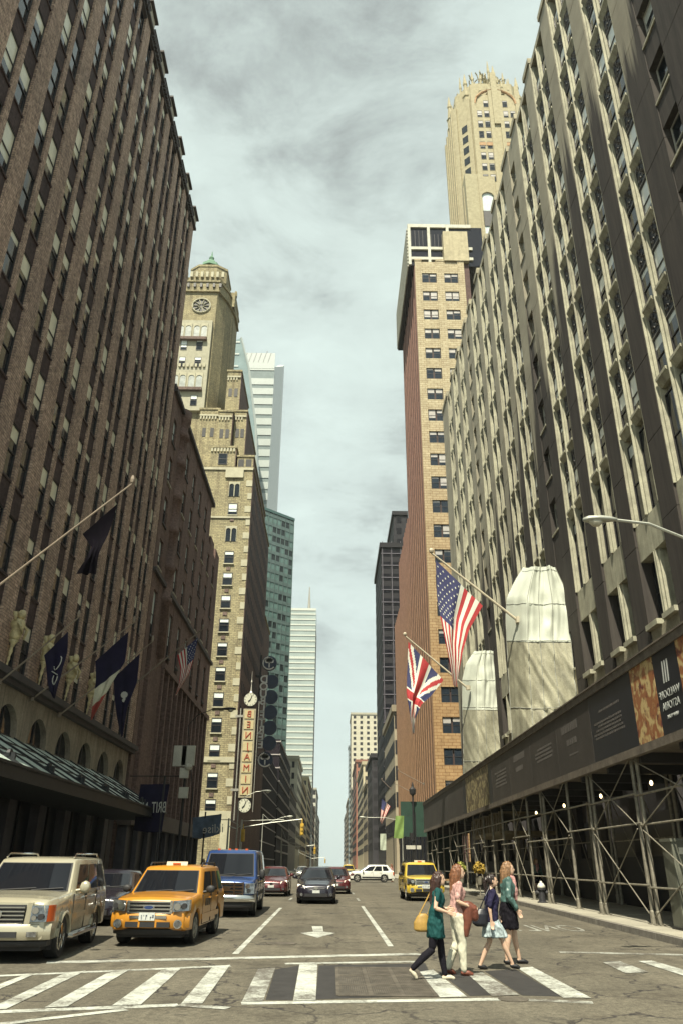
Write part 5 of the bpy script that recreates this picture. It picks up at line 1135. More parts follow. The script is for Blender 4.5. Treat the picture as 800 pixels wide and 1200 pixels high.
CBM = mat('cabinet_paint', (.13, .135, .105), .6, var=.25, scale=3, streak=.5)
b = MB(); b.box(-.42, .42, -.35, .35, .08, 2.2); link('body', b.mesh('body', CBM), cb); b = MB(); b.box(-.46, .46, -.39, .39, 2.2, 2.28); link('lid', b.mesh('lid', CBM), cb)
b = MB(); b.box(-.36, .36, -.37, -.355, .2, 1.75); link('door', b.mesh('door', CBM), cb); b = MB(); b.box(-.25, .1, -.375, -.355, 1.88, 2.05); link('plate', b.mesh('plate', PB), cb); b = MB(); b.box(-.46, .46, -.4, .4, 0, .08); link('plinth', b.mesh('plinth', IRON), cb)
FLW = mat('yellow_flowers', (.36, .24, .03), .7, var=.4, scale=9); FLG = mat('yellow_green_flowers', (.3, .31, .06), .7, var=.4, scale=9); POT = mat('dark_pot', (.05, .05, .05), .6)
for k, (x, y, m, lab) in enumerate(((8.85, 47.5, FLG, 'round yellow-green flower ball on a tall stem stand'), (9.0, 43.5, FLW, 'orange-yellow flower bunch on a tall stem stand'))):
    c = onY([540, 561][k], 1025, y); r = thing('flower_stand', lab + ' by the kerb', 'flowers', (c.x, y, gz(y) + .14)); rr = random.Random(k)
    b = MB(); b.tube([(0, 0, 0), (0, 0, .95)], .03, 6); b.lathe([(.2, 0), (.2, .06)], 10); b.lathe([(.1, .55), (.16, .95)], 10); link('stand', b.mesh('stand', PIPE), r)
    b = MB()
    for i in range(260):
        a, e_ = rr.uniform(0, 6.28), rr.uniform(-.9, 1.5); q = Vector((math.cos(a) * math.cos(e_), math.sin(a) * math.cos(e_), math.sin(e_))) * rr.uniform(.18, .33) + Vector((0, 0, 1.3)); t = Vector((rr.uniform(-1, 1), rr.uniform(-1, 1), rr.uniform(-1, 1))).normalized() * .07; u = t.cross(q - Vector((0, 0, 1.3))).normalized() * .07
        b.poly([q - t, q + u, q + t, q - u])
    link('blossoms', b.mesh('blossoms', m), r)['kind'] = 'stuff'
# ================================================================ vehicles
def paint(name, c, rough=.28, metal=.1, coat=.6, var=.06): return mat(name, c, rough, metal, var=var, scale=2.0, obj=True, coat=coat, fine=False)
CHROME = mat('chrome', (.6, .6, .58), .15, 1.0, var=0); CARGLASS = mat('car_glass', (.008, .009, .012), .05, var=0, spec=.4); LENS = mat('headlight_lens', (.3, .31, .32), .1, .75, var=.75, scale=9, obj=True, coat=1); LITLENS = mat('lit_headlight', (.8, .8, .7), .2, var=0, emit=(1.0, .85, .6, .9))
AMBER = mat('amber_lens', (.5, .09, .02), .25, var=0, coat=.6); TRIM = mat('dark_trim', (.02, .02, .022), .6, var=.1); PLATEW = mat('number_plate', (.55, .58, .55), .5, var=.15, scale=14, obj=True); PLATEO = mat('orange_plate', (.55, .2, .05), .5, var=.2, scale=14, obj=True); SEAM = mat('door_seam', (.015, .013, .012), .7, var=0); INTERIOR = mat('pale_dash_reflection', (.2, .24, .25), .2, var=.2, obj=True)
def sharp(me, a=38):
    fixn(me)
    me.set_sharp_from_angle(angle=R(a)); return me
def lerp(a, c, t): return a + (c - a) * t
def interp(tab, y):
    if y <= tab[0][0]: return tab[0][1:]
    for p, q in zip(tab[:-1], tab[1:]):
        if y <= q[0]:
            t = (y - p[0]) / (q[0] - p[0]); t = t * t * (3 - 2 * t) if len(p) > 5 else t
            return tuple(lerp(a, c, t) for a, c in zip(p[1:], q[1:]))
    return tab[-1][1:]
_wheel_cache = {}
def wheel_meshes(r, w, spokes, rimm):
    key = (r, w, spokes, rimm.name)
    if key in _wheel_cache: return _wheel_cache[key]
    b = MB(); b.smooth = True; rr = r * .66
    b.lathe([(rr, -w / 2 + .02), (r * .93, -w / 2), (r, -w / 2 + .04), (r, w / 2 - .04), (r * .93, w / 2), (rr, w / 2 - .02)], 28, (0, 0, 0), 'X'); t = sharp(b.mesh('tyre', RUBBER), 50)
    b = MB(); b.lathe([(rr * .99, -w / 2 + .05), (rr, w / 2 - .015), (rr * .93, w / 2 - .005), (rr * .9, w / 2 - .06), (.05, w / 2 - .07)], 24, (0, 0, 0), 'X')
    for k in range(spokes):
        a = 2 * math.pi * k / spokes; c, s = math.cos(a), math.sin(a)
        def P(rad, off, x): return (x, rad * c - off * s, rad * s + off * c)
        b.hexa([P(.03, -.045, w / 2 - .07), P(rr * .95, -.035, w / 2 - .06), P(rr * .95, .035, w / 2 - .06), P(.03, .045, w / 2 - .07)], [P(.03, -.045, w / 2), P(rr * .95, -.035, w / 2 - .012), P(rr * .95, .035, w / 2 - .012), P(.03, .045, w / 2)])
    b.lathe([(.09, w / 2 - .06), (.08, w / 2 + .005), (.01, w / 2 + .01)], 12, (0, 0, 0), 'X'); rm = sharp(b.mesh('rim', rimm))
    _wheel_cache[key] = (t, rm); return t, rm
def car(name, label, cat, loc, rz, S, group=None):
    """S: dict of measures; the car's front looks towards -y, x is across, origin on the ground under its middle"""
    slope = math.atan(GRADE) if loc[1] < 40 else 0
    o = thing(name, label, cat, (loc[0], loc[1], gz(loc[1])), rz, group, slope); L, W = S['L'], S['W']; hl, hw = L / 2, W / 2; P = S['paint']
    wr, wb = S['wr'], S['wheels']
    # ---- hull
    ys = sorted(set([round(-hl + L * i / 26, 4) for i in range(27)] + [round(y + wr * 1.14 * math.cos(a * math.pi / 10), 4) for y in wb for a in range(11)] + [p[0] for p in S['hull']]))
    rings = []
    for y in ys:
        zb, zm, zs, w, crown = interp(S['hull'], y)
        za = zb
        for c in wb:
            d = wr * 1.14
            if abs(y - c) <= d: za = max(za, wr + math.sqrt(max(0, d * d - (y - c) ** 2)))
        wx = hw * w; zmid = max(zm, za + .03)
        half = [(wx * .93, za), (wx * .985, za + .02), (wx, zmid), (wx * .992, lerp(zmid, zs, .6)), (wx * .955, zs - .03), (wx * .9, zs), (wx * .5, zs + crown * .8)]
        rings.append([(x, y, z) for x, z in half] + [(0, y, zs + crown)] + [(-x, y, z) for x, z in reversed(half)])
    b = MB(); b.smooth = True; b.rings(rings); body = link('body', sharp(b.mesh('body', P), 52), o)
    b = MB(); b.box(-hw * .8, hw * .8, -hl * .93, hl * .93, wr * .55, wr * 1.5); link('underbody', b.mesh('underbody', TRIM), o)
    for c in wb:
        b = MB(); b.box(-hw * .9, hw * .9, c - wr * 1.1, c + wr * 1.1, wr * .5, wr * 2.05); link('wheel_well', b.mesh('wheel_well', BLACK), o)
    # ---- cabin
    C = S['cabin']; z0, z1 = C['z0'], C['z1']; f0, f1, r0, r1, w0, w1, bow = C['f0'], C['f1'], C['r0'], C['r1'], C['w0'], C['w1'], C.get('bow', .1)
    def yf(t): return lerp(f0, f1, t)
    def yr(t): return lerp(r0, r1, t)
    def wt(t): return lerp(w0, w1, t) * hw
    def zt(t): return lerp(z0, z1, t)
    def front(s, t): return Vector((wt(t) * s * .95, yf(t) - bow * (1 - s * s), zt(t)))
    def rear(s, t): return Vector((wt(t) * s * .95, yr(t) + bow * .6 * (1 - s * s), zt(t)))
    def side(q, t, sg): return Vector((sg * (wt(t) + .03 * math.sin(math.pi * q)), lerp(yf(t) + .1, yr(t) - .08, q), zt(t)))
    def ring(t, k=1.0, dz=0):
        pts = [front(s, t) for s in (-1, -.6, -.2, .2, .6, 1)] + [side(q, t, 1) for q in (0, .25, .5, .75, 1)] + [rear(s, t) for s in (1, .5, 0, -.5, -1)] + [side(q, t, -1) for q in (1, .75, .5, .25, 0)]
        cy_ = (yf(t) + yr(t)) / 2; return [Vector((p.x * k, cy_ + (p.y - cy_) * (1 - (1 - k) * .6), p.z + dz)) for p in pts]
    b = MB(); b.smooth = True; b.rings([ring(-.06), ring(0), ring(.5), ring(.93), ring(1, .985, .02), ring(1, .9, .055), ring(1, .5, .085), ring(1, .1, .09)]); link('cabin', sharp(b.mesh('cabin', P), 40), o)
    def panelm(fn, s0, s1, t0, t1, off, m, nm, ns=8, parent=o, rnd=0):
        b = MB(); b.smooth = True
        for j in range(5):
            for i in range(ns + 1):
                t = lerp(t0, t1, j / 4); s = lerp(s0, s1, i / ns); p = fn(s, t); e1 = fn(s + .02, t) - fn(s - .02, t); e2 = fn(s, t + .02) - fn(s, t - .02); n = e1.cross(e2).normalized()
                if n.dot(p - Vector((0, (f0 + r0) / 2, z0))) < 0: n = -n
                b.v.append(tuple(p + n * off))
        for j in range(4):
            for i in range(ns): q = j * (ns + 1) + i; b.face((q, q + 1, q + ns + 2, q + ns + 1))
        return link(nm, fixn(b.mesh(nm, m)), parent)
    panelm(front, -.95, .95, .03, .93, .008, TRIM, 'windscreen_seal'); ws = panelm(front, -.91, .91, .06, .9, .014, CARGLASS, 'windscreen')
    panelm(rear, -.88, .88, .1, .88, .012, CARGLASS, 'rear_window')
    for sg in (-1, 1):
        for q0, q1 in C['side']: panelm(lambda q, t: side(q, t, sg), q0, q1, .06, .88, .012, CARGLASS, 'side_window', 4)
    b = MB()
    for s, e in ((-.55, .25), (.15, .85)): p, q = front(s, .05), front(e, .1); b.tube([p + Vector((0, -.03, .02)), q + Vector((0, -.03, .03))], .012, 4)
    link('wipers', b.mesh('wipers', TRIM), o)
    # ---- wheels
    t, rm = wheel_meshes(wr, S.get('ww', .24), S.get('spokes', 6), S.get('rim', STEEL))
    for c in wb:
        for sg in (-1, 1):
            w = link('wheel', None, o) if False else thing_part('wheel', o, (sg * (hw - S.get('ww', .24) / 2 - .02), c, wr)); w.rotation_euler = (0, 0, 0 if sg > 0 else math.pi)
            link('tyre', t, w); link('rim', rm, w)
    # ---- doors, handles, mirrors
    for sg in (-1, 1):
        b = MB()
        for q in S['seams']:
            zs = interp(S['hull'], q)[2]; b.box(sg * (hw * .97), sg * (hw * 1.003), q - .006, q + .006, wr * 1.15, zs - .05)
        b.box(sg * hw * .97, sg * hw * 1.003, S['seams'][0], S['seams'][-1], wr * 1.1, wr * 1.1 + .012); link('door_seam', b.mesh('door_seam', SEAM), o)
        for q in S['handles']: b = MB(); b.box(sg * hw * .97, sg * (hw + .022), q, q + .2, z0 - .13, z0 - .095); link('door_handle', b.mesh('door_handle', S.get('handle', P)), o)
        if S.get('moulding'): b = MB(); b.box(sg * hw * .97, sg * (hw + .015), S['seams'][0] - .1, S['seams'][-1] + .1, S['moulding'], S['moulding'] + .12); link('side_moulding', b.mesh('side_moulding', S.get('mould_m', P)), o)
        if S.get('step'): b = MB(); b.tube([(sg * (hw - .02), S['seams'][0] - .2, .38), (sg * (hw + .03), S['seams'][0], .36), (sg * (hw + .03), S['seams'][-1], .36), (sg * (hw - .02), S['seams'][-1] + .2, .38)], .045, 8); link('running_board', b.mesh('running_board', CHROME if S['step'] == 2 else TRIM), o)
        my = C['f0'] + .32; mx = sg * (hw + .13); b = MB(); b.smooth = True; mh = S.get('mirror', .1)
        b.rings([[(mx + sg * .11 * k * math.cos(a), my + yy, z0 + .1 + mh * k * math.sin(a)) for a in [i * math.pi / 4 for i in range(8)]] for yy, k in ((-.07, .5), (-.05, .9), (0, 1.05), (.06, 1))]); b.tube([(sg * hw * .95, my, z0 + .03), (mx, my, z0 + .06)], .03, 5); link('mirror', sharp(b.mesh('mirror', S.get('mirror_m', P)), 60), o)
    # ---- front end, list of (name, material, [x0,x1,y0,y1,z0,z1] or callable)
    for nm, m, mirror, fn in S['front']:
        for sg in ((1, -1) if mirror else (1,)):
            b = MB(); fn(b, sg); link(nm, sharp(b.mesh(nm, m), 40), o)
    for nm, m, fn in S.get('extra', []):
        b = MB(); fn(b); link(nm, sharp(b.mesh(nm, m), 40), o)
    b = MB(); b.box(-hw * .9, hw * .9, hl - .04, hl + .06, .35, .6); link('rear_bumper', b.mesh('rear_bumper', P if S.get('rb', 1) else TRIM), o)
    for sg in (-1, 1): b = MB(); b.box(sg * hw * .72, sg * hw * .93, hl - .08, hl + .02, z0 - .35, z0 - .05); link('tail_light', b.mesh('tail_light', AMBER), o)
    return o
def thing_part(name, parent, loc):
    # a wheel: hub disc mesh that carries its tyre and rim as sub-parts
    b = MB(); b.lathe([(.06, -.1), (.06, .06)], 8, (0, 0, 0), 'X'); return link(name, b.mesh('hub', TRIM), parent, loc)
def lamp(x0, x1, z0, z1, y, sweep=.18, taper=.02, d=.12):
    def f(b, sg): b.hexa([(sg * x0, y + .0, z0), (sg * x1, y + sweep, z0 + taper), (sg * x1, y + sweep + d, z0 + taper), (sg * x0, y + d, z0)], [(sg * x0, y + .03, z1), (sg * x1, y + sweep + .03, z1 + taper), (sg * x1, y + sweep + d, z1 + taper), (sg * x0, y + d, z1)])
    return f
def bx(*q): return lambda b, sg=1: b.box(sg * q[0] if True else 0, sg * q[1], *q[2:])
def bars(x, y, zs, h, d=.05):
    def f(b, sg):
        for z in zs: b.box(-x, x, y - d, y + .05, z, z + h)
    return f
def vbars(xs, y, z0, z1, w, d=.04):
    def f(b, sg):
        for x in xs: b.box(x - w / 2, x + w / 2, y - d, y + .05, z0, z1)
    return f
def bumper(hw, y, z0, z1, d, sweep=.25, n=7):
    def f(b, sg=1):
        b.smooth = True; rs = []
        for i in range(n * 2 + 1):
            s = (i - n) / n; yy = y + sweep * abs(s) ** 3.2; x = hw * s
            rs.append([(x, yy + d, z0), (x, yy + .03, z0), (x, yy, lerp(z0, z1, .3)), (x, yy, lerp(z0, z1, .75)), (x, yy + .04, z1), (x, yy + d, z1)])
        b.rings(rs)
    return f
def disc(x, y, z, r, d=.03):
    def f(b, sg=1): b.lathe([(r, -d), (r, d)], 16, (sg * x, y, z), 'Y')
    return f
def oval(y, z, rx, rz, d=.02):
    def f(b, sg=1): b.rings([[(rx * math.cos(a), y + dd, z + rz * math.sin(a)) for a in [i * math.pi / 8 for i in range(16)]] for dd in (-d, d)])
    return f
def roofrack(hw, y0, y1, z):
    def f(b):
        for s in (-1, 1): b.tube([(s * hw, y0, z - .03), (s * hw, y0 + .15, z + .05), (s * hw, y1 - .15, z + .05), (s * hw, y1, z - .03)], .022, 6)
    return f
def glyphs(y, z, w, h, n, seed):
    def f(b, sg=1):
        rr = random.Random(seed); st = w / n
        for i in range(n):
            x = -w / 2 + st * i
            for k in range(3): b.box(x + st * .15, x + st * (.4 if rr.random() < .5 else .75), y - .006, y, z + h * k / 3, z + h * (k + .72) / 3) if rr.random() < .8 else None
    return f
# ---- champagne SUV
pc = paint('champagne_paint', (.42, .39, .29), .25, .35)
hl = 2.53
suv = dict(L=5.06, W=2.0, wr=.39, wheels=(-1.52, 1.42), ww=.27, spokes=7, rim=CHROME, paint=pc, mirror=.13,
  hull=[(-2.53, .42, .6, 1.05, .87, .03), (-2.42, .4, .62, 1.12, .95, .04), (-2.0, .4, .7, 1.16, .99, .05), (-1.1, .38, .7, 1.2, 1.0, .05), (-.9, .36, .7, 1.22, 1.0, .03), (2.3, .38, .7, 1.25, 1.0, .03), (2.53, .45, .7, 1.22, .95, .02)],
  cabin=dict(z0=1.2, z1=1.83, f0=-1.02, f1=-.36, r0=2.5, r1=2.28, w0=.95, w1=.82, bow=.12, side=((.05, .33), (.37, .64), (.68, .93))), seams=(-.95, .15, 1.2), handles=(-.12, .85), moulding=.68, step=2, handle=CHROME,
  front=[('grille', TRIM, 0, bx(-.5, .5, -2.56, -2.4, .68, 1.04)), ('grille_bars', CHROME, 0, bars(.49, -2.56, (.7, .77, .84, .91, .98), .025)), ('grille_surround', pc, 1, lambda b, s: b.hexa([(s * .5, -2.6, .62), (s * .6, -2.58, .62), (s * .6, -2.4, .62), (s * .5, -2.4, .62)], [(s * .54, -2.6, 1.08), (s * .63, -2.58, 1.08), (s * .63, -2.4, 1.08), (s * .54, -2.4, 1.08)])),
         ('headlight', LENS, 1, lamp(.62, .9, .74, 1.03, -2.63, .1, .0, .2)), ('headlight_bulb', CHROME, 1, disc(.7, -2.605, .94, .06, .035)), ('headlight_bulb', TRIM, 1, disc(.81, -2.58, .83, .055, .04)), ('headlight_bulb', CHROME, 1, disc(.69, -2.61, .81, .045, .035)), ('marker_light', AMBER, 1, lamp(.905, .985, .74, 1.03, -2.53, .12, 0, .15)), ('bumper', pc, 0, bumper(.99, -2.66, .42, .7, .3, .2)), ('bumper_intake', TRIM, 0, bx(-.42, .42, -2.668, -2.6, .47, .57)), ('intake_divider', pc, 0, bx(-.03, .03, -2.674, -2.6, .47, .57)), ('fog_light', LENS, 1, bx(.6, .78, -2.662, -2.55, .48, .57)), ('emblem', CHROME, 0, disc(0, -2.6, .87, .09)), ('lower_valance', TRIM, 0, bumper(.93, -2.6, .3, .42, .3, .2))],
  extra=[('roof_rack', CHROME, roofrack(.72, -.3, 2.1, 1.93)), ('wheel_arch_trim', pc, lambda b: [b.tube([(s * 1.0, c + .47 * math.cos(a), .39 + .47 * math.sin(a)) for a in [R(5 + 17 * i) for i in range(11)]], .035, 6) for s in (-1, 1) for c in (-1.52, 1.42)])])
car('suv', 'champagne beige full-size SUV with chrome grille parked under the canopy', 'car', (-6.42, 18.9), R(3.5), suv).scale = (1, 1, .95)
# ---- yellow taxi SUV
pt = paint('taxi_yellow', (.46, .2, .02), .3, .05)
def taxi(pm, lit=None): return dict(L=4.44, W=1.82, wr=.35, wheels=(-1.35, 1.27), ww=.23, spokes=5, rim=STEEL, paint=pm, mirror=.09, mirror_m=TRIM,
  hull=[(-2.22, .36, .55, .93, .86, .03), (-2.12, .33, .6, 1.0, .94, .04), (-1.7, .33, .65, 1.04, .99, .05), (-1.0, .34, .68, 1.08, 1.0, .05), (-.8, .34, .7, 1.1, 1.0, .03), (2.05, .36, .7, 1.12, 1.0, .02), (2.22, .42, .7, 1.1, .93, .02)],
  cabin=dict(z0=1.07, z1=1.63, f0=-.98, f1=-.3, r0=2.15, r1=1.95, w0=.95, w1=.8, bow=.1, side=((.05, .36), (.4, .66), (.7, .93))), seams=(-.8, .2, 1.1), handles=(-.05, .85), moulding=.5,
  front=[('grille', TRIM, 0, bx(-.48, .48, -2.26, -2.1, .71, .95)), ('grille_bars', CHROME, 0, bars(.5, -2.265, (.7, .775, .85, .925), .035)), ('grille_ends', CHROME, 1, bx(.46, .52, -2.27, -2.1, .69, .97)), ('emblem', CHROME, 0, oval(-2.33, .83, .13, .052)), ('emblem_field', mat('dark_blue_badge', (.02, .04, .12), .3, var=0), 0, oval(-2.345, .83, .105, .036)),
         ('headlight', lit or LENS, 1, lamp(.54, .88, .74, .97, -2.33, .15, .02, .2)), ('headlight_bulb', CHROME, 1, disc(.64, -2.29, .85, .075, .04)), ('headlight_bulb', TRIM, 1, disc(.78, -2.23, .86, .06, .045)), ('bumper', pm, 0, bumper(.9, -2.36, .4, .7, .3, .24)), ('bumper_bar', CHROME, 0, bx(-.42, .42, -2.368, -2.3, .6, .66)), ('lower_intake', TRIM, 0, bx(-.5, .5, -2.366, -2.3, .42, .53)), ('intake_post', pm, 1, bx(.17, .21, -2.37, -2.3, .42, .53)), ('fog_light', LENS, 1, disc(.68, -2.33, .49, .075)), ('fog_ring', CHROME, 1, disc(.68, -2.325, .49, .095, .02)),
         ('number_plate', PLATEW, 0, bx(-.2, .16, -2.385, -2.35, .56, .72)), ('plate_characters', NAVY, 0, glyphs(-2.386, .585, .3, .1, 6, 4)), ('lower_valance', TRIM, 0, bumper(.84, -2.28, .26, .4, .3, .22))],
  extra=[('roof_rack', TRIM, roofrack(.66, -.1, 1.7, 1.72)), ('roof_sign', mat('taxi_roof_sign', (.36, .3, .18), .5, var=.1), lambda b: b.rings([[(-.27, -.02 + dy, z), (.27, -.02 + dy, z), (.24, .2 - dy, z), (-.24, .2 - dy, z)] for z, dy in ((1.71, 0), (1.8, .05))])), ('roof_sign_lamp', AMBER, lambda b: b.box(-.1, .1, -.035, -.005, 1.73, 1.77)),
         ('fare_decal', mat('black_decal', (.02, .02, .02), .5, var=0), lambda b: [b.box(s * .905, s * .914, -.5 + .22 * k, -.36 + .22 * k, .78, .95) for s in (-1, 1) for k in range(3)])])
car('taxi', 'orange-yellow taxi SUV with roof sign and white plate driving beside the champagne SUV', 'taxi', (-3.96, 21.75), R(-3), taxi(pt)).scale = (1, 1, .96)
pt2 = paint('taxi_yellow_green', (.5, .36, .04), .3, .05)
car('taxi', 'yellow taxi SUV approaching in the right lane behind the pedestrians', 'taxi', (4.5, 43.0), R(1), taxi(pt2))
# ---- blue van
pv = paint('van_blue', (.025, .06, .19), .22, .3)
van = dict(L=5.5, W=2.02, wr=.37, wheels=(-1.75, 1.75), ww=.24, spokes=8, rim=STEEL, paint=pv, mirror=.17, mirror_m=TRIM,
  hull=[(-2.75, .5, .62, 1.02, .88, .03), (-2.68, .45, .65, 1.09, .95, .04), (-2.3, .42, .7, 1.14, .99, .06), (-1.7, .4, .7, 1.2, 1.0, .05), (-1.5, .4, .7, 1.25, 1.0, .03), (2.6, .4, .7, 1.25, 1.0, .03), (2.75, .45, .7, 1.2, .97, .02)],
  cabin=dict(z0=1.2, z1=2.02, f0=-1.92, f1=-1.08, r0=2.74, r1=2.68, w0=.97, w1=.86, bow=.14, side=((.04, .22), (.27, .58), (.62, .94))), seams=(-1.25, -.1, 1.4), handles=(-.4, .05), moulding=.62, mould_m=TRIM,
  front=[('grille', TRIM, 0, bx(-.62, .62, -2.8, -2.6, .7, 1.06)), ('grille_bars', CHROME, 0, bars(.6, -2.81, (.7, .8, .9, 1.0), .05)), ('grille_posts', CHROME, 0, vbars((-.6, -.3, .3, .6), -2.815, .68, 1.07, .05)), ('emblem', CHROME, 0, oval(-2.88, .88, .18, .07)), ('headlight', LENS, 1, lamp(.66, .97, .72, 1.04, -2.87, .14, 0, .2)), ('headlight_bulb', CHROME, 1, disc(.76, -2.83, .95, .07, .04)), ('headlight_bulb', TRIM, 1, disc(.8, -2.81, .81, .06, .04)), ('bumper', CHROME, 0, bumper(1.0, -2.98, .48, .68, .35, .2)), ('bumper_air_dam', TRIM, 0, bumper(.94, -2.9, .3, .48, .35, .2)), ('number_plate', PLATEO, 0, bx(-.46, -.14, -3.0, -2.96, .42, .58)), ('plate_characters', NAVY, 0, lambda b, s: [b.box(-.43 + .045 * i, -.4 + .045 * i, -3.004, -3.0, .45, .54) for i in range(6)])],
  extra=[('clearance_lights', AMBER, lambda b: [b.box(x - .05, x + .05, -1.0, -.94, 2.08, 2.13) for x in (-.5, -.12, .12, .5)]), ('side_reflection_strip', TRIM, lambda b: b.box(-1.015, 1.015, -1.2, 2.5, .98, 1.0))])
car('van', 'blue passenger van with a large chrome grille and orange plate behind the first taxi', 'van', (-3.6, 31.6), R(1), van)
# ---- sedans
def sedan(pm, lights, L=4.46, W=1.76): return dict(L=L, W=W, wr=.32, wheels=(-1.33, 1.36), ww=.2, spokes=5, rim=STEEL, paint=pm, mirror=.075,
  hull=[(-L / 2, .3, .45, .64, .82, .03), (-L / 2 + .12, .25, .5, .74, .93, .05), (-1.6, .24, .5, .86, .98, .06), (-.95, .24, .55, .96, 1.0, .04), (-.7, .24, .58, .98, 1.0, .02), (1.6, .26, .6, 1.04, 1.0, .02), (L / 2 - .1, .3, .6, 1.02, .95, .04), (L / 2, .38, .6, .9, .85, .02)],
  cabin=dict(z0=.94, z1=1.37, f0=-1.12, f1=-.18, r0=2.0, r1=1.02, w0=.93, w1=.72, bow=.16, side=((.08, .42), (.46, .78))), seams=(-.85, .2, 1.1), handles=(-.05, .85),
  front=[('headlight', lights, 1, lamp(.5, .82, .61, .71, -L / 2 - .02, .27, .08, .2)), ('upper_grille', TRIM, 0, lambda b, s: b.hexa([(-.4, -L / 2 - .03, .6), (.4, -L / 2 - .03, .6), (.4, -L / 2 + .1, .6), (-.4, -L / 2 + .1, .6)], [(-.34, -L / 2 + .02, .66), (.34, -L / 2 + .02, .66), (.34, -L / 2 + .15, .66), (-.34, -L / 2 + .15, .66)])), ('emblem', CHROME, 0, oval(-L / 2 - .05, .63, .09, .06)), ('bumper', pm, 0, bumper(.86, -L / 2 - .08, .27, .58, .3, .34)), ('lower_intake', TRIM, 0, bx(-.5, .5, -L / 2 - .087, -L / 2, .3, .42)), ('fog_light', LENS, 1, disc(.64, -L / 2 + .01, .38, .06)), ('number_plate', PLATEW, 0, bx(-.16, .16, -L / 2 - .1, -L / 2 - .05, .44, .55))])
pk = paint('black_car_paint', (.018, .016, .024), .2, .2); pr_ = paint('dark_red_paint', (.09, .018, .02), .25, .3); ps = paint('silver_car_paint', (.3, .3, .29), .25, .5); pdg = paint('dark_grey_paint', (.05, .05, .055), .25, .3)
car('sedan', 'black hatchback sedan with headlights on, coming down the middle lane', 'car', (-.64, 39.6), 0, sedan(pk, LITLENS))
car('sedan', 'dark red sedan half hidden behind the black hatchback', 'car', (.28, 52.4), 0, sedan(pr_, LITLENS, 4.6))
car('sedan', 'dark red sedan with lit headlights behind the blue van', 'car', (-3.15, 47.3), 0, sedan(pr_, LITLENS, 4.6))
car('sedan', 'black car parked by the kerb between the champagne SUV and the taxi', 'car', (-6.95, 27.2), R(1), sedan(pk, LENS, 4.7, 1.85))
car('sedan', 'silver sedan queuing far behind the blue van', 'car', (-4.2, 62), 0, sedan(ps, LENS))
car('sedan', 'dark grey car far up the avenue in the left lane', 'car', (-6.9, 70), 0, sedan(pdg, LENS)); car('sedan', 'grey car waiting beyond the crossing in the middle lane', 'car', (-.6, 112), 0, sedan(pdg, LENS)); car('sedan', 'silver car far up the avenue beyond the crossing', 'car', (-4.0, 118), 0, sedan(ps, LENS)); car('taxi', 'tiny yellow taxi far up the avenue', 'taxi', (2.6, 128), 0, taxi(pt2)); car('sedan', 'dark parked car at the far right kerb', 'car', (7.3, 118), 0, sedan(pk, LENS))
# ---- white crossover crossing the avenue
pw = paint('white_car_paint', (.62, .63, .58), .25, .0)
cro = dict(L=4.66, W=1.86, wr=.36, wheels=(-1.42, 1.36), ww=.24, spokes=5, rim=STEEL, paint=pw, mirror=.09,
  hull=[(-2.33, .36, .55, .8, .84, .03), (-2.22, .32, .58, .9, .93, .05), (-1.7, .32, .62, 1.0, .98, .06), (-1.0, .32, .65, 1.06, 1.0, .04), (-.8, .32, .66, 1.08, 1.0, .02), (2.0, .34, .68, 1.14, 1.0, .02), (2.33, .42, .7, 1.08, .9, .02)],
  cabin=dict(z0=1.04, z1=1.58, f0=-1.15, f1=-.25, r0=2.22, r1=1.75, w0=.95, w1=.78, bow=.12, side=((.06, .36), (.4, .68), (.72, .93))), seams=(-.85, .2, 1.1), handles=(-.05, .85), moulding=.42, mould_m=TRIM,
  front=[('grille', TRIM, 0, bx(-.5, .5, -2.36, -2.2, .62, .84)), ('headlight', LENS, 1, lamp(.52, .86, .7, .9, -2.32, .26, .05)), ('bumper', pw, 0, bumper(.9, -2.44, .36, .64, .3, .3))], extra=[('roof_rack', TRIM, roofrack(.66, -.2, 1.5, 1.66))])
car('crossover', 'white crossover turning across the avenue at the far junction', 'car', (4.1, 88), R(-90), cro)
# ================================================================ people
def blobmesh(name, build, m, voxel=.009, smooth=6, wrinkle=0, ws=(9, 9, 4)):
    b = MB(); build(b); me = fixn(b.mesh(name, m)); ob = bpy.data.objects.new('tmp', me); COL.objects.link(ob)
    r = ob.modifiers.new('r', 'REMESH'); r.mode = 'VOXEL'; r.voxel_size = voxel
    s = ob.modifiers.new('s', 'SMOOTH'); s.factor = .5; s.iterations = smooth
    dg = bpy.context.evaluated_depsgraph_get(); dg.update(); out = bpy.data.meshes.new_from_object(ob.evaluated_get(dg)); bpy.data.objects.remove(ob)
    out.materials.clear(); out.materials.append(m); out.name = name
    if wrinkle:
        ns = [v.normal.copy() for v in out.vertices]
        for v, n in zip(out.vertices, ns):
            c = v.co; q = Vector((c.x * ws[0] + c.z * 2, c.y * ws[1], c.z * ws[2])); v.co = c + n * wrinkle * (mnoise.noise(q) + .6 * mnoise.noise(q * 2.3 + Vector((5, 1, 3))))
        out.update()
    out.polygons.foreach_set('use_smooth', [True] * len(out.polygons)); return out
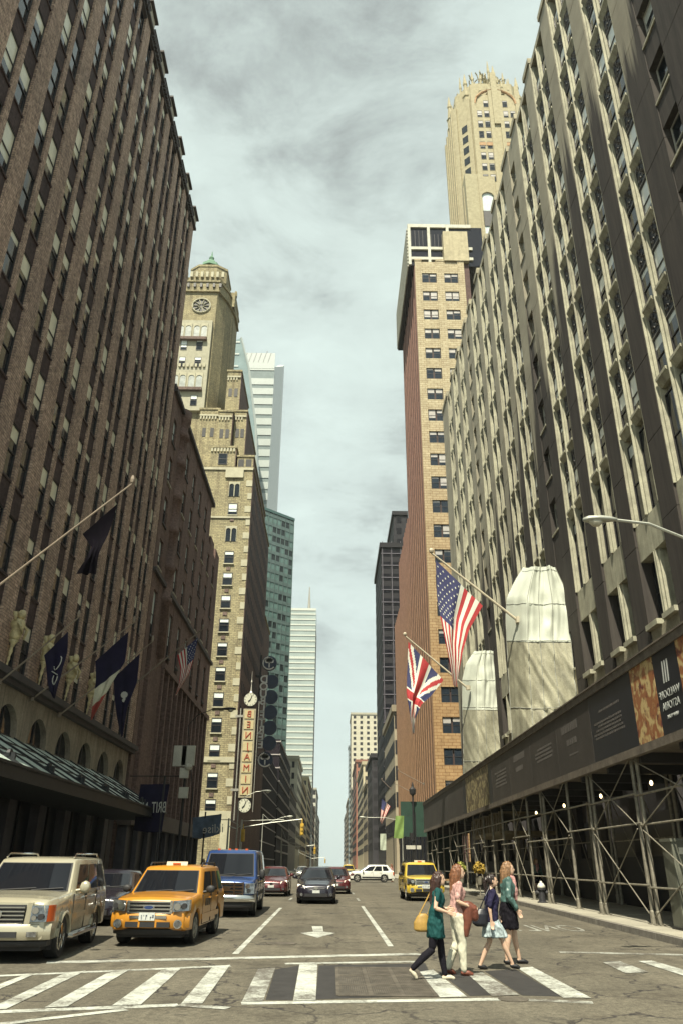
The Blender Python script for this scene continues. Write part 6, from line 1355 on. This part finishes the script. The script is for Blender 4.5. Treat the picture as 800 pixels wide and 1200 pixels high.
def limb(b, pts):
    """pts: (x, y, z, r): rounded tapered chain, resampled so that joints stay soft"""
    P = [Vector(p[:3]) for p in pts]; rr = [p[3] for p in pts]; path, rad = [], []
    for i in range(len(P) - 1):
        for k in range(5): t = k / 5; path.append(P[i].lerp(P[i + 1], t)); rad.append(lerp(rr[i], rr[i + 1], t))
    path.append(P[-1]); rad.append(rr[-1])
    d0 = (path[0] - path[1]).normalized(); d1 = (path[-1] - path[-2]).normalized()
    path = [path[0] + d0 * rad[0] * .85, path[0] + d0 * rad[0] * .5] + path + [path[-1] + d1 * rad[-1] * .5, path[-1] + d1 * rad[-1] * .85]; rad = [rad[0] * .4, rad[0] * .8] + rad + [rad[-1] * .8, rad[-1] * .4]
    b.tube(path, rad, 12)
def ell(b, secs, n=18):
    """stack of ellipses: (cx, cy, z, rx, ry)"""
    b.rings([[(cx + rx * math.cos(2 * math.pi * k / n), cy + ry * math.sin(2 * math.pi * k / n), z) for k in range(n)] for cx, cy, z, rx, ry in secs])
SKIN = mat('skin', (.52, .35, .25), .55, var=.08, scale=8, obj=True, fine=False); SKIN.node_tree.nodes['Principled BSDF'].inputs['Subsurface Weight'].default_value = .08
EYE = mat('eye_dark', (.02, .015, .012), .3, var=0); LIP = mat('lip', (.4, .14, .12), .5, var=0)
def hand(b, w, d, curl=.3):
    """w wrist, d pointing direction; palm, four unequal fingers and a thumb from the side"""
    w = Vector(w); d = Vector(d).normalized(); s = Vector((1, 0, 0)) if abs(d.x) < .7 else Vector((0, 0, 1)); s = (s - d * s.dot(d)).normalized(); n = d.cross(s)
    for k in (-1, 0, 1): limb(b, [(*(w + s * .014 * k), .015), (*(w + d * .085 + s * .024 * k), .013)])
    for k, ln in ((-1.5, .062), (-.5, .078), (.5, .083), (1.5, .072)):
        a = w + d * .088 + s * .0185 * k; c = a + d * ln * .5 + n * curl * .02; e = c + (d * (1 - curl) + n * curl).normalized() * ln * .5; limb(b, [(*a, .0095), (*c, .0088), (*e, .0072)])
    a = w + d * .03 + s * .03; c = a + (d * .7 + s * .7) * .035; limb(b, [(*a, .012), (*c, .0105), (*(c + d * .035 + n * .012), .0085)])
def figure(name, label, loc, rz, S, J):
    """facing +x. J: joint positions for feet, knees, elbows, wrists (metres for a 1.70 m figure)"""
    o = thing(name, label, 'person', (loc[0], loc[1], gz(loc[1])), rz); o.scale = (S,) * 3
    hx, lean = J.get('hip', 0), J.get('lean', .03)
    hips = [(hx, s * .085, .9) for s in (-1, 1)]; sh = [(hx + lean, s * .165, 1.385) for s in (-1, 1)]; hc = Vector((hx + lean + .045, 0, 1.585)); turn = J.get('turn', 0)
    def body(b):
        ell(b, [(hx, 0, .84, .08, .12), (hx - .01, 0, .9, .115, .165), (hx, 0, .98, .105, .155), (hx + .01, 0, 1.08, .085, .12), (hx + lean * .5 + .01, 0, 1.18, .095, .13), (hx + lean + .015, 0, 1.27, .11, .15), (hx + lean, 0, 1.36, .085, .16), (hx + lean, 0, 1.42, .055, .1), (hx + lean, 0, 1.45, .04, .05)])
        limb(b, [(hx + lean - .005, 0, 1.4, .05), (hx + lean + .02, 0, 1.5, .045)])
        ell(b, [(hc.x + .015, 0, 1.475, .03, .03), (hc.x + .03, 0, 1.487, .058, .045), (hc.x + .022, 0, 1.52, .078, .06), (hc.x + .008, 0, 1.56, .09, .068), (hc.x, 0, 1.6, .097, .073), (hc.x - .006, 0, 1.64, .095, .072), (hc.x - .012, 0, 1.675, .072, .056), (hc.x - .012, 0, 1.697, .03, .025)])
        limb(b, [(hc.x + .09, 0, 1.6, .009), (hc.x + .112, 0, 1.56, .013), (hc.x + .095, 0, 1.548, .012)])                       # nose
        limb(b, [(hc.x + .085, -.018, 1.512, .008), (hc.x + .09, .018, 1.512, .008)]); limb(b, [(hc.x + .088, -.03, 1.612, .009), (hc.x + .088, .03, 1.612, .009)])     # lips, brow
        for s in (-1, 1): limb(b, [(hc.x - .005, s * .073, 1.59, .012), (hc.x - .012, s * .077, 1.555, .01)])                       # ears
        for k, s in enumerate((-1, 1)):
            kn, an, toe = J['knee'][k], J['ankle'][k], J['toe'][k]
            limb(b, [(*hips[k], .088), (lerp(hips[k][0], kn[0], .5), lerp(hips[k][1], kn[1], .5), lerp(hips[k][2], kn[2], .5), .073), (*kn, .052), (lerp(kn[0], an[0], .32) - .012, lerp(kn[1], an[1], .32), lerp(kn[2], an[2], .32), .054), (*an, .032)])
            heel = Vector(an) + (Vector(an) - Vector(toe)).normalized() * .03 + Vector((0, 0, -.045)); limb(b, [(*an, .034), (*heel, .028)]); limb(b, [(*heel, .027), (*((Vector(an) * .4 + Vector(toe) * .6)), .03), (*toe, .02)])
            el, wr_ = J['elbow'][k], J['wrist'][k]
            limb(b, [(*sh[k], .05), (lerp(sh[k][0], el[0], .5), lerp(sh[k][1], el[1], .5), lerp(sh[k][2], el[2], .5), .041), (*el, .034), (lerp(el[0], wr_[0], .3), lerp(el[1], wr_[1], .3), lerp(el[2], wr_[2], .3), .036), (*wr_, .023)]); hand(b, wr_, Vector(wr_) - Vector(el), J.get('curl', .35))
    bo = link('body', blobmesh('body', body, SKIN, .0075, 4), o)
    for s in (-1, 1): b = MB(); b.smooth = True; b.lathe([(.001, -.009), (.009, -.005), (.011, 0), (.009, .005), (.001, .009)], 8, (hc.x + .083, s * .033, 1.588)); link('eye', b.mesh('eye', EYE), bo)
    return o, dict(hx=hx, lean=lean, hips=hips, sh=sh, hc=hc, J=J)
def cloth(o, nm, build, m, voxel=.011, smooth=4): return link(nm, blobmesh(nm, build, m, voxel, smooth, {'leggings': .003, 'trousers': .009}.get(nm, .02), (12, 12, 7)), o)
def sleeves(K, frac, r0, r1, ks=(0, 1)):
    def f(b):
        for k in ks:
            sh, el, w = Vector(K['sh'][k]), Vector(K['J']['elbow'][k]), Vector(K['J']['wrist'][k])
            if frac <= 1: e = sh.lerp(el, frac); limb(b, [(*sh, r0), (*e, r1)])
            else: limb(b, [(*sh, r0), (*sh.lerp(el, .5), (r0 + r1) / 2), (*el, r1), (*el.lerp(w, frac - 1), r1 * .82)])
    return f
def legs(K, frac, dr):
    def f(b):
        for k in (0, 1):
            h, kn, an = Vector(K['hips'][k]), Vector(K['J']['knee'][k]), Vector(K['J']['ankle'][k]); c = kn.lerp(an, .32) + Vector((-.012, 0, 0))
            limb(b, [(*h, .09 + dr), (*h.lerp(kn, .5), .074 + dr), (*kn, .053 + dr), (*c, .055 + dr), (*kn.lerp(an, frac), .036 + dr)])
    return f
def shoes(o, K, m, h=.0):
    for k in (0, 1):
        an, toe = Vector(K['J']['ankle'][k]), Vector(K['J']['toe'][k]); d = (toe - an).normalized(); heel = an + (an - toe).normalized() * .03 + Vector((0, 0, -.045))
        def f(b): limb(b, [(*heel, .034), (*(an * .4 + toe * .6 + Vector((0, 0, -.004))), .037), (*toe, .026)]); b.tube([heel + Vector((0, 0, -.025)), toe + Vector((0, 0, -.018))], .02, 8)
        link('shoe', blobmesh('shoe', f, m, .008, 3), o)
def hair(o, K, m, length, back=.05, fringe=True, seed=1, pony=False):
    hc = K['hc']; rr = random.Random(seed)
    def f(b):
        ell(b, [(hc.x - .03, 0, 1.53, .06, .075), (hc.x - .03, 0, 1.58, .085, .085), (hc.x - .022, 0, 1.63, .095, .086), (hc.x - .018, 0, 1.68, .08, .07), (hc.x - .018, 0, 1.712, .035, .03)])
        if pony: limb(b, [(hc.x - .1, 0, 1.64, .035), (hc.x - .16, 0, 1.58, .04), (hc.x - .15, 0, 1.58 - length, .022)])
        else:
            for k in range(26):
                a = R(62 + 236 * k / 25); x, y = hc.x - .02 + .085 * math.cos(a), .082 * math.sin(a); l = length * rr.uniform(.85, 1.1)
                limb(b, [(x, y, 1.62, .022), (x - back * .4 + .01 * math.cos(a), y * 1.12, 1.54, .024), (x - back + rr.uniform(-.015, .015), y * 1.2, 1.6 - l, .013)])
    link('hair', blobmesh('hair', f, m, .009, 1, .018, (42, 42, 3)), o)
def hairmat(name, c): return mat(name, c, .4, var=.5, scale=22, obj=True)
HB = hairmat('dark_brown_hair', (.05, .022, .016)); HR = hairmat('auburn_hair', (.2, .085, .04)); HL = hairmat('light_brown_hair', (.25, .14, .07)); HK = hairmat('black_brown_hair', (.03, .02, .018))
TEAL = mat('teal_jersey', (.014, .066, .066), .8, spec=.12, var=.15, scale=6, obj=True); LEG = mat('black_leggings', (.012, .011, .016), .8, spec=.12, var=.1, obj=True); CREAMS = mat('cream_shoe', (.6, .55, .42), .6, obj=True); PINK = mat('pink_print_top', (.55, .33, .3), .8, spec=.12, var=.4, scale=24, obj=True); WPANT = mat('cream_trousers', (.6, .58, .46), .8, spec=.12, var=.1, scale=5, obj=True); BRLE = mat('brown_leather', (.16, .05, .03), .45, var=.35, scale=12, obj=True); NVY = mat('navy_jersey', (.022, .02, .05), .8, spec=.12, var=.15, scale=6, obj=True); LSK = mat('pale_blue_print_skirt', (.42, .5, .52), .8, spec=.12, var=.5, scale=14, obj=True); BLKS = mat('black_shoe', (.012, .012, .014), .5, obj=True); JK = mat('teal_leather_jacket', (.06, .12, .11), .42, var=.25, scale=9, obj=True); BSK = mat('black_skirt', (.01, .009, .013), .85, spec=.12, var=.1, obj=True); SCARF = mat('pink_scarf', (.5, .27, .25), .85, var=.4, scale=26, obj=True); YBAG = mat('yellow_leather', (.36, .22, .05), .5, var=.2, scale=8, obj=True); BKB = mat('black_leather', (.012, .013, .02), .4, var=.2, obj=True)
# k=0 is the right side (towards the camera), k=1 the left
# --- woman in the teal dress, long stride
J1 = dict(hip=0, lean=.05, knee=[(-.08, -.08, .47), (.09, .08, .5)], ankle=[(-.44, -.085, .17), (.14, .08, .075)], toe=[(-.36, -.09, .045), (.29, .085, .028)], elbow=[(.0, -.24, 1.12), (.02, .23, 1.12)], wrist=[(.2, -.2, 1.06), (.22, .16, 1.1)])
p = onG(512, 1149); o, K = figure('person', 'woman in a teal dress over black leggings striding with a yellow bag behind her', (p.x, p.y), R(-4), .965, J1)
cloth(o, 'dress', lambda b: (ell(b, [(.05, 0, 1.43, .05, .09), (.05, 0, 1.37, .1, .175), (.06, 0, 1.27, .13, .17), (.035, 0, 1.15, .115, .155), (.01, 0, 1.02, .13, .18), (.0, 0, .9, .15, .2), (0, 0, .78, .155, .2), (.0, 0, .66, .16, .2), (-.01, 0, .64, .12, .16)]), sleeves(K, .55, .062, .055)(b)), TEAL)
cloth(o, 'leggings', legs(K, .95, .011), LEG, .009); shoes(o, K, CREAMS); hair(o, K, HB, .42, .06, seed=2)
def bag(name, label, parentloc, Sz, build, m, cat='bag', strap=None):
    t = thing(name, label, cat, parentloc); link('pouch', blobmesh('pouch', build, m, .012, 4), t)
    if strap: b = MB(); b.tube(strap, .012, 6); link('strap', b.mesh('strap', m), t)
    return t
base = Vector((p.x, p.y, gz(p.y)))
bag('shoulder_bag', 'yellow leather shoulder bag hanging behind the woman in teal', base + Vector((-.22, .02, .85)), 1, lambda b: ell(b, [(0, 0, -.14, .1, .05), (0, 0, -.11, .15, .07), (-.01, 0, 0, .14, .065), (.01, 0, .1, .1, .045), (.02, 0, .14, .05, .03)], 14), YBAG, strap=[(-.05, 0, .12), (.1, .1, .35), (.2, .14, .52), (.22, .1, .4), (.1, 0, .13)])
# --- woman in pink with cream trousers carrying a brown jacket
J2 = dict(hip=0, lean=.02, knee=[(.06, -.075, .5), (.0, .08, .48)], ankle=[(.06, -.08, .08), (-.18, .085, .1)], toe=[(.2, -.085, .028), (-.06, .09, .03)], elbow=[(-.02, -.24, 1.12), (0, .24, 1.12)], wrist=[(.18, -.18, 1.05), (.2, .14, 1.06)])
p = onG(538, 1143); o, K = figure('person', 'woman with auburn hair in a pink top and cream trousers carrying a brown jacket', (p.x, p.y), R(3), 1.03, J2)
cloth(o, 'top', lambda b: (ell(b, [(.02, 0, 1.44, .045, .08), (.02, 0, 1.37, .1, .18), (.035, 0, 1.27, .13, .17), (.015, 0, 1.14, .115, .15), (.0, 0, 1.0, .13, .18), (0, 0, .9, .135, .185), (0, 0, .88, .1, .15)]), sleeves(K, .8, .062, .052)(b)), PINK)
cloth(o, 'trousers', legs(K, .97, .022), WPANT, .011); shoes(o, K, BRLE); hair(o, K, HR, .36, .05, seed=4)
base = Vector((p.x, p.y, gz(p.y)))
bag('folded_jacket', 'brown leather jacket draped over the forearm of the woman in pink', base + Vector((.19, -.12, 1.02)), 1, lambda b: [limb(b, [(-.14, .02, .06, .07), (.0, 0, .07, .08), (.1, 0, .02, .075), (.12, .02, -.12, .07)]), ell(b, [(-.06, 0, -.42, .04, .05), (-.05, 0, -.3, .07, .07), (-.02, 0, -.1, .11, .08), (0, 0, .06, .13, .08)])], BRLE, 'jacket')
# --- woman in navy with a pale skirt and black shoulder bag
J3 = dict(hip=0, lean=.04, knee=[(.2, -.08, .52), (-.03, .08, .48)], ankle=[(.36, -.085, .12), (-.24, .085, .09)], toe=[(.49, -.09, .06), (-.12, .09, .028)], elbow=[(-.06, -.24, 1.12), (.05, .23, 1.12)], wrist=[(-.04, -.25, .88), (.16, .2, .95)])
p = onG(578, 1137); o, K = figure('person', 'woman with tied hair in a navy top and pale patterned skirt with a black bag', (p.x, p.y), R(2), .93, J3)
cloth(o, 'top', lambda b: (ell(b, [(.04, 0, 1.44, .045, .08), (.04, 0, 1.37, .1, .185), (.055, 0, 1.26, .14, .185), (.03, 0, 1.1, .14, .185), (.01, 0, .95, .155, .2), (.0, 0, .84, .15, .195), (0, 0, .82, .1, .14)]), sleeves(K, .95, .066, .056)(b)), NVY)
cloth(o, 'skirt', lambda b: ell(b, [(0, 0, .95, .13, .17), (.02, 0, .82, .17, .2), (.05, 0, .68, .23, .21), (.06, 0, .58, .26, .21), (.06, 0, .565, .22, .17)], 24), LSK)
shoes(o, K, BLKS); hair(o, K, HK, .25, pony=True)
base = Vector((p.x, p.y, gz(p.y)))
bag('shoulder_bag', 'black leather shoulder bag behind the woman in navy', base + Vector((-.2, -.12, .86)), 1, lambda b: ell(b, [(0, 0, -.15, .1, .05), (-.02, 0, -.1, .15, .08), (0, 0, .05, .16, .08), (.03, 0, .15, .08, .04)], 14), BKB, strap=[(-.02, 0, .12), (.1, -.02, .36), (.2, .02, .52), (.2, .06, .36), (.08, .04, .12)])
# --- woman in the teal leather jacket and black skirt
J4 = dict(hip=0, lean=.02, knee=[(-.02, -.08, .48), (.1, .08, .5)], ankle=[(-.1, -.085, .085), (.16, .085, .08)], toe=[(.04, -.09, .028), (.3, .09, .03)], elbow=[(.0, -.25, 1.11), (.04, .24, 1.12)], wrist=[(.13, -.22, .9), (.16, .2, .92)])
p = onG(599, 1130); o, K = figure('person', 'tall woman with long light brown hair in a teal leather jacket and black skirt', (p.x, p.y), R(-3), 1.06, J4)
cloth(o, 'jacket', lambda b: (ell(b, [(.02, 0, 1.46, .055, .085), (.02, 0, 1.38, .105, .19), (.035, 0, 1.27, .14, .19), (.015, 0, 1.13, .125, .165), (.0, 0, 1.02, .135, .185), (0, 0, .99, .11, .16)]), sleeves(K, 1.92, .07, .055)(b)), JK)
cloth(o, 'skirt', lambda b: ell(b, [(0, 0, 1.06, .12, .165), (0, 0, .95, .15, .2), (.0, 0, .8, .165, .215), (.01, 0, .66, .175, .215), (.01, 0, .58, .175, .21), (.01, 0, .565, .13, .17)], 24), BSK)
cloth(o, 'scarf', lambda b: (ell(b, [(.03, 0, 1.4, .09, .12), (.035, 0, 1.45, .095, .11), (.03, 0, 1.48, .065, .075)]), limb(b, [(.13, -.03, 1.42, .045), (.16, -.04, 1.2, .05), (.16, -.03, 1.05, .035)]), limb(b, [(.12, .05, 1.42, .04), (.15, .05, 1.22, .045)])), SCARF)
shoes(o, K, BLKS); hair(o, K, HL, .4, .05, seed=8)
# --- distant pedestrians, small copies of the walking figures in other places
proto = [q for q in COL.objects if q.name.startswith('person') and q.parent is None]
far = [(9.6, 86, 0, 0, 'distant pedestrian in teal at the far right corner'), (10.4, 88.5, 1, 2, 'distant pedestrian in pink at the far right corner'), (8.9, 84, 3, -2, 'distant pedestrian in a dark jacket behind the white crossover'), (-10.4, 96, 2, 3, 'distant pedestrian in navy on the far left sidewalk'), (-10.9, 72, 3, 1.5, 'distant pedestrian in a dark jacket on the left sidewalk'), (10.6, 60, 2, 1, 'pedestrian in navy walking under the sidewalk shed'), (6.6, 92, 1, 2.4, 'distant pedestrian in pink crossing by the white crossover'), (11.2, 46, 3, -1.4, 'pedestrian in a dark jacket under the sidewalk shed')]
for x, y, k, rz, lab in far:
    c = copy_tree(proto[k]); c.location = (x, y, gz(y) + (.15 if abs(x) > 8.6 and not 81 < y < 104 else 0)); c.rotation_euler = (0, 0, rz); c['label'] = lab; c['group'] = 'distant pedestrians'
# ================================================================ the air: thin even haze
hz = MB(); hz.box(-420, 420, -160, 1200, -3.5, 240); hm = bpy.data.materials.new('haze_air'); hm.use_nodes = True; hn = hm.node_tree; hn.nodes.clear()
ho = hn.nodes.new('ShaderNodeOutputMaterial'); hv = hn.nodes.new('ShaderNodeVolumePrincipled'); hv.inputs['Color'].default_value = (.86, .95, .92, 1); hv.inputs['Density'].default_value = .00014; hv.inputs['Anisotropy'].default_value = .2
hn.links.new(hv.outputs[0], ho.inputs['Volume'])
o = link('haze', hz.mesh('haze', hm)); o['kind'] = 'stuff'
